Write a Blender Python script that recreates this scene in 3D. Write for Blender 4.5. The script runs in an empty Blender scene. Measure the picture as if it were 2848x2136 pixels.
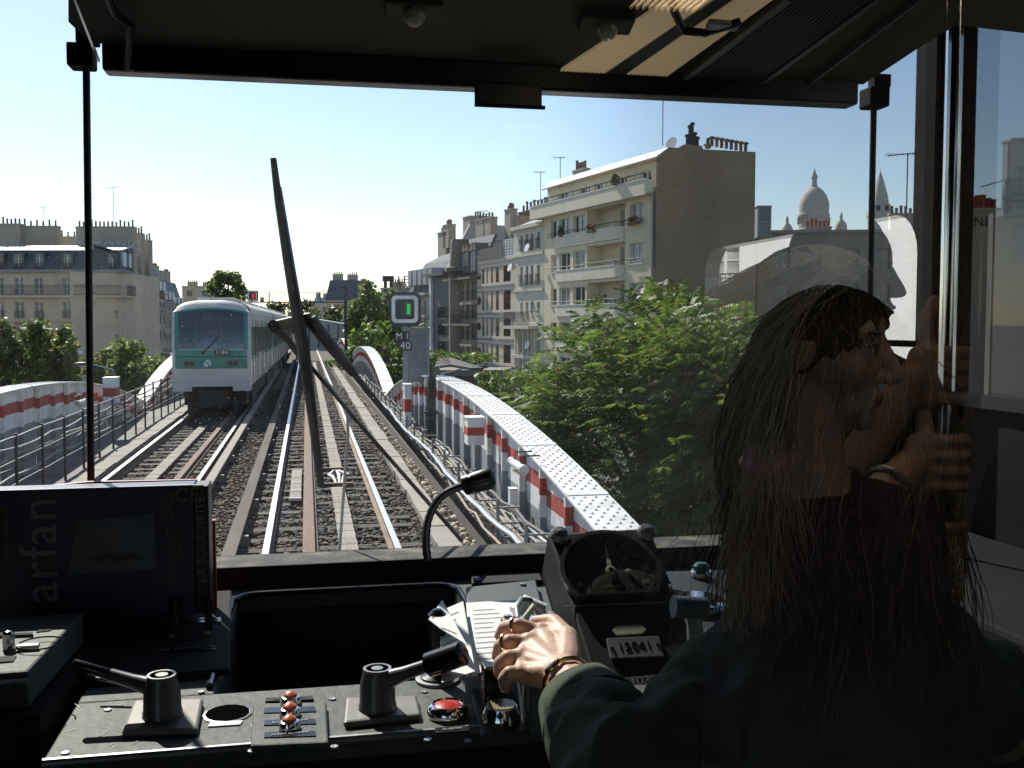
import bpy, bmesh, math, random
import numpy as np
from mathutils import Vector, Matrix, noise as mnoise
random.seed(7); RNG=np.random.default_rng(7)
R=math.radians
S=bpy.context.scene; COL=S.collection
# ---------------------------------------------------------------- camera
YAW, PIT = R(11.35), R(3.38)
cd=bpy.data.cameras.new('camera'); cam=bpy.data.objects.new('camera',cd); COL.objects.link(cam); S.camera=cam
cd.sensor_width=36; cd.lens=36; cd.clip_start=0.02; cd.clip_end=6000
cam.location=(0,0,2.53); cam.rotation_euler=(R(90)-PIT,0,-YAW)
# ---------------------------------------------------------------- sky, sun, exposure
SUN_EL, SUN_AZ = R(41), R(-20)          # azimuth from +Y, negative to the left
w=bpy.data.worlds.new('World'); S.world=w; w.use_nodes=True; nt=w.node_tree
bg=nt.nodes['Background']; sk=nt.nodes.new('ShaderNodeTexSky'); sk.sky_type='NISHITA'; sk.sun_disc=False
sk.sun_elevation=SUN_EL; sk.sun_rotation=SUN_AZ; sk.altitude=50; sk.air_density=1.0; sk.dust_density=.35; sk.ozone_density=1.5
nt.links.new(sk.outputs[0],bg.inputs[0]); bg.inputs[1].default_value=0.105
sl=bpy.data.lights.new('sun','SUN'); so=bpy.data.objects.new('sun',sl); COL.objects.link(so)
sl.energy=5.0; sl.angle=R(0.53); sl.color=(1,.95,.86)
sdir=Vector((math.sin(SUN_AZ)*math.cos(SUN_EL), math.cos(SUN_AZ)*math.cos(SUN_EL), math.sin(SUN_EL)))
so.rotation_euler=sdir.to_track_quat('Z','Y').to_euler()
S.render.engine='CYCLES'
S.view_settings.view_transform='Standard'; S.view_settings.look='None'; S.view_settings.gamma=1; S.view_settings.exposure=0.5
S.cycles.max_bounces=8; S.cycles.transparent_max_bounces=16; S.cycles.sample_clamp_indirect=6
# ---------------------------------------------------------------- measuring helpers (photo pixel -> world point)
F_=2848.; CAMV=np.array([0,0,2.53])
FW=np.array([math.sin(YAW)*math.cos(PIT),math.cos(YAW)*math.cos(PIT),-math.sin(PIT)])
RT=np.array([math.cos(YAW),-math.sin(YAW),0.]); UPV=np.cross(RT,FW)
def ray(px,py): return FW+RT*(px-1424.)/F_+UPV*(1068.-py)/F_
def atY(px,py,Y): d=ray(px,py); return Vector(CAMV+d*(Y/d[1]))
def atX(px,py,X): d=ray(px,py); return Vector(CAMV+d*(X/d[0]))
def atZ(px,py,Z): d=ray(px,py); return Vector(CAMV+d*((Z-2.53)/d[2]))
def atD(px,py,D): return Vector(CAMV+ray(px,py)*D)
V=Vector
# ---------------------------------------------------------------- mesh builder
class MB:
    def __init__(s): s.v=[]; s.f=[]; s.m=[]
    def add(s,vs,fs,m=0):
        o=len(s.v); s.v+= [tuple(p) for p in vs]; s.f+=[tuple(i+o for i in f) for f in fs]; s.m+=[m]*len(fs); return s
    def box(s,x0,x1,y0,y1,z0,z1,m=0):
        return s.add([(x0,y0,z0),(x1,y0,z0),(x1,y1,z0),(x0,y1,z0),(x0,y0,z1),(x1,y0,z1),(x1,y1,z1),(x0,y1,z1)],
            [(0,3,2,1),(4,5,6,7),(0,1,5,4),(1,2,6,5),(2,3,7,6),(3,0,4,7)],m)
    def obox(s,c,a,b,d,m=0):
        c=V(c);a=V(a);b=V(b);d=V(d); P=[c+i*a+j*b+k*d for k in(-1,1) for j in(-1,1) for i in(-1,1)]
        fs=[(0,2,3,1),(4,5,7,6),(0,1,5,4),(1,3,7,5),(3,2,6,7),(2,0,4,6)]
        if a.cross(b).dot(d)<0: fs=[f[::-1] for f in fs]
        return s.add(P,fs,m)
    def beam(s,p,q,w,h,up=(0,0,1),m=0):
        p=V(p);q=V(q);a=(q-p)/2; u=V(up)
        if abs(a.normalized().dot(u))>.98: u=V((1,0,0))
        b=a.cross(u).normalized()*w/2; d=b.cross(a).normalized()*h/2
        return s.obox((p+q)/2,a,b,d,m)
    def quad(s,a,b,c,d,m=0): return s.add([a,b,c,d],[(0,1,2,3)],m)
    def poly(s,P,m=0): return s.add(P,[tuple(range(len(P)))],m)
    def prism(s,P,vec,m=0):
        P=[V(p) for p in P]; n=len(P); vec=V(vec); Q=[p+vec for p in P]
        nrm=V((0,0,0))
        for i in range(n): nrm+=P[i].cross(P[(i+1)%n])
        if nrm.dot(vec)>0: P,Q=P,Q; base=tuple(range(n))[::-1]; top=tuple(range(n,2*n)); sides=[(i,(i+1)%n,(i+1)%n+n,i+n) for i in range(n)]
        else: base=tuple(range(n)); top=tuple(range(n,2*n))[::-1]; sides=[(i,i+n,(i+1)%n+n,(i+1)%n) for i in range(n)]
        return s.add(P+Q,[base,top]+sides,m)
    def tube(s,pts,r,n=8,m=0,cap=True):
        pts=[V(p) for p in pts]; k=len(pts); rr=r if hasattr(r,'__len__') else [r]*k
        vs=[];fs=[]; t0=(pts[1]-pts[0]).normalized(); u=t0.orthogonal().normalized()
        for i,p in enumerate(pts):
            t=(pts[min(i+1,k-1)]-pts[max(i-1,0)])
            t=t.normalized() if t.length>1e-9 else t0
            u=(u-t*u.dot(t)); u=u.normalized() if u.length>1e-6 else t.orthogonal().normalized(); b=t.cross(u)
            for j in range(n):
                a=2*math.pi*j/n; vs.append(p+(u*math.cos(a)+b*math.sin(a))*rr[i])
        for i in range(k-1):
            for j in range(n):
                fs.append((i*n+j,i*n+(j+1)%n,(i+1)*n+(j+1)%n,(i+1)*n+j))
        if cap: fs.append(tuple(range(n))[::-1]); fs.append(tuple(range((k-1)*n,k*n)))
        return s.add(vs,fs,m)
    def cyl(s,p,q,r,n=16,m=0,r2=None): return s.tube([p,q],[r,r if r2 is None else r2],n,m)
    def lathe(s,prof,c,ax=(0,0,1),n=20,m=0,a0=0,a1=2*math.pi):
        c=V(c);ax=V(ax).normalized();u=ax.orthogonal().normalized();b=ax.cross(u);vs=[];fs=[];k=len(prof)
        for (r,h) in prof:
            for j in range(n):
                a=a0+(a1-a0)*j/n; vs.append(c+ax*h+(u*math.cos(a)+b*math.sin(a))*r)
        for i in range(k-1):
            for j in range(n): fs.append((i*n+j,i*n+(j+1)%n,(i+1)*n+(j+1)%n,(i+1)*n+j))
        if prof[0][0]>1e-6: fs.append(tuple(range(n))[::-1])
        if prof[-1][0]>1e-6: fs.append(tuple(range((k-1)*n,k*n)))
        return s.add(vs,fs,m)
    def ell(s,c,r,n=14,k=9,m=0,rot=None):
        c=V(c); vs=[];fs=[]
        for i in range(k+1):
            t=math.pi*i/k
            for j in range(n):
                a=2*math.pi*j/n; q=V((r[0]*math.sin(t)*math.cos(a),r[1]*math.sin(t)*math.sin(a),r[2]*math.cos(t)))
                if rot: q=rot@q
                vs.append(c+q)
        for i in range(k):
            for j in range(n): fs.append((i*n+j,(i+1)*n+j,(i+1)*n+(j+1)%n,i*n+(j+1)%n))
        return s.add(vs,fs,m)
    def cap(s,p,q,r0,r1,n=12,m=0):
        """tapered capsule"""
        p=V(p);q=V(q);a=q-p;L=a.length;a=a/L if L>1e-9 else V((0,0,1)); pts=[];rr=[]
        for k in (-.999,-.8,-.5,0): pts.append(p+a*r0*k); rr.append(r0*math.sqrt(max(0,1-k*k)))
        for k in (0,.5,.8,.999): pts.append(q+a*r1*k); rr.append(r1*math.sqrt(max(0,1-k*k)))
        return s.tube(pts,rr,n,m)
    def mesh(s,name,mats,smooth=False,ang=35):
        me=bpy.data.meshes.new(name); me.from_pydata(s.v,[],s.f)
        for x in (mats if isinstance(mats,(list,tuple)) else [mats]): me.materials.append(x)
        me.polygons.foreach_set('material_index',s.m)
        if smooth:
            me.polygons.foreach_set('use_smooth',[True]*len(s.f)); me.set_sharp_from_angle(angle=R(ang))
        me.update(); return me
    def build(s,name,mats,parent=None,smooth=False,bevel=0,ang=35,loc=None):
        o=bpy.data.objects.new(name,s.mesh(name,mats,smooth,ang)); COL.objects.link(o)
        if parent: o.parent=parent
        if loc is not None: o.location=loc
        if bevel:
            b=o.modifiers.new('b','BEVEL'); b.width=bevel; b.segments=2; b.limit_method='ANGLE'
        return o
def put(me,name,parent=None,loc=(0,0,0),rot=(0,0,0),scale=None):
    o=bpy.data.objects.new(name,me); COL.objects.link(o); o.location=loc; o.rotation_euler=rot
    if scale: o.scale=scale
    if parent: o.parent=parent
    return o
def tag(o,label,cat,group=None):
    o['label']=label; o['category']=cat
    if group: o['group']=group
    return o
def empty(name,label,cat,loc=(0,0,0),rz=0,group=None):
    o=bpy.data.objects.new(name,None); COL.objects.link(o); o.location=loc; o.rotation_euler=(0,0,rz); o.empty_display_size=.2
    return tag(o,label,cat,group)
def struct(o): o['kind']='structure'; return o
def stuff(o): o['kind']='stuff'; return o
def text(body,size,o,xd,yd,m,parent=None,name='lettering',ext=.001,align='CENTER',sx=1.0):
    """flat lettering on a plane: o=centre, xd=reading direction, yd=up direction"""
    c=bpy.data.curves.new('t','FONT'); c.body=body; c.size=size; c.extrude=ext; c.align_x=align; c.align_y='CENTER'; c.resolution_u=3; c.space_character=1.05
    to=bpy.data.objects.new('t',c); COL.objects.link(to); bpy.context.view_layer.update()
    me=bpy.data.meshes.new_from_object(to); bpy.data.objects.remove(to); bpy.data.curves.remove(c)
    xd=V(xd).normalized(); yd=V(yd).normalized(); zd=xd.cross(yd).normalized()
    Mx=Matrix((xd*sx,yd,zd)).transposed().to_4x4(); Mx.translation=V(o); me.transform(Mx); me.materials.clear(); me.materials.append(m)
    ob=bpy.data.objects.new(name,me); COL.objects.link(ob)
    if parent: ob.parent=parent
    return ob
# ---------------------------------------------------------------- materials
MATS={}
def mat(name,col,rough=.75,metal=0,var=.18,scale=4,bump=0,bscale=None,rnd=0,dirt=None,dscale=1.5,damt=.5,spec=.5,stretch=None,coat=0):
    if name in MATS: return MATS[name]
    m=bpy.data.materials.new(name); m.use_nodes=True; nt=m.node_tree; N=nt.nodes; L=nt.links
    p=N['Principled BSDF']; p.inputs['Roughness'].default_value=rough; p.inputs['Metallic'].default_value=metal
    p.inputs['Specular IOR Level'].default_value=spec; p.inputs['Coat Weight'].default_value=coat
    tc=N.new('ShaderNodeTexCoord'); src=tc.outputs['Object']
    if stretch:
        mp=N.new('ShaderNodeMapping'); mp.inputs['Scale'].default_value=stretch; L.new(src,mp.inputs[0]); src=mp.outputs[0]
    n=N.new('ShaderNodeTexNoise'); n.inputs['Scale'].default_value=scale; n.inputs['Detail'].default_value=7; n.inputs['Roughness'].default_value=.62; L.new(src,n.inputs[0])
    r=N.new('ShaderNodeValToRGB'); c=np.array(col)
    r.color_ramp.elements[0].position=.3; r.color_ramp.elements[1].position=.7
    r.color_ramp.elements[0].color=(*np.clip(c*(1-var),0,1),1); r.color_ramp.elements[1].color=(*np.clip(c*(1+var),0,1),1)
    L.new(n.outputs[0],r.inputs[0]); out=r.outputs[0]
    if dirt is not None:
        n2=N.new('ShaderNodeTexNoise'); n2.inputs['Scale'].default_value=dscale; n2.inputs['Detail'].default_value=8; n2.inputs['Roughness'].default_value=.7; L.new(src,n2.inputs[0])
        r2=N.new('ShaderNodeValToRGB'); r2.color_ramp.elements[0].position=.48; r2.color_ramp.elements[1].position=.72
        r2.color_ramp.elements[0].color=(0,0,0,1); r2.color_ramp.elements[1].color=(damt,)*3+(1,); L.new(n2.outputs[0],r2.inputs[0])
        mx=N.new('ShaderNodeMixRGB'); mx.inputs[2].default_value=(*dirt,1); L.new(r2.outputs[0],mx.inputs[0]); L.new(out,mx.inputs[1]); out=mx.outputs[0]
    if rnd:
        oi=N.new('ShaderNodeObjectInfo'); mr=N.new('ShaderNodeMapRange'); mr.inputs[3].default_value=1-rnd; mr.inputs[4].default_value=1+rnd; L.new(oi.outputs['Random'],mr.inputs[0])
        mm=N.new('ShaderNodeVectorMath'); mm.operation='SCALE'; L.new(out,mm.inputs[0]); L.new(mr.outputs[0],mm.inputs['Scale']); out=mm.outputs[0]
    L.new(out,p.inputs['Base Color'])
    if bump:
        b=N.new('ShaderNodeBump'); b.inputs['Strength'].default_value=min(1,bump); b.inputs['Distance'].default_value=.02
        if bscale:
            n3=N.new('ShaderNodeTexNoise'); n3.inputs['Scale'].default_value=bscale; n3.inputs['Detail'].default_value=6; L.new(src,n3.inputs[0]); L.new(n3.outputs[0],b.inputs['Height'])
        else: L.new(n.outputs[0],b.inputs['Height'])
        L.new(b.outputs[0],p.inputs['Normal'])
    MATS[name]=m; return m
def glassy(name,tint=(1,1,1),refl=.08,rough=.0,dust=0,ramp=None):
    """a real pane: mostly clear, mirror reflection that grows at grazing angles"""
    if name in MATS: return MATS[name]
    m=bpy.data.materials.new(name); m.use_nodes=True; nt=m.node_tree; N=nt.nodes; L=nt.links; N.clear()
    o=N.new('ShaderNodeOutputMaterial'); t=N.new('ShaderNodeBsdfTransparent'); t.inputs[0].default_value=(*tint,1)
    g=N.new('ShaderNodeBsdfGlossy'); g.inputs['Roughness'].default_value=rough; g.inputs[0].default_value=(1,1,1,1)
    lw=N.new('ShaderNodeFresnel'); lw.inputs[0].default_value=1.45
    mr=N.new('ShaderNodeMath'); mr.operation='MULTIPLY'; mr.inputs[1].default_value=refl/.034; mr.use_clamp=True; L.new(lw.outputs[0],mr.inputs[0])
    mn=N.new('ShaderNodeMath'); mn.operation='MINIMUM'; mn.inputs[1].default_value=.45; L.new(mr.outputs[0],mn.inputs[0])
    fac=mn.outputs[0]
    if ramp:   # made-up reflectance ramp: fades the mirror image out towards the free edge
        tc0=N.new('ShaderNodeTexCoord'); sp=N.new('ShaderNodeSeparateXYZ'); L.new(tc0.outputs['Object'],sp.inputs[0]); rg_=N.new('ShaderNodeMapRange'); rg_.interpolation_type='SMOOTHSTEP'; rg_.inputs[1].default_value=ramp[0]; rg_.inputs[2].default_value=ramp[1]; rg_.inputs[3].default_value=.02; L.new(sp.outputs[0],rg_.inputs[0])
        mm_=N.new('ShaderNodeMath'); mm_.operation='MULTIPLY'; L.new(fac,mm_.inputs[0]); L.new(rg_.outputs[0],mm_.inputs[1]); fac=mm_.outputs[0]
    x=N.new('ShaderNodeMixShader'); L.new(fac,x.inputs[0]); L.new(t.outputs[0],x.inputs[1]); L.new(g.outputs[0],x.inputs[2]); out=x.outputs[0]
    if dust:
        tc=N.new('ShaderNodeTexCoord'); mp=N.new('ShaderNodeMapping'); mp.inputs['Rotation'].default_value=(0,R(35),0); mp.inputs['Scale'].default_value=(1.2,1,6); L.new(tc.outputs['Object'],mp.inputs[0])
        n=N.new('ShaderNodeTexNoise'); n.inputs['Scale'].default_value=2.2; n.inputs['Detail'].default_value=9; n.inputs['Roughness'].default_value=.68; L.new(mp.outputs[0],n.inputs[0])
        n2=N.new('ShaderNodeTexNoise'); n2.inputs['Scale'].default_value=260; n2.inputs['Detail'].default_value=1; L.new(tc.outputs['Object'],n2.inputs[0])
        ra=N.new('ShaderNodeMapRange'); ra.inputs[1].default_value=.40; ra.inputs[2].default_value=.75; ra.inputs[3].default_value=dust*.35; ra.inputs[4].default_value=dust*1.6; L.new(n.outputs[0],ra.inputs[0])
        rb=N.new('ShaderNodeMapRange'); rb.inputs[1].default_value=.71; rb.inputs[2].default_value=.76; rb.inputs[3].default_value=0; rb.inputs[4].default_value=.25; L.new(n2.outputs[0],rb.inputs[0])
        ad=N.new('ShaderNodeMath'); ad.operation='ADD'; L.new(ra.outputs[0],ad.inputs[0]); L.new(rb.outputs[0],ad.inputs[1])
        df=N.new('ShaderNodeBsdfTranslucent'); df.inputs[0].default_value=(.75,.77,.78,1); y=N.new('ShaderNodeMixShader'); L.new(ad.outputs[0],y.inputs[0]); L.new(out,y.inputs[1]); L.new(df.outputs[0],y.inputs[2]); out=y.outputs[0]
    L.new(out,o.inputs[0])
    MATS[name]=m; return m
def emis(name,col,st):
    m=bpy.data.materials.new(name); m.use_nodes=True; p=m.node_tree.nodes['Principled BSDF']; p.inputs['Base Color'].default_value=(*col,1)
    p.inputs['Emission Color'].default_value=(*col,1); p.inputs['Emission Strength'].default_value=st; return m
WHITE=mat('white_paint',(.78,.77,.74),.55,var=.06,scale=3,dirt=(.34,.27,.19),dscale=2.6,damt=.5,bump=.2,bscale=30)
RED=mat('red_paint',(.40,.05,.035),.6,var=.2,scale=4,dirt=(.42,.2,.16),dscale=3,damt=.5)
GREY=mat('grey_paint',(.27,.29,.3),.6,var=.15,scale=3,dirt=(.16,.13,.1),damt=.4)
STEELD=mat('dark_steel',(.05,.05,.05),.5,.6,var=.25,scale=8)
BLACK=mat('black_plastic',(.012,.012,.013),.45,var=.25,scale=20)
CONC=mat('concrete',(.29,.265,.225),.9,var=.2,scale=3,bump=.4,bscale=25,dirt=(.2,.18,.15),damt=.6,rnd=.1)
RUST=mat('rusty_steel',(.145,.09,.06),.8,.2,var=.3,scale=12,bump=.3,bscale=40)
SHINY=mat('polished_rail',(.62,.61,.58),.34,.9,var=.08,scale=6,stretch=(1,.05,1))
WOOD=mat('weathered_wood',(.27,.245,.20),.9,var=.3,scale=6,bump=.4,stretch=(6,1,1),rnd=.18)
SLEEP=mat('tarred_wood',(.055,.045,.036),.85,var=.4,scale=7,bump=.6,stretch=(1,6,1),rnd=.25)
# ================================================================ ground, viaduct, track
GZ=-6.6
g=MB(); g.quad((-3000,-200,GZ),(3000,-200,GZ),(3000,5000,GZ),(-3000,5000,GZ))
struct(g.build('street_ground',mat('asphalt',(.12,.12,.12),.9,var=.2,scale=.3,bump=.2,bscale=8)))
g=MB(); g.box(-5.6,3.4,-8,140,-1.2,-.27)
struct(g.build('viaduct_deck',mat('deck_steel',(.17,.165,.155),.85,var=.3,scale=1.2,dirt=(.06,.055,.05),damt=.6)))
g=MB(); nx,ny=36,300
vs=[];
for j in range(ny+1):
    for i in range(nx+1):
        x=-3.55+5.9*i/nx; y=4+100*j/ny; vs.append((x,y,-.195+.03*mnoise.noise((x*1.3,y*.9,0))))
g.add(vs,[(j*(nx+1)+i,j*(nx+1)+i+1,(j+1)*(nx+1)+i+1,(j+1)*(nx+1)+i) for j in range(ny) for i in range(nx)])
bed=struct(g.build('ballast_bed',mat('ballast_soil',(.09,.068,.048),.95,var=.5,scale=22,bump=1,bscale=30),smooth=True))
# loose stones
def stones(n,xr,yfun,zfun,smin,smax,name,m,seed=3):
    rng=np.random.default_rng(seed); base=[]
    for k in range(7):
        bm=bmesh.new(); bmesh.ops.create_icosphere(bm,subdivisions=1,radius=1)
        P=np.array([v.co[:] for v in bm.verts]); P=P[:12] if False else P
        fs=[[v.index for v in f.verts] for f in bm.faces]; bm.free()
        P=P*(1+rng.uniform(-.28,.28,(len(P),1)))*np.array([1,rng.uniform(.65,1),rng.uniform(.5,.8)]); base.append((P,np.array(fs)))
    VV=[];FF=[];o=0
    for i in range(n):
        P,fs=base[rng.integers(7)]; a=rng.uniform(0,6.283); s=rng.uniform(smin,smax); t=rng.uniform(-.6,.6)
        ca,sa=math.cos(a),math.sin(a); Q=P@np.array([[ca,sa,0],[-sa,ca,0],[0,0,1]])@np.array([[1,0,0],[0,math.cos(t),math.sin(t)],[0,-math.sin(t),math.cos(t)]])*s
        x=rng.uniform(*xr); y=yfun(rng); Q=Q+np.array([x,y,zfun(x,y,rng)]); VV.append(Q);FF.append(fs+o);o+=len(P)
    VV=np.concatenate(VV);FF=np.concatenate(FF)
    me=bpy.data.meshes.new(name); me.vertices.add(len(VV)); me.vertices.foreach_set('co',VV.ravel()); me.loops.add(FF.size); me.polygons.add(len(FF))
    me.loops.foreach_set('vertex_index',FF.ravel().astype(np.int32)); me.polygons.foreach_set('loop_start',np.arange(0,FF.size,3,dtype=np.int32)); me.update(calc_edges=True); me.materials.append(m)
    o_=bpy.data.objects.new(name,me); COL.objects.link(o_); return o_
STONE=mat('ballast_stone',(.125,.105,.085),.9,var=.55,scale=9,bump=.3,bscale=60)
STONE2=mat('pale_stone',(.46,.38,.27),.9,var=.45,scale=9,bump=.3,bscale=60)
zb=lambda x,y,r:-.158+.03*mnoise.noise((x*1.3,y*.9,0))+r.uniform(-.012,.012)
b=stones(24000,(-3.4,1.5),lambda r:9.5+34*r.random()**1.7,zb,.02,.042,'ballast_stones',STONE); stuff(tag(b,'dark brown ballast stones lying between the rails','ballast'))
b=stones(3200,(1.80,2.5),lambda r:8+30*r.random()**1.6,lambda x,y,r:-.08+.06*r.random(),.02,.06,'loose_stones',STONE2,5); stuff(tag(b,'pale tan stones beside the kerb slabs right of the track','stones'))
# sleepers: pieces of the ballast bed
sm=MB().box(-1.12,1.12,-.11,.11,-.14,0).mesh('sleeper',SLEEP)
for tx in (.26,-2.49):
    for k in range(110):
        y=9.2+k*.62
        if y>75: break
        o=put(sm,'sleeper',bed,(tx+random.uniform(-.03,.03),y+random.uniform(-.02,.02),-.145+random.uniform(-.008,.006)),(0,0,random.uniform(-.012,.012)))
# rails
def rail_profile(x,y0,y1,h=.14,head=.066,foot=.13):
    z0=-.02; P=[(-foot/2,z0),(foot/2,z0),(foot/2,z0+.015),(.01,z0+.035),(.01,z0+h-.035),(head/2,z0+h-.028),(head/2,z0+h),(-head/2,z0+h),(-head/2,z0+h-.028),(-.01,z0+h-.035),(-.01,z0+.035),(-foot/2,z0+.015)]
    return [(x+a,y0,c) for a,c in P],(0,y1-y0,0)
RAILSIDE=mat('rail_side',(.17,.11,.075),.8,.3,var=.3,scale=9,stretch=(1,.2,1))
def rail(x,label,shiny=True):
    e=empty('running_rail',label,'rail',(x,8,-.12),0,'running rails')
    P,v=rail_profile(0,0,92); MB().prism(P,v).build('rail_web',RAILSIDE,e)
    MB().box(-.036,.036,-.002,92.002,.1205,.128).build('rail_head',SHINY if shiny else mat('dull_rail',(.4,.38,.35),.4,.9,var=.2),e)
rail(-.47,'bright left running rail of the near track, beside the flat conductor rail')
rail(.99,'bright right running rail of the near track, beside the slatted cable cover')
rail(-3.23,'outer left running rail of the far track, next to the left kerb slabs')
rail(-1.745,'inner running rail of the far track, beside the wood-topped conductor rail')
# conductor rails and check bars
CONDT=mat('conductor_top',(.13,.12,.105),.9,.0,var=.25,scale=5,stretch=(1,.08,1),dirt=(.2,.1,.06),damt=.4,spec=.15)
def cond(x,label,m,w=.15,top=.17):
    e=empty('conductor_rail',label,'rail',(x,8,-.12))
    MB().box(-w/2,w/2,0,92,top-.05,top).build('top_plate',m,e); MB().box(-.02,.02,0,92,-.02,top-.05).build('web',RAILSIDE,e)
    sup=MB().box(-.05,.05,-.04,.04,-.06,.10).mesh('insulator',mat('porcelain',(.25,.2,.16),.5))
    for k in range(14): put(sup,'insulator',e,(.09,2+k*2.6,.0))
cond(-.85,'flat grey conductor rail left of the near track',CONDT)
cond(-1.53,'wood-topped conductor rail between the two tracks',WOOD,.14)
for x,l in ((.02,'rusty brown bar running between the rails of the near track'),(-2.13,'rusty brown bar running between the rails of the far track')):
    e=empty('guide_bar',l,'rail',(x,8,-.12)); MB().box(-.055,.055,0,60,.02,.085).build('bar',RUST,e,bevel=.006); MB().box(-.09,.09,0,60,-.03,.015).build('foot',RAILSIDE,e)
# slatted covers
def cover(x,y0,y1,wd,label,z=.06):
    e=empty('cable_cover',label,'cable cover',(x,y0,-.12)); n=int((y1-y0)/.16); g=MB(); far=MB()
    bm_=MB().box(-wd/2,wd/2,.003,.155,z-.03,z).mesh('board',WOOD)
    for k in range(n):
        if k<110: put(bm_,'board',e,(random.uniform(-.004,.004),k*.16,random.uniform(-.003,.003)),(0,0,random.uniform(-.01,.01)))
        else: far.box(-wd/2,wd/2,k*.16+.004,k*.16+.154,z-.03,z)
    if far.v: stuff(far.build('far_boards',WOOD,e))
    MB().box(-wd/2+.02,wd/2-.02,0,y1-y0,-.03,z-.032).build('trough',SLEEP,e)
    MB().box(-wd/2-.01,wd/2+.01,-.03,.0,z-.03,z+.012).build('end_plate',mat('galvanised',(.6,.6,.6),.5,.5),e)
cover(.46,9.5,16.4,.21,'slatted wooden cable cover nearest to us between the near rails')
cover(.50,18.6,70,.21,'long slatted wooden cable cover further along the near track')
cover(-.19,15.4,18.7,.17,'short slatted wooden cover left of the rusty bar')
cover(-2.58,9,27,.20,'slatted wooden cable cover between the rails of the far track')
jb=empty('junction_cables','white cable ends tied over a break in the slatted cover','cable',(.49,17.5,-.12))
for k in range(6):
    a=random.uniform(-.25,.25); MB().tube([(a*.2,-.9,.05),(a*.6,-.35,.1+random.random()*.05),(a,.1,.08),(a*.3,.8,.05)],.014,6).build('cable',WHITE,jb,smooth=True)
MB().box(-.32,.22,-.95,-.85,.03,.09).build('bracket',RUST,jb); MB().box(-.32,.22,.85,.95,.03,.09).build('bracket',RUST,jb)
# kerb slabs
def kerb(x0,x1,y0,y1,label,z=.03,step=1.0):
    e=empty('kerb_row',label,'kerb',(x0,y0,0)); n=int((y1-y0)/step); sm_=MB().box(0,x1-x0,.008,step-.008,-.16,0).mesh('slab',CONC)
    for k in range(n): put(sm_,'slab',e,(random.uniform(-.012,.012),k*step,z+random.uniform(-.008,.008)),(0,random.uniform(-.01,.01),random.uniform(-.006,.006)))
kerb(1.50,1.78,8,70,'row of pale concrete kerb slabs right of the near track',-.07)
kerb(-3.78,-3.5,8,60,'row of pale concrete kerb slabs left of the far track',-.05)
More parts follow.
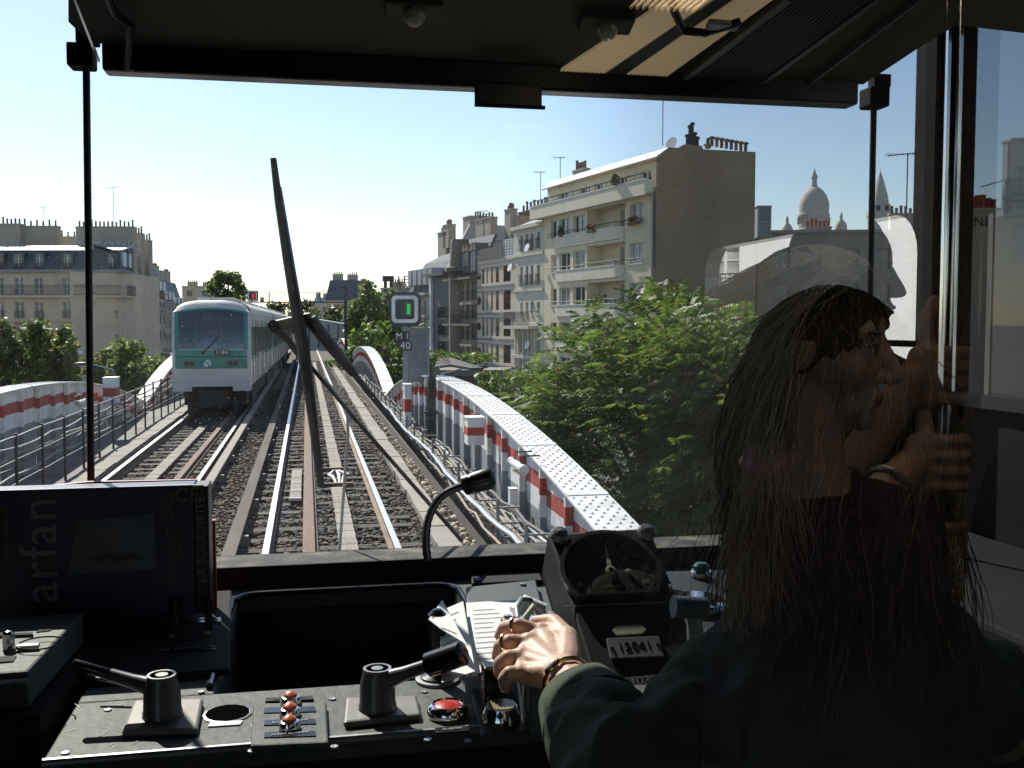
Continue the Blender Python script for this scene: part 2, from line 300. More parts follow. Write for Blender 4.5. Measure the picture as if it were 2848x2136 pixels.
# ================================================================ arched girders
def zarch(y,c=20.6): return 1.38-.0061*(y-c)**2
def girder(x0,side,c,label,rivets=True,L=14.9,step=1.15):
    """x0: inner edge of flange; side +1 right / -1 left ; c: crest position along the track"""
    e=empty('arch_girder',label,'bridge girder',(x0,c,0),0,'arched girders of the viaduct'); w=.46; n=26
    ys=[-L+2*L*i/n for i in range(n+1)]; za=lambda y: max(zarch(c+y,c),-.05)
    # top flange plates, each a plate of its own
    per=2
    for i in range(0,n,per):
        yy=[ys[i]+(.006 if j==0 else 0)+ (ys[min(i+per,n)]-ys[i]-.006)*j/4 for j in range(5)]
        g=MB()
        for j in range(4):
            a,b=yy[j],yy[j+1]; za_,zb_=za(a),za(b)
            q=[(0,a,za_),(side*w,a,za_),(side*w,b,zb_),(0,b,zb_)]; q2=[(p[0],p[1],p[2]-.025) for p in q]
            if side<0: q=q[::-1]; q2=q2[::-1]
            g.add(q+q2,[(0,1,2,3),(7,6,5,4),(0,4,5,1),(1,5,6,2),(2,6,7,3),(3,7,4,0)])
        g.build('top_plate',WHITE,e)
        # lapped joint strip
        y=ys[i]; 
        if rivets: MB().obox((side*w/2,y+.06,(za(y)+za(y+.12))/2+.006),(w/2-.004,0,0),(0,.06,(za(y+.12)-za(y))/2),(0,0,.005)).build('joint_strip',WHITE,e)
    if rivets:
        g=MB(); y=-L+.1; k=0
        while y<L-.1:
            for q in ((.05,.17,.29,.41) if k%2==0 else (.1,.225,.36)):
                z=za(y); 
                g.lathe([(.019,0),(.017,.007),(.009,.0135),(0,.015)],(side*q,y,z),(0,0,1),7)
            y+=.105;k+=1
        o=stuff(g.build('rivets',WHITE,e,smooth=True,ang=60))
    # web panels with painted bands, stiffeners proud of the web
    k=int(2*L/step); xi=side*.10
    for i in range(k):
        a=-L+2*L*i/k; b=-L+2*L*(i+1)/k; zc=za((a+b)/2)-.02
        g=MB(); top0,top1=za(a)-.03,za(b)-.03; lv=[zc-.22,zc-.42,zc-.68]; zbot=-.95
        off=side*.012*(i%2)
        def q(z0a,z0b,z1a,z1b,m):
            if min(z0a,z0b)-max(z1a,z1b)<.004: return
            g.quad((xi+off,a,z1a),(xi+off,b,z1b),(xi+off,b,z0b),(xi+off,a,z0a),m) if side<0 else g.quad((xi+off,b,z1b),(xi+off,a,z1a),(xi+off,a,z0a),(xi+off,b,z0b),m)
        l0=max(min(lv[0],top0-.01,top1-.01),zbot+.1); l1=max(lv[1],zbot+.06); l2=max(lv[2],zbot+.03)
        q(top0,top1,l0,l0,0); q(l0,l0,l1,l1,1); q(l1,l1,l2,l2,0); q(l2,l2,zbot,zbot,2)
        g.build('web_panel',[WHITE,RED,GREY],e)
        # stiffener
        z=za(a)-.028
        if z>-.6:
            s=MB(); x1=side*.02; x2=xi
            for z0,z1,m in ((zbot,max(lv[2],zbot+.02),2),(lv[2],lv[1],0),(lv[1],lv[0],1),(lv[0],z,0)):
                if z1-z0>.01: s.box(min(x1,x2),max(x1,x2),a-.035,a+.035,max(z0,zbot),z1,m)
            s.build('stiffener',[WHITE,RED,GREY],e)
            if rivets:
                r=MB()
                for zz in np.arange(-.5,z-.15,.16): r.lathe([(.02,0),(.017,.009),(0,.014)],(xi,a+.14,zz),(-side,0,0),6)
                if r.v: stuff(r.build('web_rivets',GREY,e))
    MB().box(min(side*.3,side*.34),max(side*.3,side*.34),-L,L,-1.1,-.25).build('outer_web',GREY,e)
    return e
girder(2.65,1,20.6,'near right arched white girder with rivets and a red band')
girder(2.65,1,50.8,'second right arched girder beyond the signal',True)
girder(2.65,1,81,'third right arched girder, small in the distance',False)
girder(-5.0,-1,19.2,'near left arched girder with a red band, beside the wire railing')
girder(-5.0,-1,49.4,'second left arched girder rising behind the oncoming train',True)
girder(-5.0,-1,79.6,'third left arched girder hidden partly by the oncoming train',False)
# ================================================================ buildings
PANE=mat('window_pane',(.035,.042,.05),.08,var=.5,scale=.6,rnd=.6,spec=.8)
PANEL=mat('curtained_pane',(.30,.30,.29),.25,var=.5,scale=1.5,rnd=.45,spec=.6)
FRAMEW=mat('white_frame',(.72,.71,.68),.5,var=.06)
FRAMEG=mat('grey_frame',(.32,.32,.33),.5,var=.1)
IRON=mat('wrought_iron',(.035,.035,.037),.6,.3,var=.2)
ZINC=mat('zinc_roof',(.42,.45,.48),.45,.35,var=.12,scale=1.2,stretch=(1,.3,1))
SLATE=mat('slate_roof',(.085,.092,.105),.6,var=.3,scale=6,stretch=(1,1,4))
CHIM=mat('chimney_render',(.40,.34,.27),.9,var=.25,scale=1.5,dirt=(.15,.13,.11),damt=.6)
POT=mat('clay_pot',(.20,.14,.11),.8,var=.3,rnd=.3)
POTR=mat('red_clay_pot',(.36,.07,.06),.8,var=.2,rnd=.3)
_wc={}
def window(par,x,z,w,h,y=.2,kind='fr',lit=0):
    """casement: frame part with pane sub-part (meshes shared between equal windows)"""
    w=round(w,2); h=round(h,2); k=(w,h,kind,lit)
    if k not in _wc:
        f=MB(); t=.07 if h<3 else .1
        if kind=='slit': t=.05
        f.box(0,w,0,.06,0,t); f.box(0,w,0,.06,h-t,h); f.box(0,t,0,.06,t,h-t); f.box(w-t,w,0,.06,t,h-t)
        if kind in('fr','frg'):
            f.box(w/2-.05,w/2+.05,-.01,.06,t,h-t)
            for q in (.38,.7): f.box(t,w-t,.01,.05,h*q-.02,h*q+.02)
        elif kind=='mod': f.box(w/2-.04,w/2+.04,-.01,.06,t,h-t)
        elif kind=='grid':
            for i in range(1,4): f.box(w*i/4-.03,w*i/4+.03,-.01,.06,t,h-t)
            for i in range(1,6): f.box(t,w-t,.0,.05,h*i/6-.03,h*i/6+.03)
        p=MB(); p.quad((0,.055,0),(w,.055,0),(w,.055,h),(0,.055,h))
        _wc[k]=(f.mesh('window',FRAMEG if kind in('frg','slit') else FRAMEW),p.mesh('pane',PANEL if lit else PANE))
    f,p=_wc[k]; o=put(f,'window',par,(x,y,z)); put(p,'pane',o); return o
def facade(par,L,z0,z1,wins,m,y=0,rev=.22,name='wall',x0=0,ztop=None):
    """a wall in the local x/z plane with real openings; wins=[(xa,xb,za,zb)]; ztop: callable for a sloping top"""
    us=sorted({x0,L,*[round(v,3) for w_ in wins for v in w_[:2]]}); zs=sorted({z0,z1,*[round(v,3) for w_ in wins for v in w_[2:4]]}); g=MB()
    us=[u for u in us if x0<=u<=L]; zs=[z for z in zs if z0<=z<=z1]
    for i in range(len(us)-1):
        for j in range(len(zs)-1):
            cu=(us[i]+us[i+1])/2; cz=(zs[j]+zs[j+1])/2
            if any(a[0]<cu<a[1] and a[2]<cz<a[3] for a in wins): continue
            g.quad((us[i],y,zs[j]),(us[i+1],y,zs[j]),(us[i+1],y,zs[j+1]),(us[i],y,zs[j+1]))
    for a in wins:
        xa,xb,za,zb=a[:4]
        g.quad((xa,y,za),(xb,y,za),(xb,y+rev,za),(xa,y+rev,za)); g.quad((xa,y+rev,zb),(xb,y+rev,zb),(xb,y,zb),(xa,y,zb))
        g.quad((xa,y,za),(xa,y+rev,za),(xa,y+rev,zb),(xa,y,zb)); g.quad((xb,y+rev,za),(xb,y,za),(xb,y,zb),(xb,y+rev,zb))
    return g.build(name,m,par)
def railing(par,xa,xb,z,h=.95,y=-.05,step=.13,name='railing',ends=None,m=None):
    g=MB(); g.box(xa,xb,y-.025,y+.025,z+h-.04,z+h); g.box(xa,xb,y-.015,y+.015,z+.08,z+.11); g.box(xa,xb,y-.015,y+.015,z+h*.8,z+h*.8+.03)
    n=max(2,int((xb-xa)/step))
    for i in range(n+1):
        x=xa+(xb-xa)*i/n; g.box(x-.012,x+.012,y-.012,y+.012,z,z+h-.04)
    if ends:
        for x in (xa,xb): g.box(x-.02,x+.02,y,ends,z+h-.04,z+h); g.box(x-.015,x+.015,y,ends,z+.08,z+.11)
    return g.build(name,m or IRON,par)
def sill(par,xa,xb,z,m,y=-.1,t=.1,name='window_sill',d=.32): return MB().box(xa-.06,xb+.06,y,y+d-.12,z-t,z-.003).build(name,m,par)
def chimney(par,x0,x1,y0,y1,z0,z1,n=6,m=CHIM,pot=POT,ph=.55,name='chimney'):
    o=MB().box(x0,x1,y0,y1,z0,z1).box(x0-.08,x1+.08,y0-.08,y1+.08,z1,z1+.14).build(name,m,par)
    pm=MB().lathe([(.14,0),(.12,ph*.8),(.15,ph*.82),(.15,ph)],(0,0,0),n=8).mesh('chimney_pot',pot,True)
    for i in range(n):
        s=random.uniform(.75,1.25); put(pm,'chimney_pot',o,(x0+(x1-x0)*(i+.5)/n,(y0+y1)/2,z1+.14),scale=(1,1,s))
    return o
def antenna(label,loc,h=2.5,rz=0,n=6,wd=1.2,cat='antenna'):
    e=empty('roof_antenna',label,cat,loc,rz); MB().cyl((0,0,0),(0,0,h),.035,6).build('mast',STEELD,e)
    g=MB().cyl((-wd,0,h-.1),(wd*.6,0,h+.1),.03,5)
    for i in range(n): x=-wd+wd*1.5*i/(n-1); g.cyl((x,-.35,h),(x,.35,h),.02,4)
    g.build('aerial',STEELD,e); return e
class Plane:
    """vertical facade plane through P with local x axis at angle rz; converts photo pixels to (x,z)"""
    def __init__(s,P,rz): s.P=V((P[0],P[1],GZ)); s.rz=rz; s.x=np.array([math.cos(rz),math.sin(rz)])
    def at(s,px,py=900):
        d=ray(px,py); A=np.array([[s.x[0],-d[0]],[s.x[1],-d[1]]]); q=np.linalg.solve(A,CAMV[:2]-np.array(s.P[:2])); return q[0],CAMV[2]+d[2]*q[1]-GZ
    def u(s,px): return s.at(px)[0]
    def z(s,px,py): return s.at(px,py)[1]
BA=R(-78); BP0=atD(1823,900,75.); BDIR=V((math.sin(R(12)),-math.cos(R(12)),0))
def bplane(px):
    q=Plane(BP0,BA); u=q.u(px); P=BP0+BDIR*u; return Plane(P,BA)
# ---------------------------------------------------------------- cream apartment block with balconies
CREAM=mat('cream_render',(.70,.61,.43),.9,var=.08,scale=1.5,dirt=(.45,.40,.30),dscale=.6,damt=.4)
CREAM2=mat('balcony_render',(.72,.65,.50),.85,var=.06,scale=1.5,dirt=(.45,.4,.33),dscale=.8,damt=.3)
GABLE=mat('brown_gable_render',(.30,.225,.138),.95,var=.14,scale=.5,dirt=(.19,.14,.085),dscale=.25,damt=.7,bump=.2,bscale=6)
p=bplane(1512); B1=empty('apartment_block','cream apartment block with curved balconies and a bare brown gable wall','building',p.P,BA); LB=p.u(1823)
zr=lambda y: p.z(1770,y)
rows=[(zr(622+110*k),zr(566+110*k)) for k in range(6)]
C={k:(p.u(a),p.u(b)) for k,(a,b) in dict(A=(1532,1554),B=(1562,1592),Cc=(1601,1634),D=(1690,1724),E=(1750,1788)).items()}
bayA,bayB=p.u(1555),p.u(1639); logB=p.u(1737); ztop=p.z(1823,520); zlow=0
wl=[]
for z0,z1 in rows:
    wl+=[(*C['A'],z0,z1),(*C['E'],z0,z1)]
facade(B1,bayA+.002,zlow,ztop,[w_ for w_ in wl if w_[0]<bayA],CREAM)
facade(B1,LB,zlow,ztop,[w_ for w_ in wl if w_[0]>logB],CREAM,x0=logB)
PJ=.25
facade(B1,bayB,zlow,ztop,[(*C[c],z0,z1) for z0,z1 in rows for c in('B','Cc')],CREAM,y=-PJ,x0=bayA,name='bay_wall')
g=MB(); g.quad((bayA,0,0),(bayA,-PJ,0),(bayA,-PJ,ztop),(bayA,0,ztop)); g.quad((bayB,-PJ,0),(bayB,1.1,0),(bayB,1.1,ztop),(bayB,-PJ,ztop)); g.build('bay_side',CREAM,B1)
facade(B1,logB,zlow,ztop,[(*C['D'],z0-.45,z1) for z0,z1 in rows],CREAM,y=1.1,x0=bayB,name='loggia_wall'); MB().quad((logB,1.1,0),(logB,0,0),(logB,0,ztop),(logB,1.1,ztop)).build('loggia_side',CREAM,B1)
for k,(z0,z1) in enumerate(rows):
    for c in 'A','E':
        window(B1,C[c][0],z0,C[c][1]-C[c][0],z1-z0,kind='mod',lit=random.random()<.5); sill(B1,*C[c],z0,CREAM2)
        g=MB().cyl((C[c][0]-.25,-.25,z0+.35),(C[c][1]+.25,-.25,z0+.35),.03,6).cyl((C[c][0]-.25,-.25,z0+.12),(C[c][1]+.25,-.25,z0+.12),.02,6); g.build('window_bar',IRON,B1)
    for c in 'B','Cc':
        window(B1,C[c][0],z0,C[c][1]-C[c][0],z1-z0,y=-PJ+.2,kind='mod',lit=random.random()<.6)
    MB().cyl((bayA,-PJ-.12,z0+.3),(bayB,-PJ-.12,z0+.3),.03,6).build('window_bar',IRON,B1)
    window(B1,C['D'][0],z0-.45,C['D'][1]-C['D'][0],z1-z0+.45,y=1.25,kind='mod',lit=1)
    # balcony: parapet with rounded corner
    zb0=z0-.95; zb1=z0-.02; out=-PJ-.15; P=[(bayA,out),(logB-.9,out)]
    for j in range(1,7): a=math.pi/2*j/6; P.append((logB-.9+.9*math.sin(a),out+.9*(1-math.cos(a))))
    P.append((logB,0.0)); g=MB()
    for j in range(len(P)-1):
        a,b=P[j],P[j+1]; n_=V((b[1]-a[1],-(b[0]-a[0]),0)).normalized()*-.14
        q=[(a[0],a[1]),(b[0],b[1]),(b[0]+n_.x,b[1]+n_.y),(a[0]+n_.x,a[1]+n_.y)]
        g.add([(x,y,zb0) for x,y in q]+[(x,y,zb1) for x,y in q],[(0,1,5,4),(2,3,7,6),(4,5,6,7),(3,2,1,0)])
    g.prism([(x,y+.02,zb0+.001) for x,y in P]+[(bayA,0,zb0+.001)],(0,0,.14)); g.quad((bayA,0,zb0),(bayA,out,zb0),(bayA,out,zb1),(bayA,0,zb1))
    bo=g.build('balcony',CREAM2,B1)
    MB().box(bayA,logB-.9,out-.04,out+.18,zb1,zb1+.06).build('coping',FRAMEW,bo)
    rr=MB().tube([(bayB,out+.08,zb1+.4)]+[(x,y+.08,zb1+.4) for x,y in P[1:]],.03,6)
    for x,y in P[1:]: rr.cyl((x,y+.08,zb1),(x,y+.08,zb1+.4),.02,5)
    rr.build('handrail',IRON,bo)
# slab between floors in loggia
for z0,z1 in rows: MB().box(bayB,logB,-.2,1.1,z1+.25,z1+.5).build('floor_slab',CREAM2,B1)
# top terrace balcony, set-back floor, sloping roof edge
tz0=p.z(1823,541); tz1=p.z(1823,499); g=MB(); g.box(-1.2,LB-.3,-.85,-.7,tz0,tz1); g.box(-1.2,LB-.3,-.7,1.2,tz0,tz0+.16); g.box(LB-.45,LB-.3,-.7,0,tz0,tz1); g.box(-1.2,-1.05,-.7,1,tz0,tz1); tb=g.build('terrace_balcony',CREAM2,B1)
MB().box(-1.25,LB-.25,-.9,-.67,tz1,tz1+.07).build('coping',FRAMEW,tb)
railing(tb,-1.2,LB-.35,tz1+.07,.45,-.78,1.4)
ze=p.z(1823,436); zrg=p.z(1823,408)
tw=[(p.u(a),p.u(b)) for a,b in((1543,1570),(1600,1621),(1641,1662),(1706,1730),(1766,1797))]
facade(B1,LB,ztop-.4,ze,[(a,b,tz1-.8,ze-.75) for a,b in tw],CREAM,y=.35,name='attic_wall')
for a,b in tw: window(B1,a,tz1-.8,b-a,ze-.75-tz1+.8,y=.55,kind='mod',lit=0)
PALEZ=mat('pale_zinc',(.62,.60,.56),.5,.1,var=.08,scale=1.5,rnd=.04)
for i in range(17):
    a=-.3+(LB+.3)*i/17; b=-.3+(LB+.3)*(i+1)/17-.03
    MB().prism([(a,-.12,ze-.02),(b,-.12,ze-.02),(b,1.0,zrg),(a,1.0,zrg)],(0,.1,-.12)).build('roof_panel',PALEZ,B1)
GL=10.7
q=Plane(BP0+BDIR*.0,R(12)); GLn=q.u(2095); zgr=q.z(2095,422)
# gable with stepped outline (built as polygon prism)
gp=[(LB,.0,0),(LB,GLn*1.02,0),(LB,GLn*1.02,zgr-8.5),(LB,GLn,zgr-7.0),(LB,GLn,zgr),(LB,GLn*.46,zrg+.05),(LB,GLn*.44,zrg+.3),(LB,GLn*.27,zrg+.3),(LB,GLn*.22,zrg+.02),(LB,1.0,zrg),(LB,.2,ze),(LB,.2,ztop),(LB,0,ztop)]
MB().prism(gp,(-.4,0,0)).build('gable_wall',GABLE,B1)
g=MB(); g.quad((0,1.0,zrg-.01),(LB,1.0,zrg-.01),(LB,GLn,zrg-.01),(0,GLn,zrg-.01)); g.quad((LB,GLn,0),(0,GLn,0),(0,GLn,zrg),(LB,GLn,zrg)); g.quad((0,GLn,0),(0,0,0),(0,0,zrg-1.5),(0,GLn,zrg)); g.build('roof',ZINC,B1)
MB().cyl((LB-.35,-.12,0),(LB-.35,-.12,ztop-.3),.09,8).build('drainpipe',mat('pipe_grey',(.35,.33,.33),.5),B1)
for i,hh in enumerate((.6,1.3,1.5,.8,.5)): MB().lathe([(.11,0),(.11,hh),(.19,hh+.03),(.17,hh+.16),(.08,hh+.22)],(LB-.2,GLn*(.31+.026*i),zrg+.28),n=8).build('metal_flue',STEELD,B1,smooth=True)
chimney(B1,LB-.34,LB-.04,GLn*.5,GLn*.54,zgr,zgr+.2,1,GABLE,POT,.5)
for i in range(8): 
    y=GLn*(.56+.05*i); MB().lathe([(.13,0),(.13,.55),(.24,.58),(.24,.66),(.1,.75)],(LB-.2,y,zgr-.05+ (1-i/8)*.25),n=8).build('chimney_pot',POT,B1)
chimney(B1,-.2,1.9,3,3.6,zrg-.2,zrg+.9,4,CHIM,POT,.8)
e=empty('satellite_dish','satellite dish on the roof edge of the cream block','satellite dish',atD(1870,400,77)+V((0,0,0)))
MB().lathe([(0,.0),(.25,.03),(.5,.12)],(0,0,0),(-.8,-.5,.3),14).build('dish',FRAMEW,e,smooth=True); MB().cyl((0,0,0),(0.1,0.1,-.7),.04,6).build('post',STEELD,e)
a_=antenna('tall twin aerial on the roof of the cream apartment block',atD(1843,405,77),3.6,.5,7,1.5)
# flower boxes and plants on the balconies
LEAFB=mat('balcony_leaves',(.05,.10,.025),.6,var=.4,scale=20); FLOW=mat('geranium_red',(.38,.03,.03),.6,var=.3,scale=20)
def bush(e,c,r,n,m,name='leaves',s=.12):
    g=MB()
    for i in range(n):
        d=V(RNG.normal(size=3)); d=d/max(d.length,.01)*RNG.uniform(.3,1); P=V(c)+V((d.x*r[0],d.y*r[1],d.z*r[2])); a=V(RNG.normal(size=3)).normalized()*s*RNG.uniform(.6,1.3); b=a.orthogonal().normalized()*s*.5
        g.add([P-a,P+b,P+a,P-b],[(0,1,2,3)])
    return g.build(name,m,e)
def bloc(u,y,z): return B1.matrix_basis@V((u,y,z))
bpy.context.view_layer.update()
for k,(u,y,z,l,red,r_) in enumerate([((C['E'][0]+C['E'][1])/2,-.3,rows[0][0]+.3,'red geraniums in a window box on the upper right window of the cream block',1,(.8,.15,.3)),
        (bayB+1.2,-PJ-.3,rows[0][0]+.25,'red flowers on the top curved balcony of the cream block',1,(.7,.2,.25)),
        (bayB+2.2,-.1,rows[2][0]+.2,'leafy plants filling the third curved balcony of the cream block',0,(2.0,.3,.8)),
        ((C['E'][0]+C['E'][1])/2,-.3,rows[2][0]+.5,'green plants in the third window box of the cream block',0,(.9,.2,.7)),
        (C['B'][0]+.8,-PJ-.3,rows[0][0]+.4,'small green plant at a bay window of the cream block',0,(.3,.2,.5)),
        (C['E'][0]-.5,-1.0,tz1+.5,'bushy green plant on the terrace of the cream block',0,(.6,.2,.5))]):
    e=empty('balcony_plant',l,'plant',B1.matrix_basis@V((u,y,z-.3)),BA)
    MB().box(-r_[0]*.9,r_[0]*.9,-.12,.12,-.1,.12).build('planter',mat('planter',(.16,.09,.06),.8),e)
    bush(e,(0,0,.3),r_,160 if not red else 80,LEAFB); 
    if red: bush(e,(0,-.05,.38),(r_[0],r_[1],r_[2]*.7),90,FLOW,'flowers',.09)
# ---------------------------------------------------------------- white narrow house
PALE=mat('white_render',(.58,.54,.44),.9,var=.07,scale=1.2,dirt=(.5,.47,.4),dscale=.7,damt=.4)
p=bplane(1430); B2=empty('narrow_house','narrow white house with a long iron balcony between two larger blocks','building',p.P,BA); L2=p.u(1511.5)
zq=lambda y:p.z(1497,y); wl=[]
cols=[(1447,1453.5),(1462,1469),(1475.5,1483),(1493,1501.5)]
rws=[(690,646),(790,736),(873,840),(983,927),(1070,1003)]
for a,b in rws:
    for c in cols: wl.append((p.u(c[0]),p.u(c[1]),zq(a),zq(b)))
zt=p.z(1508,624); facade(B2,L2,0,zt,wl,PALE)
for i,(a,b,c,d) in enumerate(wl):
    window(B2,a,c,b-a,d-c,kind='frg'); sill(B2,a,b,c,PALE); 
    if i<8: railing(B2,a-.1,b+.1,c-.05,1.0,-.12,.15,'window_guard')
for y in (704,805): MB().box(0,L2,-.14,0,zq(y)-.12,zq(y)+.12).build('string_course',PALE,B2)
MB().box(-.1,L2,-.35,0,zt-.1,zt+.25).build('cornice',PALE,B2); zb=zq(906)
MB().box(-.3,L2-1.2,-1.0,0,zb-.3,zb).build('balcony_slab',PALE,B2); railing(B2,-.3,L2-1.2,zb,1.3,-.95,.16,'balcony_railing',-.02)
for c in cols+[(1440,1443),(1486,1489)]: MB().box(p.u(c[0])-.35,p.u(c[0])-.1,-.2,0,zq(1072),zq(918)).build('pilaster',PALE,B2)
MB().box(0,L2-1,-.3,0,zq(995)-.15,zq(995)+.15).build('cornice_band',PALE,B2)
MB().box(0,L2,0.02,9,zt-.5,zt).add([(0,0,zt+.25),(L2,0,zt+.25),(L2,4,zt+1.8),(0,4,zt+1.8)],[(0,1,2,3)]).build('roof',SLATE,B2); MB().box(0,L2,.25,9,0,zt-.51).build('core',PALE,B2)
chimney(B2,L2-3.2,L2-1.6,2,2.8,zt+.5,zt+2.4,2,CHIM,POT,.9); chimney(B2,.5,2.5,3,3.7,zt+1,zt+2.2,3)
for k,(x_,y_,wh) in enumerate(((1433,745,'beside the top iron guard of'),(1481,690,'between the top windows of'),(1482,960,'below the balcony of'),(1489,1052,'at the lowest windows of'))):
    P=B2.matrix_basis@V((p.u(x_),-.5,p.z(x_,y_))); e=empty('satellite_dish','white satellite dish '+wh+' the narrow white house','satellite dish',P)
    MB().lathe([(0,.0),(.22,.03),(.40,.10)],(0,0,0),(-.9,-.3,.3),14).build('dish',FRAMEW,e,smooth=True); MB().cyl((0,0,0),(.4,.1,-.2),.03,5).build('arm',STEELD,e)
# ---------------------------------------------------------------- pinkish modern block
PINK=mat('pinkish_stone',(.60,.50,.38),.85,var=.08,scale=1.2,dirt=(.42,.35,.27),dscale=.6,damt=.35)
BANDG=mat('grey_band',(.2,.205,.21),.6); ORNG=mat('terracotta',(.36,.17,.08),.8)
p=bplane(1328); B3=empty('apartment_block','pinkish stone block with tall dark windows and grey floor bands','building',p.P,BA); L3=p.u(1430)
zq=lambda y:p.z(1419,y); cols=[(1340,1347.5),(1353,1357),(1365.5,1371),(1378.5,1387.5),(1400,1420)]
fl=[723,792,871,946,1021,1096]; wl=[]
for k in range(5):
    for c in cols: wl.append((p.u(c[0]),p.u(c[1]),zq(fl[k+1])+.35,zq(fl[k])-.5))
zt=zq(712); facade(B3,L3,0,zt,wl,PINK,rev=.5)
for i,(a,b,c,d) in enumerate(wl):
    window(B3,a,c,b-a,d-c,y=.4,kind='slit' if i%5 in(1,2) else 'frg'); railing(B3,a,b,c,.95,.1,.2,'window_guard')
    if i%5==4: MB().quad((a+.003,.05,c),(a+.003,.49,c),(a+.003,.49,d),(a+.003,.05,d)).build('jamb',ORNG,B3)
for y in fl: MB().box(0,L3,-.06,0,zq(y)-.1,zq(y)+.1).build('floor_band',BANDG,B3); MB().box(0,L3,-.06,0,zq(y)-.5,zq(y)-.36).build('floor_band',BANDG,B3)
for k in range(5):
    MB().lathe([(.42,0),(.42,.05)],(p.u(1333.5),-.03,(zq(fl[k])+zq(fl[k+1]))/2),(0,-1,0),14).build('round_window',PANE,B3)
zt2=p.z(1428,662); u2=p.u(1400)
facade(B3,u2,zt,zt2-1.2,[(p.u(a),p.u(b),zt+.5,zt2-2.4) for a,b in((1341,1344),(1348,1355),(1362,1367),(1376,1380),(1387,1397))],PINK,y=1.2,name='attic_wall')
for a,b in((1341,1344),(1348,1355),(1362,1367),(1376,1380),(1387,1397)): window(B3,p.u(a),zt+.5,p.u(b)-p.u(a),zt2-2.9-zt,y=1.4,kind='slit')
MB().box(0,u2,-.1,.05,zt,zt+1.1).build('terrace_parapet',mat('dark_parapet',(.12,.1,.09),.7),B3); railing(B3,0,u2,zt+1.1,.6,0,.5)
for a,b,c,d in ((u2,L3,zt,zt2),): 
    MB().box(a,b,.1,3,c,d).build('glass_bay_core',mat('bay_glass',(.35,.42,.46),.12,var=.2,spec=.8),B3); window(B3,a,c,b-a,d-c,y=.0,kind='grid',lit=1)
MB().box(0,L3,.55,10,0,zt-.02).add([(0,1.2,zt2-1.2),(u2,1.2,zt2-1.2),(u2,8,zt2),(0,8,zt2)],[(0,1,2,3)]).build('core',PINK,B3)
# dark party wall with graffiti and chimneys behind
PW=mat('sooty_brick',(.17,.11,.075),.95,var=.3,scale=1.2,dirt=(.07,.06,.05),dscale=.5,damt=.6)
z3=p.z(1430,604); g=MB().prism([(0,4,zt-1),(L3,4,zt-1),(L3,4,z3),(L3*.12,4,z3+1.2),(L3*.04,4,z3-2)],(0,1,0)); pw=g.build('party_wall',PW,B3)
text('NOSM',2.6,(L3*.55,3.97,zt2+1.0),(1,0,0),(0,0,1),mat('graffiti_grey',(.42,.43,.45),.7),B3,'graffiti',.01)
chimney(B3,L3*.14,L3*.98,4.1,4.9,z3-.3,z3+1.3,9,PW,POT,.9); chimney(B3,-2.2,0,5,6,z3-1.8,z3+.4,3); chimney(B3,L3,L3+2.5,5,6,z3-.8,z3+.3,3)
# ---------------------------------------------------------------- sooty ornate building
SOOT=mat('sooty_stone',(.20,.165,.125),.9,var=.3,scale=.8,dirt=(.07,.06,.05),dscale=.4,damt=.7); SOOT2=mat('sooty_stone_light',(.33,.27,.20),.9,var=.25,scale=.8,dirt=(.1,.085,.07),dscale=.4,damt=.6)
p=bplane(1250); B4=empty('ornate_building','sooty old stone building with a bow turret and iron balconies','building',p.P,BA); L4=p.u(1328)
zq=lambda y:p.z(1300,y); wl=[]; cols=[(1258,1263),(1286,1291),(1299,1305),(1313,1319),(1321,1325.5)]
rw=[(835,785),(888,845),(944,900),(1010,955)]
for a,b in rw:
    for c in cols: wl.append((p.u(c[0]),p.u(c[1]),zq(a),zq(b)))
zt=zq(775); facade(B4,L4,0,zt,wl,SOOT2)
for i,(a,b,c,d) in enumerate(wl): window(B4,a,c,b-a,d-c,kind='frg'); railing(B4,a-.1,b+.1,c,1.0,-.15,.2,'window_guard')
u0,u1=p.u(1262),p.u(1284)
tm=MB().lathe([((u1-u0)/2,0),((u1-u0)/2,zt+.6),((u1-u0)/2+.4,zt+.9),((u1-u0)/2+.4,zt+1.3),((u1-u0)/2*.95,zt+1.4),((u1-u0)/2*.8,zt+4.2),((u1-u0)/2*.75,zt+4.4)],((u0+u1)/2,.3,0),n=12); tm.build('bow_turret',SOOT,B4,smooth=True)
for y,m_ in ((772,SOOT),(900,SOOT)): MB().box(0,L4,-.9,0,zq(y)-.25,zq(y)).build('balcony_slab',m_,B4); railing(B4,0,L4,zq(y),1.1,-.85,.2,'balcony_railing')
for y in (840,955): MB().box(p.u(1295),L4,-.7,0,zq(y)-.3,zq(y)-.05).build('cornice_band',SOOT2,B4)
g=MB().prism([(0,0,zt),(L4,0,zt),(L4,2,zt+4.6),(0,2,zt+4.6)],(0,.3,0)); g.box(0,L4,.5,9,0,zt+.1); g.build('mansard_roof',SLATE,B4)
for c in cols[2:]+[(1290,1296)]:
    a,b=p.u(c[0]),p.u(c[1]); MB().box(a-.15,b+.15,-.1,1.6,zt+.6,zt+2.9).prism([(a-.4,-.2,zt+2.9),(b+.4,-.2,zt+2.9),((a+b)/2,-.2,zt+3.7)],(0,1.6,0)).build('dormer',SOOT,B4); window(B4,a,zt+.8,b-a,1.9,y=-.16,kind='frg')
chimney(B4,0.5,5,3,3.8,zt+4,zt+6.7,5); chimney(B4,6.5,L4-.5,4,4.8,zt+4,zt+7.3,4)
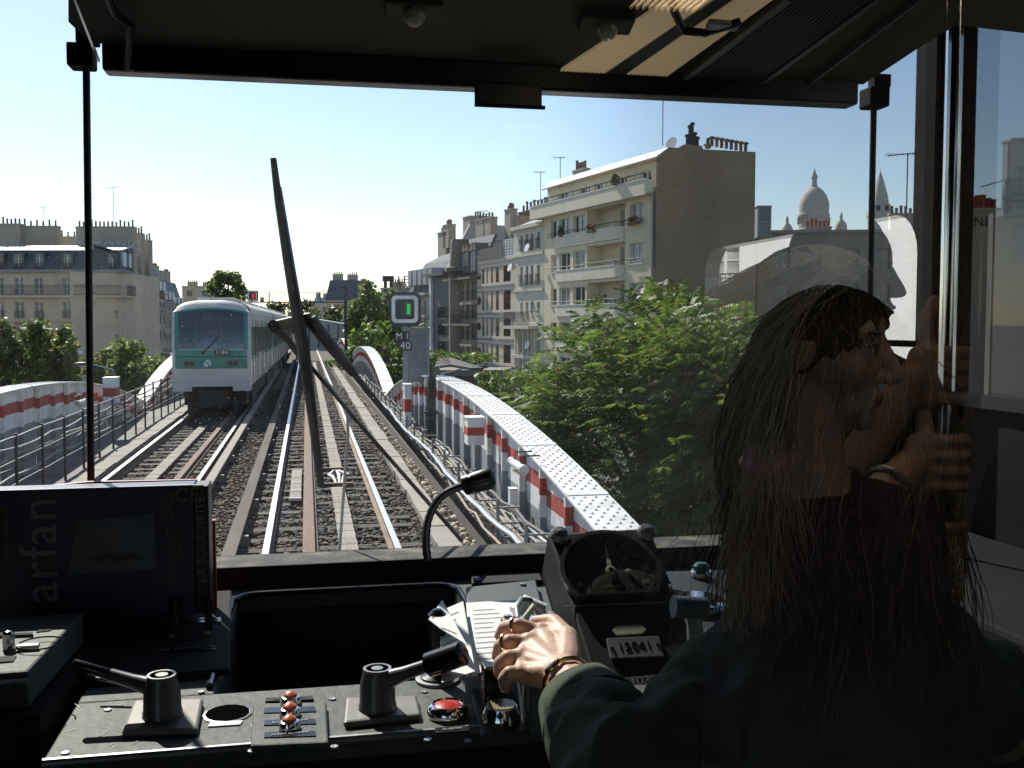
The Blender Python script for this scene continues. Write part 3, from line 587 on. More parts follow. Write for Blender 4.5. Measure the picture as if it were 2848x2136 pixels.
# ---------------------------------------------------------------- dark modern block with loggias, then grey mansard block
DKG=mat('dark_panel',(.10,.105,.11),.7,var=.2); CURT=mat('cream_blind',(.42,.38,.27),.8,var=.3,scale=1)
p=bplane(1199); B5=empty('loggia_block','dark modern block with stacked loggias and a white edge strip','building',p.P,BA); L5=p.u(1250); zq=lambda y:p.z(1235,y); ztp=p.z(1225,768)
wl=[]
for k in range(5): wl.append((p.u(1218),p.u(1249),zq(892+48*k-8)+0.0,zq(892+48*k-48)-.4))
wl=[(a,b,c,d) for a,b,c,d in wl]; facade(B5,L5,0,ztp,wl,DKG,rev=1.0)
for a,b,c,d in wl:
    window(B5,a,c,b-a,d-c,y=.9,kind='grid',lit=1); railing(B5,a,b,c,1,.05,.25,'loggia_railing')
MB().box(0,p.u(1204),-.25,0,0,ztp).build('white_strip',FRAMEW,B5)
for k in range(6): MB().box(p.u(1204)+.2,p.u(1207),-.08,0,zq(905+44*k),zq(897+44*k)).build('slot_window',PANE,B5)
MB().box(0,L5,1.05,10,0,ztp-.02).box(-.5,L5,-.8,1,ztp+.02,ztp+.35).build('roof',DKG,B5)
p=bplane(1122); B6=empty('mansard_block','grey mansard block with tall chimney stacks at the end of the right-hand row','building',p.P,BA); L6=p.u(1199); zq=lambda y:p.z(1180,y)
GST=mat('grey_stone',(.42,.38,.31),.9,var=.12,scale=.6,dirt=(.2,.19,.17),dscale=.5,damt=.5)
wl=[]
for a,b in ((870,838),(912,882),(955,925),(1000,970)):
    for c in ((1128,1133),(1140,1145.5),(1153,1159),(1166,1172),(1180,1187)): wl.append((p.u(c[0]),p.u(c[1]),zq(a),zq(b)))
zt=zq(815); facade(B6,L6,0,zt,wl,GST)
for a,b,c,d in wl: window(B6,a,c,b-a,d-c,kind='fr')
for y in (815,876): MB().box(0,L6,-.8,0,zq(y)-.3,zq(y)).build('balcony_slab',GST,B6); railing(B6,0,L6,zq(y),1,-.7,.25,'balcony_railing')
zr_=p.z(1195,655); g=MB().prism([(0,.5,zt),(L6,.5,zt),(L6,3,zt+4),(0,3,zt+4)],(0,.3,0)).prism([(0,3,zt+4),(L6,3,zt+4),(L6,6,zr_),(0,6,zr_-2)],(0,.3,0)); g.build('mansard_roof',mat('old_zinc',(.17,.18,.19),.85,var=.15,scale=2,spec=.2),B6)
MB().prism([(L6,.5,0),(L6,12,0),(L6,12,zr_+1.5),(L6,5,zr_+1.5),(L6,3,zt+4.5),(L6,.5,zt)],(-.5,0,0)).build('party_wall',mat('grey_render',(.40,.38,.34),.9,var=.12),B6)
chimney(B6,L6-2.5,L6-.1,5,8,zr_,zr_+2.4,3); chimney(B6,L6-7,L6-5,4,5,zr_-1,zr_+1.8,3); chimney(B6,2,5,4,5,zr_-2,zr_+1,4)
for i in range(5): 
    u=L6*(.1+.18*i); MB().box(u,u+1.3,.3,2,zt+1,zt+3).build('dormer',FRAMEG,B6)
antenna('thin aerial on the sooty ornate building',B4.matrix_basis@V((3,3,zr_-2-0)),4,.3,4,.9); antenna('left aerial on the pinkish block',B3.matrix_basis@V((6,4.5,z3+1.4)),3.6,.4,3,.7); antenna('right aerial on the pinkish block, nearer the cream block',B3.matrix_basis@V((10.5,4.5,z3+1.4)),4.4,.4,3,.8)
# ---------------------------------------------------------------- left corner building (faces us, 128 m off)
STN=mat('paris_stone',(.60,.48,.34),.9,var=.10,scale=.5,dirt=(.30,.25,.2),dscale=.4,damt=.4)
STND=mat('paris_stone_grey',(.30,.28,.25),.9,var=.12,scale=.5,dirt=(.15,.14,.13),dscale=.4,damt=.5)
p=Plane(atD(-70,900,128.),-YAW); Lb=empty('corner_building','stone corner building with dark mansard roof and long iron balcony','building',p.P,-YAW); LL=p.u(338)
zq=lambda y:p.z(150,y); cols=[(-52,-28),(-12,13),(43,68),(98,122),(176,200),(307,328)]; wl=[]
for a,b in ((821,772),(886,839),(953,910),(1040,985)):
    for c in cols: wl.append((p.u(c[0]),p.u(c[1]),zq(a),zq(b)))
zt=zq(757); facade(Lb,LL,0,zt,wl,STN)
for i,(a,b,c,d) in enumerate(wl):
    window(Lb,a,c,b-a,d-c,kind='fr'); 
    if i>=6: railing(Lb,a-.05,b+.05,c,.95,-.1,.16,'window_guard')
zbk=zq(822); MB().box(0,LL+.3,-.9,0,zbk-.28,zbk).build('balcony_slab',STN,Lb); railing(Lb,0,LL+.3,zbk,1.3,-.82,.2,'balcony_railing')
MB().box(0,LL+.2,-.55,0,zt-.05,zt+.3).build('cornice',STND,Lb); MB().box(0,LL,-.16,0,zq(893)-.1,zq(893)+.1).build('string_course',STN,Lb); MB().box(0,LL,-.16,0,zq(963)-.1,zq(963)+.1).build('string_course',STN,Lb)
zm=zq(694); zrf=zq(675)
dorm=[(-12,13),(43,68),(103,125),(181,203),(305,326)]
g=MB().prism([(0,-.1,zt+.3),(LL,-.1,zt+.3),(LL-.5,1.0,zm),(0,1.0,zm)],(0,.4,0)); g.build('mansard_roof',SLATE,Lb)
for i in range(22):
    a=LL*i/22; MB().prism([(a,.7,zm),(a+LL/22-.08,.7,zm),(a+LL/22-.08,5,zrf),(a,5,zrf)],(0,.3,-.05)).build('zinc_sheet',ZINC,Lb)
for c in dorm:
    a,b=p.u(c[0]),p.u(c[1]); z0,z1=zq(748),zq(707); MB().box(a-.2,a,-.05,1.5,z0,z1).box(b,b+.2,-.05,1.5,z0,z1).box(a-.3,b+.3,-.15,1.5,z1,z1+.22).box(a,b,-.05,1.5,z0-.15,z0).build('dormer',SLATE,Lb); window(Lb,a,z0,b-a,z1-z0,y=.1,kind='fr'); railing(Lb,a,b,z0,.7,-.08,.2,'window_guard')
MB().box(0,LL,.3,14,0,zt).build('core',STN,Lb)
MB().box(p.u(58),p.u(240),-1.4,0,zq(985),zq(972)).build('awning',mat('awning_cloth',(.75,.75,.74),.8),Lb)
for i in (1,2,3,4): text('HOTEL' if i%2 else 'BAR',.75,(p.u((cols[i][0]+cols[i][1])/2),-.06,zq(900)),(1,0,0),(0,0,1),mat('sign_red',(.4,.06,.05),.7),Lb,'painted_lettering',.02)
# chamfered corner and side wall going away
q=Plane(Lb.matrix_basis@V((LL,0,0)) if False else (p.P+V((math.cos(-YAW),math.sin(-YAW),0))*LL),R(87)); 
sd=empty('corner_wing','side wing of the stone corner building, running away down the street','building',q.P,q.rz); SL=24
wl=[]
for a,b in ((821,772),(886,839),(953,910),(1040,985)):
    for k in range(7): wl.append((1.2+3.1*k,2.4+3.1*k,zq(a),zq(b)))
facade(sd,SL,0,zt,wl,STN)
for a,b,c,d in wl: window(sd,a,c,b-a,d-c,kind='fr')
MB().box(0,SL,-.8,0,zbk-.28,zbk).build('balcony_slab',STN,sd); railing(sd,0,SL,zbk,1.3,-.75,.25,'balcony_railing'); MB().box(0,SL,-.5,0,zt-.05,zt+.3).build('cornice',STND,sd)
MB().prism([(0,-.1,zt+.3),(SL,-.1,zt+.3),(SL,1.0,zm),(.3,1.0,zm)],(0,.4,0)).prism([(0,.9,zm),(SL,.9,zm),(SL,4,zrf),(0,4,zrf)],(0,.3,0)).build('mansard_roof',SLATE,sd)
for k in range(5): MB().box(1.1+3.1*k,2.6+3.1*k,-.2,1.3,zt+.8,zt+2.6).build('dormer',ZINC,sd)
MB().box(0,SL,.3,6,0,zt).build('core',STN,sd)
# chimney walls rising behind
for (a,b,y0,y1,dd,n) in ((-40,62,626,690,135,9),(62,165,632,690,136,6),(217,376,634,700,134,14),(376,398,652,720,137,3),(398,420,671,760,139,3),(165,217,661,700,150,3)):
    P=atD(a,900,dd); w_=(atD(b,900,dd)-P).length; zc=atD(a,y0,dd).z-GZ; zd=atD(a,y1,dd).z-GZ
    e=empty('chimney_wall',{-40:'leftmost broad chimney wall above the corner building',62:'second chimney wall above the corner building, left of the gap',217:'widest chimney wall with graffiti above the corner building',376:'small stepped chimney block right of the graffiti wall',398:'lowest stepped chimney block above the side wing',165:'low wall between the two chimney walls'}[a],'chimney',(P.x,P.y,GZ),-YAW)
    chimney(e,0,w_,0,1.2,zd-9,zc,n,CHIM,POT,.8,name='chimney_stack')
    if a==217: text('TOXIC',2.0,(w_*.72,-.04,zc-2.6),(1,0,0),(0,0,1),mat('graffiti_pale',(.5,.52,.55),.7),e,'graffiti',.01)
antenna('tall mast aerial on the widest chimney wall',(*atD(317,634,134).xy,atD(317,634,134).z),5.2,0,3,.8); antenna('aerial behind the left window rod',atD(252,634,134),3.8,.3,3,.8); antenna('short aerial above the leftmost chimneys',atD(123,632,136),2.6,.3,3,.6)
# receding dark row behind the corner
rowspec=[(398,432,690,760,165,'first dark terrace house beyond the stone corner'),(430,462,725,775,190,'second dark terrace house with dormers beyond the corner'),(458,486,760,800,220,'third dark terrace house, partly behind the train'),(482,512,772,812,250,'last dark terrace house before the far gap')]
for a,b,yt,ym,dd,l in rowspec:
    P=atD(a,900,dd); rz=R(84); q=Plane(P,rz); e=empty('terrace_house',l,'building',q.P,rz); w_=q.u(b); z1=q.z(a,yt); z0=q.z(a,ym+40)
    wl=[]; n=max(3,int(w_/3))
    for r_ in range(5):
        for k in range(n): wl.append((w_*(k+.3)/n,w_*(k+.7)/n,z0-2.6-3.1*r_,z0-.8-3.1*r_))
    facade(e,w_,0,z0,[x for x in wl if x[2]>0],STND)
    for x in wl:
        if x[2]>0: window(e,x[0],x[2],x[1]-x[0],x[3]-x[2],kind='frg')
    MB().prism([(0,0,z0),(w_,0,z0),(w_,2,z1-1),(0,2,z1-1)],(0,.3,0)).box(0,w_,.3,8,0,z0).prism([(0,2,z1-1),(w_,2,z1-1),(w_,6,z1),(0,6,z1)],(0,.3,0)).build('mansard_roof',SLATE,e); MB().box(0,w_,-.5,0,z0-.2,z0+.15).build('cornice',STND,e)
    MB().box(0,w_,-.7,0,z0-3.2,z0-3.0).build('balcony_slab',STND,e)
    for k in range(n): MB().box(w_*(k+.25)/n,w_*(k+.75)/n,-.2,1.5,z0+.6,z0+2.3).build('dormer',ZINC,e)
    chimney(e,w_*.55,w_*.95,3,4,z1-1,z1+1.8,5); chimney(e,w_*.05,w_*.4,3,4,z1-1,z1+1.2,4)
def block(px0,px1,yt,dd,label,m=STN,rows=6,fl=3.1,roof=None,rz=0,nw=None,name='far_building',dep=10,ybase=None):
    P=atD(px0,900,dd); q=Plane(P,-YAW+rz); e=empty(name,label,'building',q.P,-YAW+rz); w_=q.u(px1); z1=q.z((px0+px1)/2,yt); n=nw or max(2,int(w_/3.2)); wl=[]
    for r_ in range(rows):
        for k in range(n):
            z=z1-2.8-fl*r_
            if z>0: wl.append((w_*(k+.32)/n,w_*(k+.68)/n,z,z+1.75))
    facade(e,w_,0,z1,wl,m); 
    for x in wl: window(e,x[0],x[2],x[1]-x[0],x[3]-x[2],kind='frg')
    MB().box(0,w_,.3,dep,0,z1-.01).build('core',m,e); MB().box(-.1,w_+.1,-.3,.02,z1-.1,z1+.2).build('cornice',m,e)
    if roof: MB().prism([(0,0,z1+.2),(w_,0,z1+.2),(w_-.4,1.6,z1+roof),(.4,1.6,z1+roof)],(0,.3,0)).box(.4,w_-.4,1.9,dep,z1,z1+roof-.05).build('mansard_roof',SLATE if random.random()<.5 else ZINC,e)
    chimney(e,w_*.1,w_*.42,2.2,3,z1,z1+(roof or 0)+1.3,5); chimney(e,w_*.6,w_*.92,2.4,3.2,z1,z1+(roof or 0)+1.1,5); return e,w_,z1
block(508,592,797,290,'pale distant building behind the small tree, left of the oncoming train',STN,4)
block(800,880,868,420,'low hazy building at the far end of the tracks',STN,3); block(872,912,846,380,'distant pale house left of the hotel roof',STN,4,roof=2.5)
e,w_,z1=block(905,985,838,240,'distant hotel with a slate roof beyond the mast',STN,6,roof=5,rz=R(-20))
text('HOTEL',2.2,(w_*.62,-.1,z1-1.6),(1,0,0),(0,0,1),STEELD,e,'lettering',.02); text('HOTEL',1.8,(w_*.62,-.1,z1-5.8),(1,0,0),(0,0,1),STEELD,e,'lettering',.02)
e,w_,z1=block(1060,1160,802,210,'distant building carrying rooftop letters and two dark flues',GST,6,rz=R(-30))
sg=empty('rooftop_sign','rooftop lettering in two lines above the distant building','sign',atD(1113,800,208)); rzv=V((math.cos(-YAW),math.sin(-YAW),0))
for body,yy in (('LES P',779),('BAS P',801)): text(body,2.2,atD(1140,yy,208)-sg.location,rzv,(0,0,1),STEELD,sg,'letters',.03)
fr=MB(); 
for k in range(5): fr.cyl(atD(1112+14*k,806,208.4)-sg.location,atD(1112+14*k,770,208.4)-sg.location,.06,5)
fr.build('frame',STEELD,sg)
for k,x_ in enumerate((1072,1088)):
    P=atD(x_,803,209); e=empty('roof_flue',('left' if k==0 else 'right')+' dark metal flue beside the rooftop letters','flue',P); MB().cyl((0,0,-1),(0,0,1.5),.35,8).build('pipe',STEELD,e); MB().cyl((0,0,1.5),(0,0,2.6),.6,8).build('cap',STEELD,e)
# ---------------------------------------------------------------- domed basilica on its hill
DOME=mat('basilica_stone',(.52,.48,.42),.85,var=.08,scale=.15); DSC=570
def bz(px,py): return atD(px,py,DSC)
bp=bz(2258,900); BS=empty('domed_basilica','white domed basilica with small turrets and a bell tower on the hill','church',(bp.x,bp.y,GZ),-YAW)
s_=DSC/F_
def dome(px,r,yb,prof,name):
    dx=(px-2258)*s_; z0=bz(px,yb).z-GZ; MB().lathe([(a*s_,b*s_) for a,b in prof],(dx,0,z0),n=24).build(name,DOME,BS,smooth=True,ang=50)
dome(2258,40,640,[(46,-120),(46,0),(43,2),(42,14),(40,15),(40,35),(43,37),(43,42),(40,44),(41,62),(39,78),(34,92),(26,104),(16,113),(9,117),(9,122),(7,123),(7,140),(10,142),(8,148),(3,158),(2,163),(1,166),(0,172)],'main_dome')
for px,yt in ((2185,601),(2334,591)): dome(px,16,yt+58,[(17,-90),(17,0),(15,2),(15,8),(17,10),(16,20),(11,30),(5,36),(4,38),(4,46),(5,47),(2,53),(0,60)],'turret')
g=MB()
for k in range(16):
    a=2*math.pi*k/16; g.cyl((42*s_*math.cos(a),42*s_*math.sin(a),bz(2258,625).z-GZ),(42*s_*math.cos(a),42*s_*math.sin(a),bz(2258,606).z-GZ),.5,5)
g.build('drum_columns',DOME,BS)
dx=(2440-2258)*s_; zt_=bz(2440,572).z-GZ; w2=26*s_
MB().box(dx-w2,dx+w2,-w2,w2,0,zt_-6).box(dx-w2*1.1,dx+w2*1.1,-w2*1.1,w2*1.1,zt_-6,zt_-4).box(dx-w2*.85,dx+w2*.85,-w2*.85,w2*.85,zt_-4,zt_).build('bell_tower',DOME,BS)
MB().lathe([(w2*1.0,0),(w2*.8,6),(w2*.45,12),(w2*.2,16),(.3,18),(0,20)],(dx,0,zt_),n=8).build('tower_spire',DOME,BS)
for k in (-1,1): MB().box(dx+k*w2*.45-1,dx+k*w2*.45+1,-w2*.87,-w2*.84,zt_-3.5,zt_-.8).build('belfry_opening',BLACK,BS)
MB().box(-60*s_*2,60*s_*4,-5,20,0,bz(2258,650).z-GZ).build('nave',DOME,BS)
# ---------------------------------------------------------------- bright white block seen to the right of the gable
WH=mat('bright_white_render',(.84,.84,.82),.85,var=.04,scale=1,dirt=(.7,.7,.68),dscale=.8,damt=.4); GREENS=mat('green_panel',(.10,.30,.20),.6,var=.12)
# it stands behind us to the right of the line, full in the sun; only its mirror image shows
W1=empty('white_block','bright white apartment block with green balcony panels, mirrored in the glass','building',(27.5,-16.6,GZ),R(-135)); WL_=30; zt=15.5
wl=[]
for k in range(5):
    for u in (2.0,12.5,19.5): wl.append((u,u+1.1,zt-2.6-2.9*k,zt-.9-2.9*k))
facade(W1,WL_,0,zt,wl,WH,rev=.25)
for a,b,c,d in wl: window(W1,a,c,b-a,d-c,kind='fr',lit=1); railing(W1,a-.1,b+.1,c-.05,.8,-.2,.16,'window_guard',0)
MB().box(-.3,.4,-.06,-.003,0,zt+.2).build('green_corner_strip',GREENS,W1); MB().box(4.6,4.75,-.1,-.003,0,zt).build('drainpipe',FRAMEG,W1)
for k in range(5):
    z0=zt-2.9-2.9*k
    for ba,bb in ((5.5,11.5),(22,30)):
        MB().box(ba,bb,-.9,-.003,z0-.2,z0).build('balcony_slab',WH,W1)
        for a,b in ((ba,ba+2),(ba+3,bb)): MB().box(a,b,-.92,-.88,z0+.05,z0+1.0).build('balcony_panel',GREENS,W1)
        for a in (ba+.4,ba+3.4): window(W1,a,z0,1.3,2.1,y=-.06,kind='fr',lit=1)
MB().box(0,WL_,.27,9,0,zt-.01).build('core',WH,W1); MB().box(-.1,WL_+.1,-.35,.3,zt,zt+.3).build('roof_edge',WH,W1)
# plain building seen directly beyond the gable, with red chimney pots
q=Plane(atD(2100,900,88),-YAW-R(4)); e=empty('plain_building','plain grey-brown building with red chimney pots, right of the big gable','building',q.P,q.rz); w_=q.u(2580); z1=q.z(2300,648); wl=[(w_*x,w_*x+1.1,z1-3-3*r_,z1-1.3-3*r_) for x in (.12,.3,.52,.7,.86) for r_ in range(4)]
facade(e,w_,0,z1,wl,mat('dull_render',(.30,.27,.22),.9,var=.15,scale=.6,dirt=(.16,.14,.12),dscale=.5,damt=.5))
for a,b,c,d in wl: window(e,a,c,b-a,d-c,kind='frg')
MB().box(0,w_,.3,9,0,z1-.02).box(-.1,w_,-.25,.02,z1,z1+.25).build('roof',STND,e); chimney(e,q.u(2245),q.u(2315),1,1.7,z1+.2,z1+.5,6,STND,POTR,.6); chimney(e,q.u(2480),q.u(2545),1,1.7,z1+.2,z1+1.6,5)
q=Plane(atD(2104,900,79),-YAW); e=empty('glazed_lift_shaft','small glazed rooftop shed at the right edge of the brown gable','building',q.P,-YAW); w_=q.u(2140); z0,z1=q.z(2120,660),q.z(2120,576); MB().box(0,w_,0,2,0,z0).build('base',GABLE,e); MB().box(.05,w_-.05,.05,1.9,z0,z1).build('glazing',PANE,e); MB().box(-.05,w_+.05,-.05,2,z1,z1+.12).box(-.02,.1,-.03,.05,z0,z1).box(w_-.1,w_+.02,-.03,.05,z0,z1).box(0,w_,-.03,.05,(z0+z1)/2-.05,(z0+z1)/2+.05).build('frame',FRAMEG,e)
antenna('lone comb aerial rising behind the white house',atD(2520,640,60),4.4,-.2,8,1.2)
# ---------------------------------------------------------------- brick wall, chimney row and balcony house on the far right
BRK=mat('old_brick',(.20,.14,.09),.95,var=.3,scale=2,dirt=(.1,.08,.06),dscale=.7,damt=.6,stretch=(1,1,3),bump=.4,bscale=8)
def face(px0,dd): return Plane(atD(px0,900,dd),-YAW)
q=face(2572,48); e=empty('brick_outhouse','old brown brick wall with a tiled ridge at the right','building',q.P,-YAW); w_=q.u(2765); z1=q.z(2650,622)
MB().prism([(0,0,0),(w_,0,0),(w_,0,z1+.4),(0,0,z1-.1)],(0,.5,0)).build('wall',BRK,e)
tm=MB().lathe([(.22,-.28),(.22,.28)],(0,0,0),(1,0,.05),10).mesh('ridge_tile',mat('ridge_tile',(.22,.15,.11),.9,rnd=.3),True)
for k in range(int(w_/.58)): put(tm,'ridge_tile',e,(.3+k*.58,.2,z1-.1+.5*(k*.58)/w_))
q=face(2683,47); e=empty('chimney_row','low rendered chimney row with red pots and black graffiti','chimney',q.P,-YAW); w_=q.u(2772); zb,zc=q.z(2720,640),q.z(2720,587)
o=chimney(e,0,w_,0,.8,0,zc,6,mat('pale_chimney',(.42,.38,.32),.9,var=.15),POTR,.55,'chimney_stack'); text('RENEUR',.62,(w_*.5,-.03,zc-.5),(1,0,0),(0,0,1),BLACK,e,'graffiti',.01)
q=face(2762,44); e=empty('balcony_house','pale house with wrought iron balcony and louvred shutters at the right edge','building',q.P,-YAW); w_=q.u(2990); zq=lambda y:q.z(2830,y)
facade(e,w_,0,zq(588),[(q.u(2818),q.u(2842),zq(730),zq(622))],STN); sh=MB().box(0,.55,-.04,.0,0,zq(622)-zq(735))
for k in range(14): sh.box(.05,.5,-.06,-.03,.1+k*.1,.16+k*.1)
for u_ in (q.u(2816),q.u(2816)+.58): sh.build('shutter',mat('shutter_grey',(.42,.42,.42),.7),e,loc=(u_,-.02,zq(733)))
sh=None; MB().box(0,w_,-.8,0,zq(588)-.25,zq(588)).build('balcony_slab',STND,e); railing(e,0,w_,zq(588),1.25,-.75,.1,'balcony_railing',1.5); 
g=MB()
for k in range(40): g.lathe([(.07,0),(.1,.015),(.07,.03)],(w_*k/40+.05,-.75,zq(588)+.35+.3*(k%2)),(0,1,0),8)
g.build('railing_scrolls',IRON,e)
MB().lathe([(.16,0),(.16,.6),(.22,.62),(.22,.7),(.04,1.5),(0,1.6)],(q.u(2770),-.7,zq(600)),n=8).build('corner_lantern',STEELD,e)
facade(e,w_,zq(588),zq(392),[(q.u(2822),q.u(2870),zq(540),zq(452))],STN,x0=q.u(2797)); window(e,q.u(2822),zq(540),q.u(2870)-q.u(2822),zq(452)-zq(540),kind='fr')
MB().box(0,w_,.25,.7,0,zq(588)-.05).box(q.u(2797),w_,.25,.7,zq(588),zq(392)).box(q.u(2795),w_,-.15,.8,zq(392),zq(385)).build('core',STND,e); MB().tube([(q.u(2812),-.2,zq(465)),(q.u(2810),-.12,zq(470)),(q.u(2800),-.1,zq(490)),(q.u(2800),-.1,zq(588))],.06,6).build('drainpipe',FRAMEG,e)
# filler blocks low behind the trees so the street reads as built up
block(-60,470,985,150,'low stone shop row behind the left trees',STND,2,name='shop_row')
block(2050,2600,930,120,'grey housing below the basilica hill',GST,5,rz=R(-6)); 
block(1030,1130,880,180,'pale building hidden behind the mid-right tree',GST,5)
# ================================================================ trackside equipment
def trk(px,py,X): return atX(px,py,X)
SIG=mat('signal_dark',(.045,.05,.055),.5,var=.1)
def rrect(w,h,r,n=5):
    P=[]
    for cx,cz,a0 in ((w-r,h-r,0),(-(w-r),h-r,90),(-(w-r),-(h-r),180),(w-r,-(h-r),270)):
        for k in range(n+1): a=R(a0+90*k/n); P.append((cx+r*math.cos(a),cz+r*math.sin(a)))
    return P
def ring(g,outer,inner,y,d,m=0):
    n=len(outer); vs=[(x,y,z) for x,z in outer]+[(x,y,z) for x,z in inner]+[(x,y+d,z) for x,z in outer]+[(x,y+d,z) for x,z in inner]
    g.add(vs,[(i,(i+1)%n,n+(i+1)%n,n+i) for i in range(n)][::1]+[(i+2*n,(i+1)%n+2*n,(i+1)%n,i) for i in range(n)]+[(n+i,n+(i+1)%n,3*n+(i+1)%n,3*n+i) for i in range(n)],m)
# main signal by the right girder
D=24.; sc=D/F_; so_=atD(1126,860,D); sg=empty('track_signal','square track signal with white border and green light on a grey post','signal',(so_.x,so_.y,-.3),-YAW); zc=so_.z+.3
g=MB(); g.prism([(x,0,zc+z) for x,z in rrect(.37,.40,.14)],(0,.22,0)); g.build('head',SIG,sg)
g=MB(); ring(g,[(x,zc+z) for x,z in rrect(.31,.32,.1)],[(x,zc+z) for x,z in rrect(.225,.235,.06)],-.012,.012); g.build('white_border',WHITE,sg)
MB().box(-.02+.0,.17,-.008,0,zc-.16,zc+.16).build('lens_panel',mat('lens_dark',(.02,.05,.03),.2),sg); MB().box(.05,.13,-.014,-.008,zc-.12,zc+.12).build('green_lamp',emis('green_lamp',(.02,.30,.06),.7),sg)
P=atD(1126,935,D); MB().box(-.2,.1,-.03,.02,P.z+.3-.12,P.z+.3+.12).build('upper_plate',SIG,sg); text('M 1',.2,(-.05,-.035,P.z+.3),(1,0,0),(0,0,1),WHITE,sg,'plate_lettering'); 
P=atD(1130,962,D); MB().box(-.14,.16,-.03,.02,P.z+.3-.11,P.z+.3+.11).build('speed_plate',SIG,sg); text('40',.24,(.01,-.036,P.z+.3),(1,0,0),(0,0,1),WHITE,sg,'plate_lettering')
MB().box(-.06,.07,.03,.16,-.6,zc-.39).build('post',GREY,sg)
e=empty('relay_cabinet','tall grey perforated cabinet behind the signal post','cabinet',(so_.x+.32,so_.y+.35,-.3),-YAW); za,zb_=atD(1160,915,D).z+.3,atD(1160,1030,D).z+.3
MB().box(-.22,.26,0,.4,zb_-.3,za).build('body',mat('cabinet_grey',(.24,.25,.26),.6,var=.08,scale=2),e,bevel=.01); MB().box(-.235,.275,-.015,.41,za+.002,za+.03).build('lid',GREY,e)
for k in range(5): MB().box(-.18,.22,-.012,-.002,zb_+.05+k*.17,zb_+.18+k*.17).build('vent_panel',mat('vent_grey',(.19,.2,.21),.7,var=.4,scale=60),e)
# boxes painted with the red band
def bandbox(label,x0,x1,y0,y1,z0,z1,name='equipment_box',tx=None):
    e=empty(name,label,'equipment box',((x0+x1)/2,(y0+y1)/2,z0)); w_,d_,h=(x1-x0)/2,(y1-y0)/2,z1-z0
    MB().box(-w_,w_,-d_,d_,0,h*.36).build('lower_case',WHITE,e); MB().box(-w_-.002,w_+.002,-d_-.002,d_+.002,h*.362,h*.66).build('red_band',RED,e); MB().box(-w_,w_,-d_,d_,h*.662,h).build('upper_case',WHITE,e,bevel=.006); MB().box(-w_-.015,w_+.015,-d_-.015,d_+.015,h+.002,h+.02).build('lid',WHITE,e)
    if tx: text(tx,.2,(-w_-.004,0,h*.82),(0,-1,0),(0,0,1),BLACK,e,'number')
    return e
a=atX(1130,1195,2.25); bandbox('tall white box with red band and number in front of the signal',2.2,2.36,a.y-.22,a.y+.3,.15,1.12,tx='31')
a=atX(1300,1235,2.35); bandbox('small white box with red band fixed to the near right girder',2.33,2.58,a.y-.17,a.y+.17,atY(1300,1235,a.y).z,atY(1300,1162,a.y).z)
a=atX(1420,1390,2.55); e=empty('small_box','small plain white junction box low on the near right girder','equipment box',(2.58,a.y,a.z-.1)); MB().box(-.05,.05,-.07,.07,0,.24).build('case',WHITE,e,bevel=.008); MB().box(-.055,.055,-.075,.075,.242,.255).build('lid',WHITE,e)
a=atX(305,1130,-4.75); e=bandbox('white box with red band fixed to the near left girder',-4.85,-4.55,a.y-.25,a.y+.25,a.z,a.z+.7)
# fluorescent fitting on the girders
def tubelamp(label,P,sgn):
    e=empty('tube_lamp',label,'lamp',P); MB().cyl((0,-.32,.0),(0,.32,0),.05,12).build('glass_tube',mat('frosted_tube',(.75,.76,.74),.25,var=.05),e,smooth=True)
    for s in (-1,1): MB().cyl((0,s*.32,0),(0,s*.38,0),.058,12).build('end_cap',mat('cap_grey',(.5,.5,.5),.4,.5),e)
    MB().tube([(0,-.2,.04),(sgn*.02,-.2,.14),(sgn*.22,-.2,.14)],.01,6).tube([(0,.2,.04),(sgn*.02,.2,.14),(sgn*.22,.2,.14)],.01,6).build('bracket',STEELD,e); MB().box(-.02,.06,-.22,.22,-.1,-.075).build('reflector',mat('yellow_tube',(.7,.62,.4),.4),e)
tubelamp('clear tube lamp bracketed to the near right girder',atX(1440,1295,2.45),1); tubelamp('clear tube lamp bracketed to the near left girder',atX(225,1118,-4.8),-1)
# tied cable bundle climbing over the girder
e=empty('cable_riser','bundle of thick black cables rising and bending over the near right girder','cable',(2.5,atX(1200,1200,2.5).y,-.1)); yb=0
a0=atX(1205,1215,2.5); top=atX(1225,1030,2.5).z+.1
for k in range(5):
    o_=k*.035-.07; MB().tube([(o_,.02*k,0),(o_*.9,.02*k,top*.6),(o_*.8+.02,.02*k,top*.88),(.12+o_*.5,-.1+.03*k,top+.03*k),(.35,-.35+.05*k,top+.05+.03*k),(.75+.05*k,-.7,top-.02)],.034,8).build('cable',mat('cable_black',(.05,.055,.05),.5,var=.2),e,smooth=True)
MB().box(-.14,.14,-.07,.09,top*.45,top*.48).build('clamp',STEELD,e)
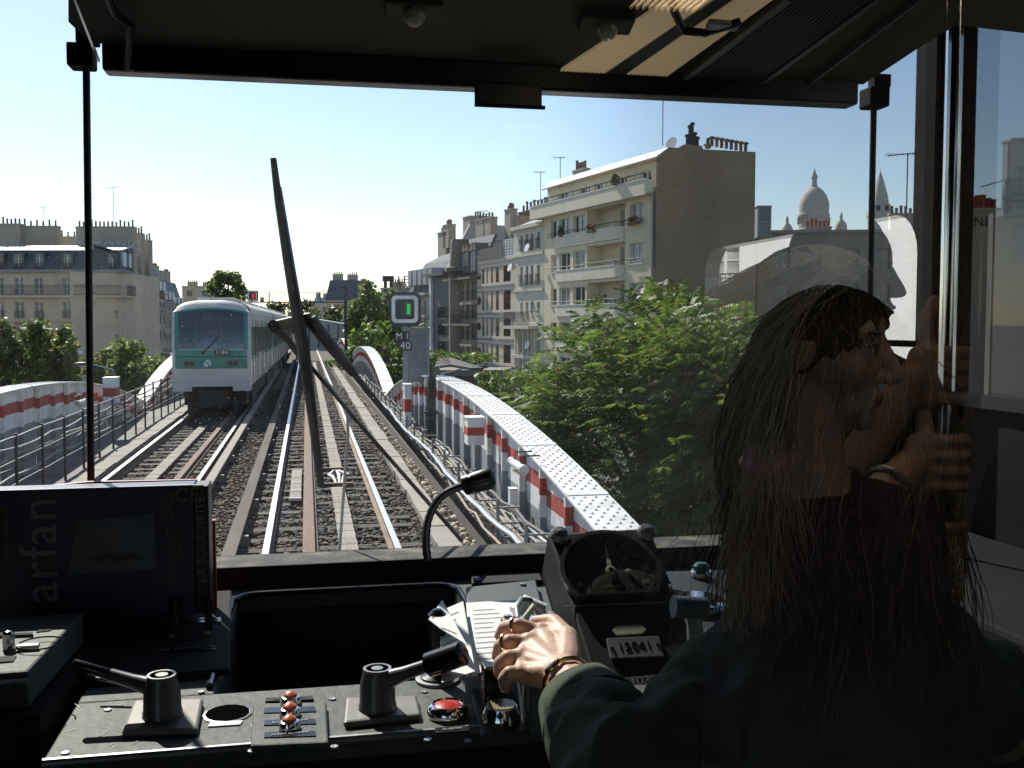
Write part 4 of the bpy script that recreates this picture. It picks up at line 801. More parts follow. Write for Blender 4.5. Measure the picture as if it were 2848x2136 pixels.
# cable runs along the walkway
CG=[mat('cable_grey',(.22,.215,.2),.6,var=.2,scale=3),mat('cable_dark',(.06,.06,.06),.6),mat('cable_tan',(.30,.25,.19),.7,var=.2),mat('cable_pale',(.5,.52,.55),.35,var=.1,scale=3)]
for k in range(14):
    x=1.98+.042*k; z=.02+.30*((k%5)/5)+.05*random.random(); m=CG[3] if k==3 else CG[k%3]; r=.03 if k==3 else random.uniform(.012,.026); pts=[]; ph=random.random()*9
    for j in range(64):
        y=7.5+.62*j; s=(y/1.55)%1; pts.append((x+.035*math.sin(y*.7+ph)+.02*mnoise.noise((y,k*3.,0)),y,z-.075*(1-(2*s-1)**2)*(0 if k==3 else 1)+.05*mnoise.noise((y*.8,k*7.,2))))
    o=MB().tube(pts,r,6).build('trackside_cable',m,None,smooth=True); tag(o,'pale thick conduit running along the walkway cables' if k==3 else 'thin sagging cable in the bundle along the right walkway','cable','cables along the right walkway')
pm=MB().box(-.018,.018,-.018,.018,-.3,.52).mesh('post',CG[0]); bm2=MB().box(-.16,.16,-.015,.015,0,.02).mesh('bracket',CG[0])
for k in range(20):
    y=8.4+1.55*k; e=empty('cable_post','slim steel post carrying the walkway cables','post',(2.14,y,0),0,'cable posts on the right walkway'); put(pm,'post',e); put(bm2,'bracket',e,(.1,0,.05)); put(bm2,'bracket',e,(.1,0,.22)); put(bm2,'bracket',e,(.1,0,.4))
g=empty('walkway_rail','pale tube handrail with stubs along the foot of the near right girder','railing',(2.55,8,0)); g1=MB()
for a,b in ((0,4.2),(4.6,8.2),(8.8,13)): MB().cyl((0,a,.12),(0,b,.14),.022,8).build('rail_tube',CG[3],g)
stm=MB().cyl((0,0,-.6),(0,0,.2),.014,6).mesh('stub',CG[0])
for k in range(26): put(stm,'stub',g,(random.uniform(-.02,.02),k*.55,random.uniform(-.05,.05)))
e=empty('cable_trough_board','dark lengthwise board holding back the walkway cables','board',(1.93,7,0)); MB().box(-.02,.02,0,45,-.25,.14).build('board',mat('old_board',(.10,.085,.07),.9,var=.3,scale=5),e)
# left wire railing
fe=empty('wire_railing','dark wire railing along the left walkway','fence',(-4.25,7,0))
for z in (.15,.5,.85): 
    pts=[(.02*mnoise.noise((y,z*9,1)),y,z+.015*mnoise.noise((y,z*5,4))) for y in np.arange(0,34,.8)]; MB().tube(pts,.02 if z>.8 else .013,6).build('rail_wire',mat('railing_steel',(.16,.17,.17),.5,.4),fe,smooth=True)
ps=MB().box(-.02,.02,-.02,.02,-.3,.9).mesh('post',STEELD)
for k in range(22): put(ps,'post',fe,(0,k*1.55,0))
for k in range(4):
    pts=[(-.12-.05*k+.03*math.sin(y*.9+k),y,.25+.12*k-.06*abs(math.sin(y*1.01+k))) for y in np.arange(0,32,.5)]; o=MB().tube(pts,.022,6).build('trackside_cable',CG[k%3],None,smooth=True); o.location=(-4.25,7,0); tag(o,'slack cable hung behind the left wire railing','cable','cables along the left walkway')
# gantry: mast, beam, red signal
D=62.; gm=atD(963,1000,D); ga=empty('signal_gantry','thin gantry with dark mast and beam crossing over the tracks','gantry',(gm.x,gm.y,-.6),-YAW); H=atD(963,795,D).z+.6; zb_=atD(963,840,D).z+.6; xl=-(963-560)*D/F_
MB().box(-.09,.09,-.09,.09,0,H).build('mast',STEELD,ga); MB().box(xl,.1,-.04,.04,zb_-.05,zb_+.02).build('beam',STEELD,ga)
for px in (702,751,892): x=(px-963)*D/F_; MB().box(x-.03,x+.03,-.03,.03,zb_+.02,zb_+.55).build('hanger',STEELD,ga)
MB().tube([(xl,0,zb_+.6),((892-963)*D/F_,0,zb_+.58),(0,0,H-.05)],.018,5).build('wire',STEELD,ga)
rs=atD(702,823,D); sg=empty('gantry_signal','small square signal showing red above the oncoming train','signal',rs,-YAW); g=MB(); g.prism([(x,0,z) for x,z in rrect(.31,.33,.1)],(0,.2,0)); g.build('head',SIG,sg); g=MB(); ring(g,rrect(.27,.29,.08),rrect(.21,.23,.06),-.012,.012); g.build('white_border',WHITE,sg); MB().box(-.06,.1,-.01,-.002,-.16,.14).build('red_lamp',emis('red_lamp',(.5,.02,.01),.9),sg)
lp=atD(728,833,D); e=empty('loudspeaker','small dark loudspeaker on the gantry beam','loudspeaker',lp,-YAW); MB().box(-.1,.1,0,.15,-.14,.14).build('case',STEELD,e,bevel=.01); MB().cyl((0,-.01,0),(0,0,0),.08,12).build('cone',GREY,e)
# station end wall and mushroom pillar in the distance
D=105.; st=atD(930,960,D); e=empty('station_shed','grey glazed station shed at the far end of the tracks','building',(st.x,st.y,-1),-YAW); k=D/F_
zt=atD(900,893,D).z+1
MB().prism([(-75*k,0,0),(55*k,0,0),(55*k,0,zt*.86),(25*k,0,zt*.93),(-75*k,0,zt+.35)],(0,3,0)).build('end_wall',mat('shed_grey',(.27,.29,.29),.7,var=.15),e)
for i in range(4):
    a=(-60+27*i)*k; MB().box(a,a+.8,-.03,0,zt*.55,zt*.78).build('glazing',mat('shed_glass',(.28,.27,.18),.2,var=.4,scale=2),e)
for i in range(5): MB().box((-70+27*i)*k-.06,(-70+27*i)*k+.06,-.08,0,zt*.3,zt*.9).build('mullion',STEELD,e)
MB().box(-20*k,50*k,-.06,-.003,zt*.48,zt*.52).build('transom',STEELD,e)
pp=atD(988,960,92.); e=empty('pillar','pale square pillar with a flared cap right of the mast','pillar',(pp.x,pp.y,-1),-YAW); k=92/F_; zt=atD(988,850,92.).z+1
MB().box(-12*k,12*k,0,.8,0,zt*.8).build('shaft',GST,e); MB().prism([(-12*k,0,zt*.8),(12*k,0,zt*.8),(16*k,0,zt*.86),(16*k,0,zt),(-16*k,0,zt),(-16*k,0,zt*.86)],(0,.9,0)).build('cap',mat('rusty_cap',(.2,.17,.14),.8),e)
# flat box beside the far track: pale platform and street lamps
def lamp(label,head,dirx,base):
    e=empty('street_lamp',label,'street lamp',(base.x,base.y,GZ)); h=V(head)-e.location; b=V((0,0,0))
    MB().tube([b,(0,0,h.z*.7),(h.x*.25,h.y*.25,h.z*.95),(h.x*.8,h.y*.8,h.z)],[.09,.07,.05,.04],8).build('post',GREY,e,smooth=True)
    MB().ell((h.x,h.y,h.z),(.42,.16,.1),12,8).build('lantern',SIG,e,smooth=True)
a=atD(1335,1020,46); lamp('curved street lamp standing behind the near right girder',a,1,a+V((-2.2,1.0,0))); a=atD(228,1012,55); lamp('street lamp half hidden behind the left window rod',a,1,a+V((2.0,.5,0)))
e=empty('roof_terrace','flat-roofed dark kiosk with planters behind the cable bundle','building',(*atD(1190,1060,70).xy,GZ),-YAW); z=atD(1190,1045,70).z-GZ; MB().box(-2,5.5,0,4,0,z).build('wall',mat('kiosk_brown',(.13,.1,.08),.9,var=.3),e); MB().box(-2.2,5.7,-.3,4.2,z,z+.4).build('parapet',mat('kiosk_rail',(.2,.17,.14),.9),e)
# ================================================================ oncoming metro train
TY=29.0; TX=-2.55; TW=1.03
MG=mat('train_green',(.015,.20,.165),.4,var=.06,scale=2,coat=.3); MWH=mat('train_white',(.50,.50,.48),.4,var=.05,scale=2,dirt=(.42,.40,.37),dscale=1.5,damt=.4,coat=.2); TDK=mat('train_underframe',(.025,.024,.023),.8,var=.3,scale=5)
TGL=glassy('train_glass',(.42,.46,.46),.10); TROOF=mat('train_roof',(.55,.53,.48),.6,var=.1,scale=2)
def section(w,zb,zs,zt,n=10):
    """half-rounded body section: straight sides to zs, elliptical roof to zt"""
    P=[(-w,zb),(w,zb),(w,zs)]
    for k in range(1,n): a=math.pi*k/n; P.append((w*math.cos(a) if False else w*(abs(math.cos(a))**.62)*(1 if math.cos(a)>0 else -1),zs+(zt-zs)*math.sin(a)**.8))
    P.append((-w,zs)); return P
tr=empty('metro_train','green and white metro train coming towards us on the left track, number 318G','train',(TX,TY,-.12),R(-.6))
zfl=.93; zsh=2.95; zrt=3.30
# carriages
def carriage(y0,L,first):
    P=section(TW,zfl,zsh,zrt)
    g=MB(); n=len(P); hole=[]
    body=MB()
    # side walls with window and door openings (x=+-TW), built per side
    for sg in (-1,1):
        us=[0.0,L]; wins=[]
        y=.9 if first else .4
        k=0
        while y+1.0<L:
            wins.append((y,y+(.62 if k%3 else 1.0),1.75,2.55)); y+=(.62 if k%3 else 1.0)+.22; k+=1
        U=sorted({0.0,L,*[w_[0] for w_ in wins],*[w_[1] for w_ in wins]}); Z=[zfl,1.62,1.75,2.55,zsh]
        for i in range(len(U)-1):
            for j in range(4):
                cu=(U[i]+U[i+1])/2
                if j==2 and any(a[0]<cu<a[1] for a in wins): continue
                q=[(sg*TW,y0+U[i],Z[j]),(sg*TW,y0+U[i+1],Z[j]),(sg*TW,y0+U[i+1],Z[j+1]),(sg*TW,y0+U[i],Z[j+1])]
                body.add(q if sg>0 else q[::-1],[(0,1,2,3)],1 if j in(1,2) else 0)
        for a in wins:
            if sg>0: MB().quad((sg*(TW-.02),y0+a[0],1.75),(sg*(TW-.02),y0+a[1],1.75),(sg*(TW-.02),y0+a[1],2.55),(sg*(TW-.02),y0+a[0],2.55)).build('side_window',mat('train_window',(.03,.035,.035),.1,spec=.8),tr)
        if sg>0:
            k=0
            for a in wins[::1]:
                MB().box(TW,TW+.012,y0+a[0]-.13,y0+a[0]-.09,zfl+.02,2.75).build('door_seam',TDK,tr)
    # roof
    rv=[]; Q=P[2:]
    for i in range(len(Q)-1): body.add([(Q[i][0],y0,Q[i][1]),(Q[i][0],y0+L,Q[i][1]),(Q[i+1][0],y0+L,Q[i+1][1]),(Q[i+1][0],y0,Q[i+1][1])],[(0,3,2,1)],2)
    body.add([(-TW,y0,zfl),(TW,y0,zfl),(TW,y0+L,zfl),(-TW,y0+L,zfl)],[(0,3,2,1)],0); body.poly([(x,y0+L,z) for x,z in P][::-1],0)
    body.build('carriage_body',[MWH,MG,TROOF],tr,smooth=True,ang=30)
    u=MB().box(-.85,.85,y0+.5,y0+L-.5,.35,zfl-.01); u.build('underframe',TDK,tr)
    for b in (1.6,L-3.2):
        bo=MB().box(-.95,.95,y0+b,y0+b+2.0,.3,.62).build('bogie',TDK,tr)
        for yy in (.4,1.6):
            for sx in (-.73,.73): MB().cyl((sx-.06,y0+b+yy,.55),(sx+.06,y0+b+yy,.55),.42,18).build('wheel',TDK,bo)
    g=MB()
    for yy in np.arange(1,L-1,2.2): g.box(-.5,.5,y0+yy,y0+yy+1.2,zrt-.02,zrt+.10)
    g.build('roof_vents',TROOF,tr)
carriage(.55,14.2,True); carriage(15.2,14.4,False); carriage(30.0,14.4,False)
# cab front: raked shell with a real windscreen opening
F0=0.0
def fr_(x,z): return -.02+.10*(x/TW)**2+(.30*max(0,(z-1.86)/1.4)**1.5)
def fpt(x,z): return (x,fr_(x,z),z)
g=MB(); xs=np.linspace(-TW,TW,17); zsv=[zfl-.12,1.08,1.14,1.38,1.40,1.62,1.76,1.86]
def strip(g,z0,z1,m,x0=-TW,x1=TW,off=0.0,n=16):
    X=np.linspace(x0,x1,n+1)
    for i in range(n):
        q=[fpt(X[i],z0),fpt(X[i+1],z0),fpt(X[i+1],z1),fpt(X[i],z1)]; g.add([(a,b-off,c) for a,b,c in q],[(0,1,2,3)],m)
a=MB(); strip(a,1.08,1.38,0); strip(a,1.40,1.42,0); strip(a,.80,1.07,0,-TW,-.52,0,5); strip(a,.80,1.07,0,.56,TW,0,5); strip(a,.93,1.07,0,-.52,.56,0,8); a.build('apron',MWH,tr)
a=MB(); strip(a,1.065,1.085,0,-TW,TW,.012); a.build('bumper_ridge',MWH,tr)
a=MB(); strip(a,1.42,1.74,0,-.95,.95,.008); strip(a,1.755,1.93,0,-.95,.95,.008); a.build('green_front_panel',MG,tr); a=MB(); strip(a,1.38,1.95,0,-TW,TW,.0); a.build('front_backing',MWH,tr); a=MB(); strip(a,1.738,1.757,0,-.95,.95,.012); a.build('panel_seam',TDK,tr)
# windscreen surround (green) and glass
def arc_top(x): return 3.02-.10*(x/.95)**2
def ws(x0,x1,zlo,zhi,m,off,n=14):
    g=MB(); X=np.linspace(x0,x1,n+1); K=6
    for i in range(n):
        for k in range(K):
            def pt(x,t): z=zlo(x)+(zhi(x)-zlo(x))*t; a_,b_,c_=fpt(x,z); return (a_,b_-off,c_)
            g.add([pt(X[i],k/K),pt(X[i+1],k/K),pt(X[i+1],(k+1)/K),pt(X[i],(k+1)/K)],[(0,1,2,3)],0)
    return g
c_=lambda v: (lambda x:v)
ws(-.97,.97,lambda x:arc_top(x)-.0,lambda x:arc_top(x)+.06,0,.006).build('green_surround',MG,tr)
for s in (-1,1): ws(*sorted((s*.97,s*.87)),c_(1.93),lambda x:arc_top(x),0,.006,2).build('green_surround',MG,tr)
for s in (-1,1): ws(*sorted((s*TW,s*.97)),c_(1.38),lambda x:arc_top(x)+.06,0,.0,2).build('corner_post',MWH,tr)
ws(-.87,.87,c_(1.93),lambda x:arc_top(x),0,-.01).build('windscreen',TGL,tr)
# brow and roof nose
g=MB(); X=np.linspace(-TW,TW,21); Pn=section(TW,zfl,zsh,zrt,20)
def roofz(x): return zsh+(zrt-zsh)*max(0,1-abs(x/TW)**3.0)**.5
for i in range(20):
    for k in range(5):
        def pt(x,t):
            z0=min(arc_top(x)+.06,roofz(x)+.02); y0=fr_(x,z0); z1=roofz(x); a=t*math.pi/2; return (x,y0+(.58-y0)*math.sin(a) if False else y0+(.58-y0)*t, z0+(z1-z0)*math.sin(a))
        g.add([pt(X[i],k/5),pt(X[i+1],k/5),pt(X[i+1],(k+1)/5),pt(X[i],(k+1)/5)],[(0,1,2,3)])
g.build('roof_brow',TROOF,tr,smooth=True)
g=MB()
for s in (-1,1):
    Zs=np.linspace(.8,zsh,8)
    for i in range(7):
        q=[(s*TW,fr_(TW,Zs[i]),Zs[i]),(s*TW,.56,Zs[i]),(s*TW,.56,Zs[i+1]),(s*TW,fr_(TW,Zs[i+1]),Zs[i+1])]; g.add(q if s>0 else q[::-1],[(0,1,2,3)])
g.build('cab_side',MWH,tr)
# cab interior: back wall, two lit uprights, desk, orange bag
MB().quad((-TW+.02,1.5,zfl),(TW-.02,1.5,zfl),(TW-.02,1.5,3.1),(-TW+.02,1.5,3.1)).build('cab_back_wall',mat('cab_back',(.10,.11,.11),.8,var=.4,scale=1.2),tr)
MB().box(-.85,.85,.4,.75,1.72,1.84).build('cab_desk',TDK,tr); 
for x in (-.55,.12,.6): MB().box(x-.012,x+.012,1.44,1.48,1.9,2.75).build('partition_upright',WHITE,tr)
MB().box(-.6,.65,1.44,1.48,2.75,2.80).build('partition_header',GREY,tr); MB().box(.66,.86,.6,.9,1.85,2.1).build('orange_bag',mat('orange_cloth',(.5,.12,.03),.8),tr,bevel=.05)
tz=2.82; MB().box(-.32,.12,.22,.26,tz-.12,tz+.13).build('number_blind',BLACK,tr); text('25',.26,(-.1,.215,tz),(1,0,0),(0,0,1),mat('blind_digits',(.5,.52,.5),.7),tr,'blind_digits')
# number plate, emblem, headlamps, wiper
MB().box(.10,.50,-.075,-.035,1.79,1.94).build('number_plate',BLACK,tr); text('318G',.15,(.30,-.078,1.865),(1,0,0),(0,0,1),WHITE,tr,'plate_number',.002)
for s in (-1,1):
    x0=s*.57-.0; hl=MB().prism([(x0+x,-.03+.10*(x0/TW)**2-.035,1.565+z) for x,z in rrect(.155,.085,.03)],(0,.04,0)).build('headlamp',mat('lamp_bezel',(.12,.13,.12),.5,.2),tr)
    for dx in (-.07,.07): 
        yy=-.03+.10*(x0/TW)**2-.036; MB().lathe([(.056,0),(.056,.02),(.044,.02),(.03,.005),(0,0)],(x0+dx,yy,1.565),(0,-1,0),14).build('lens',mat('lamp_lens',(.05,.045,.045),.2,.3),hl,smooth=True)
em=MB().lathe([(.1,0),(.1,.006),(0,.007)],(-.10,-.03,1.565),(0,-1,0),24).build('emblem_disc',mat('emblem_grey',(.55,.60,.60),.5),tr)
MB().tube([(-.26,-.04,1.63),(-.17,-.045,1.625),(-.13,-.045,1.58),(-.09,-.045,1.57),(-.065,-.045,1.52),(-.075,-.045,1.47),(-.06,-.045,1.44)],.011,6).build('emblem_line',mat('emblem_blue',(.02,.04,.07),.5),em)
w_=MB().cyl((-.21,-.10,1.86),(.18,.03,2.26),.012,6).cyl((.18,.03,2.24),(.26,.14,2.62),.012,5); w_.lathe([(.035,0),(.03,.05),(0,.06)],(-.21,-.04,1.85),(0,-1,0),10); w_.build('wiper',TDK,tr)
for s in (-1,1): MB().box(s*.6-.05,s*.6+.05,.05,.4,.18,.55).build('life_guard',TDK,tr)
MB().box(-.35,.4,.06,.5,.35,.82).build('coupler',TDK,tr)
# its driver
dv=empty('person','driver in a pale blue shirt sitting behind the windscreen of the oncoming train','person',(TX-.17,TY+.95,1.2))
body=MB(); body.cap((0,.1,.35),(0,.05,.78),.17,.15); body.cap((-.16,.05,.82),(.16,.05,.82),.085,.085); body.cap((-.2,.05,.8),(-.24,-.16,.58),.06,.05); body.cap((.2,.05,.8),(.24,-.16,.58),.06,.05); body.cap((-.24,-.16,.58),(-.06,-.28,.62),.05,.04); body.cap((.24,-.16,.58),(.06,-.28,.62),.05,.04)
o=body.build('shirt',mat('pale_shirt',(.55,.62,.68),.8),dv,smooth=True,ang=80)
b2=MB(); b2.cap((0,.05,.86),(0,.03,.95),.05,.05); b2.ell((0,.02,1.06),(.075,.095,.115)); b2.ell((0,-.075,1.05),(.015,.02,.02),8,6); b2.ell((-.05,-.3,.63),(.04,.05,.035),8,6); b2.ell((.05,-.3,.63),(.04,.05,.035),8,6); b2.build('skin',mat('skin_far',(.35,.2,.14),.6),dv,smooth=True,ang=80); MB().ell((0,.04,1.1),(.082,.098,.1),12,8).build('hair',mat('hair_far',(.05,.04,.03),.7),dv,smooth=True)
# ================================================================ our own driving cab
DKI=mat('cab_dark',(.014,.014,.013),.8,var=.3,scale=4,spec=.15)
DESK=mat('desk_green_grey',(.060,.070,.062),.6,var=.22,scale=6,dirt=(.16,.16,.14),dscale=9,damt=.35,bump=.12,bscale=60,spec=.25)
DESKD=mat('desk_dark',(.016,.018,.019),.7,var=.25,scale=8,dirt=(.04,.04,.036),dscale=12,damt=.3,spec=.15)
WORN=mat('worn_edge',(.22,.22,.23),.4,.5,var=.4,scale=14); CHROME=mat('chrome',(.75,.75,.76),.12,1,var=.05); BLK=mat('gloss_black',(.01,.01,.012),.22,var=.2); ALU=mat('engraved_plate',(.20,.21,.20),.45,.5,var=.15,scale=20)
LETW=mat('label_white',(.42,.42,.40),.7); LETD=mat('label_dim',(.16,.16,.15),.7)
cab=empty('train_cab','dark interior of the driving cab around the windscreen','train cab',(.26,0,1.0))
def cb(mb,name,m,bevel=0): 
    o=mb.build(name,m,None,bevel=bevel); o.parent=cab; o.matrix_parent_inverse=Matrix.Translation(-V(cab.location)); return o
WY=2.15
SAL=mat('saloon_cream',(.15,.13,.11),.7,var=.08,scale=2)
cb(MB().box(-1.0,1.52,-3.7,2.2,.95,1.0),'floor',DKI); cb(MB().box(-1.0,1.52,-3.7,2.24,3.36,3.42),'ceiling',DKI); cb(MB().box(-1.0,-.95,-3.7,2.24,1.0,2.0).box(-1.0,-.95,-3.7,2.24,2.9,3.36).box(-1.0,-.95,-.05,2.24,2.0,2.9).box(-1.0,-.95,-3.7,-2.5,2.0,2.9).box(-1.0,-.95,-1.8,-1.6,2.0,2.9),'left_wall',DKI); cb(MB().box(-.95,1.46,-3.7,-3.65,1.0,3.36),'rear_wall',SAL)
SW=(-2.90,-1.52,2.14,2.82)
cb(MB().box(1.46,1.51,.7,2.1,1.0,2.36).box(1.46,1.51,.7,2.1,3.2,3.36),'right_wall',DKI)
wr=MB().box(1.46,1.51,-3.7,SW[0],1.0,3.36).box(1.46,1.51,SW[1],.699,1.0,3.36).box(1.46,1.51,SW[0],SW[1],1.0,SW[2]).box(1.46,1.51,SW[0],SW[1],SW[3],3.36)
cb(wr,'saloon_side_wall',mat('saloon_brown',(.14,.10,.07),.6,var=.15,scale=2))
oy,oz=(SW[0]+SW[1])/2,(SW[2]+SW[3])/2; hw,hh=(SW[1]-SW[0])/2,(SW[3]-SW[2])/2
def rr2(w_,h_,r_): 
    P=[]
    for cy,cz,a0 in ((w_-r_,h_-r_,0),(-(w_-r_),h_-r_,90),(-(w_-r_),-(h_-r_),180),(w_-r_,-(h_-r_),270)):
        for k in range(7): a=R(a0+15*k); P.append((oy+cy+r_*math.cos(a),oz+cz+r_*math.sin(a)))
    return P
Po=rr2(hw+.03,hh+.03,.12); Pi=rr2(hw-.02,hh-.02,.10); n_=len(Po); g=MB(); g.add([(1.445,y,z) for y,z in Po]+[(1.445,y,z) for y,z in Pi]+[(1.46,y,z) for y,z in Po]+[(1.50,y,z) for y,z in Pi],[(i,(i+1)%n_,n_+(i+1)%n_,n_+i) for i in range(n_)]+[(2*n_+i,2*n_+(i+1)%n_,(i+1)%n_,i) for i in range(n_)]+[(n_+i,n_+(i+1)%n_,3*n_+(i+1)%n_,3*n_+i) for i in range(n_)])
# corner fillers so that the opening is truly rounded
for sy in (-1,1):
    for sz in (-1,1):
        cy,cz=oy+sy*(hw+.0),oz+sz*(hh+.0); P=[(1.47,cy,cz)]+[(1.47,oy+sy*(hw-.12)+sy*.12*math.sin(R(15*k)),oz+sz*(hh-.12)+sz*.12*math.cos(R(15*k))) for k in range(7)]; g.poly(P)
cb(g,'side_window_frame',mat('alu_frame',(.55,.54,.52),.3,.8))
cb(MB().box(1.462,1.472,SW[0],SW[1],oz-.008,oz+.008),'side_window_bar',STEELD)
cb(MB().box(1.40,1.50,2.1,2.2,1.0,3.36),'right_pillar',mat('pillar_dark',(.014,.013,.012),.9,spec=.08),.012); cb(MB().box(-.95,-.85,2.1,2.2,1.0,3.36),'left_pillar',DKI)
for x in (1.41,1.44): cb(MB().box(x,x+.008,2.085,2.099,1.3,3.3),'pillar_trim',CHROME)
cb(MB().box(-.95,1.46,2.14,2.24,1.0,2.035),'front_wall',DKI)
SILL=mat('painted_sill',(.035,.034,.033),.75,var=.3,scale=9,dirt=(.24,.21,.15),dscale=16,damt=.75,spec=.2)
cb(MB().box(-.85,1.40,2.09,2.2,2.030,2.044),'window_sill',SILL,.004); cb(MB().box(-.85,1.40,2.083,2.089,1.98,2.045),'sill_face',DKI)
cb(MB().quad((-.85,WY,2.0445),(1.40,WY,2.0445),(1.40,WY,3.355),(-.85,WY,3.355)),'windscreen_pane',glassy('windscreen_glass',(.97,.98,.98),.012,dust=.009))
cb(MB().quad((1.475,2.1,2.36),(1.475,.7,2.36),(1.475,.7,3.2),(1.475,2.1,3.2)),'side_window_pane',glassy('side_glass',(.42,.46,.47),.05)); cb(MB().box(1.445,1.46,.7,2.1,2.345,2.375),'side_window_rail',STEELD)
# ---- roller blind in front of the windscreen
BY=2.0; bz=2.985; xl,xr=-.385,1.165
bl=empty('sun_blind','dark roller sun blind hanging above the windscreen with two guide rods','sun blind',(.4,BY,bz))
def bb(mb,name,m,bevel=0,smooth=False):
    o=mb.build(name,m,bl,bevel=bevel,smooth=smooth); o.matrix_parent_inverse=Matrix.Translation(-V(bl.location)); return o
bb(MB().box(xl+.03,xr-.03,BY-.02,BY+.03,bz,bz+.1),'housing',BLK,.006); bb(MB().cyl((xl,BY+.01,bz+.13),(xr,BY+.01,bz+.13),.035,14),'roller',DKI,0,True)
a=atY(1318,278,BY-.02); b=atY(1505,278,BY-.02); bb(MB().box(a.x,b.x,BY-.03,BY-.024,bz-.035,bz+.01),'pull_tab',BLK,.003); bb(MB().cyl((a.x,BY-.027,bz-.035),(b.x+.006,BY-.027,bz-.035),.004,8),'tab_bead',BLK)
ra=atY(240,190,BY); rb=atY(256,1600,BY); bb(MB().tube([ra+V((0,0,.06)),ra,rb,rb+V((-.004,0,-.018)),rb+V((-.014,0,-.028)),rb+V((-.035,0,-.032))],.0065,10),'guide_rod',STEELD,0,True)
rc=atY(2430,300,BY); rd=atY(2405,1560,BY); bb(MB().tube([rc+V((0,0,.06)),rc,rd],.0065,10),'guide_rod',STEELD,0,True)
for px,py in ((228,160),(2432,275)):
    c=atY(px,py,BY); bb(MB().box(c.x-.022,c.x+.022,BY-.025,BY+.025,c.z-.02,c.z+.022),'clamp',DKI,.004); bb(MB().box(c.x-.008,c.x+.03,BY-.015,BY+.015,c.z+.022,c.z+.05),'clamp_neck',DKI,.003)
# ---- hanging ceiling panel that slopes down to the blind, with glowing ribs that imitate a mirrored saloon lamp
VN=V((0,-.42,-1)).normalized(); V0=V((0,BY-.03,bz+.05))
def pv(px,py,off=0.0):
    d=V(ray(px,py)); o=V(CAMV); t=(V0+VN*off-o).dot(VN)/d.dot(VN); return o+d*t
OLV=mat('ceiling_olive',(.055,.05,.035),.6,var=.35,scale=3)
pts=[(250,120),(1000,150),(1700,190),(2400,235),(2470,190),(2560,130),(2660,70),(2848,92),(2950,95),(2950,-120),(190,-120),(190,60)]
cp=empty('ceiling_panel','sloping dark olive ceiling panel above the blind with ribs imitating a lamp reflection','ceiling panel',pv(1400,-50))
def cc(mb,name,m,bevel=0,smooth=False):
    o=mb.build(name,m,cp,bevel=bevel,smooth=smooth); o.matrix_parent_inverse=Matrix.Translation(-V(cp.location)); return o
cc(MB().prism([pv(*q) for q in pts],-VN*.03),'panel',OLV)
RIB=mat('glowing_rib',(.55,.44,.28),.35,var=.15,scale=3,stretch=(1,.2,1)); RIB.node_tree.nodes['Principled BSDF'].inputs['Emission Color'].default_value=(.55,.42,.24,1); RIB.node_tree.nodes['Principled BSDF'].inputs['Emission Strength'].default_value=.22  # glow put into the ribs for the look of a mirrored lamp
RIBD=mat('ribbed_grey',(.13,.125,.11),.4,var=.2,scale=3)
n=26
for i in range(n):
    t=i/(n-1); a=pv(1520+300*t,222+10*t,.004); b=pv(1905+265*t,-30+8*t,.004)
    if 10<i<16: cc(MB().beam(a,b,.0045,.006,VN),'lamp_reflection_rib',RIBD)
    else: cc(MB().beam(a,b,.0045,.006,VN),'lamp_reflection_rib',RIB)
for i in range(16):
    t=i/15; cc(MB().beam(pv(1900+190*t,226+8*t,.004),pv(2205+215*t,-10,.004),.0035,.005,VN),'dark_rib',RIBD)
for x0,x1,w_ in ((1880,2190,.014),(2110,2440,.010),(2245,2560,.006)): cc(MB().beam(pv(x0,235,.006),pv(x1,-5,.006),w_,.012,VN),'trim_bar',mat('trim_grey',(.19,.185,.17),.4,.3))
for px,py in ((1150,20),(1685,60)):
    c=pv(px,py,.01); o=cc(MB().obox(c,V((.05,0,0)),VN.cross(V((1,0,0)))*.022,VN*.012),'bulkhead_lamp',OLV,.004); cc(MB().lathe([(.018,0),(.02,.012),(.014,.022),(0,.026)],c+VN*.01,VN,16),'lamp_glass',mat('lamp_glass_dim',(.32,.30,.24),.15),0,True)
a=pv(1880,40,.02); cc(MB().tube([pv(1860,-40,.03),pv(1875,30,.03),pv(1900,85,.03),pv(1960,92,.03),pv(2060,60,.03)],.008,8),'mirror_arm',BLK,0,True); cc(MB().box(0,0,0,0,0,0) if False else MB().obox(pv(2010,70,.03),V((.03,0,0)),VN.cross(V((1,0,0)))*.01,VN*.006),'mirror_bracket',mat('dull_alu',(.35,.36,.36),.4,.5),.003)
cc(MB().tube([pv(285,-40,.03),pv(320,40,.03),pv(365,70,.03),pv(352,185,.05),pv(372,190,.05)],.007,8),'blind_cord_lever',BLK,0,True); cc(MB().beam(pv(205,-10,.03),pv(275,170,.04),.004,.004,VN),'rod_stay',CHROME)
# ---- control desk
DZ=2.0
desk=empty('control_desk','dark green driving desk with levers, buttons and a speedometer','control desk',(.3,1.6,1.0)); DL=V(desk.location)
def dk(mb,name,m,par=None,bevel=0,smooth=False,ang=35):
    o=mb.build(name,m,None,bevel=bevel,smooth=smooth,ang=ang); o.parent=par or desk
    if par is None: o.matrix_parent_inverse=Matrix.Translation(-DL)
    return o
def dtext(b,s,o,xd,yd,m,par=None,name='lettering',sx=1): 
    t=text(b,s,o,xd,yd,m,None,name,.0004,sx=sx); t.parent=par or desk
    if par is None: t.matrix_parent_inverse=Matrix.Translation(-DL)
    return t
FY=atZ(150,2112,DZ).y; wxa=atZ(655,1690,DZ).x; wxb=atZ(1295,1690,DZ).x; wy0=atZ(950,1905,DZ).y; wy1=atZ(900,1648,DZ).y
fx=atZ(120,2112,DZ).x
g=MB()
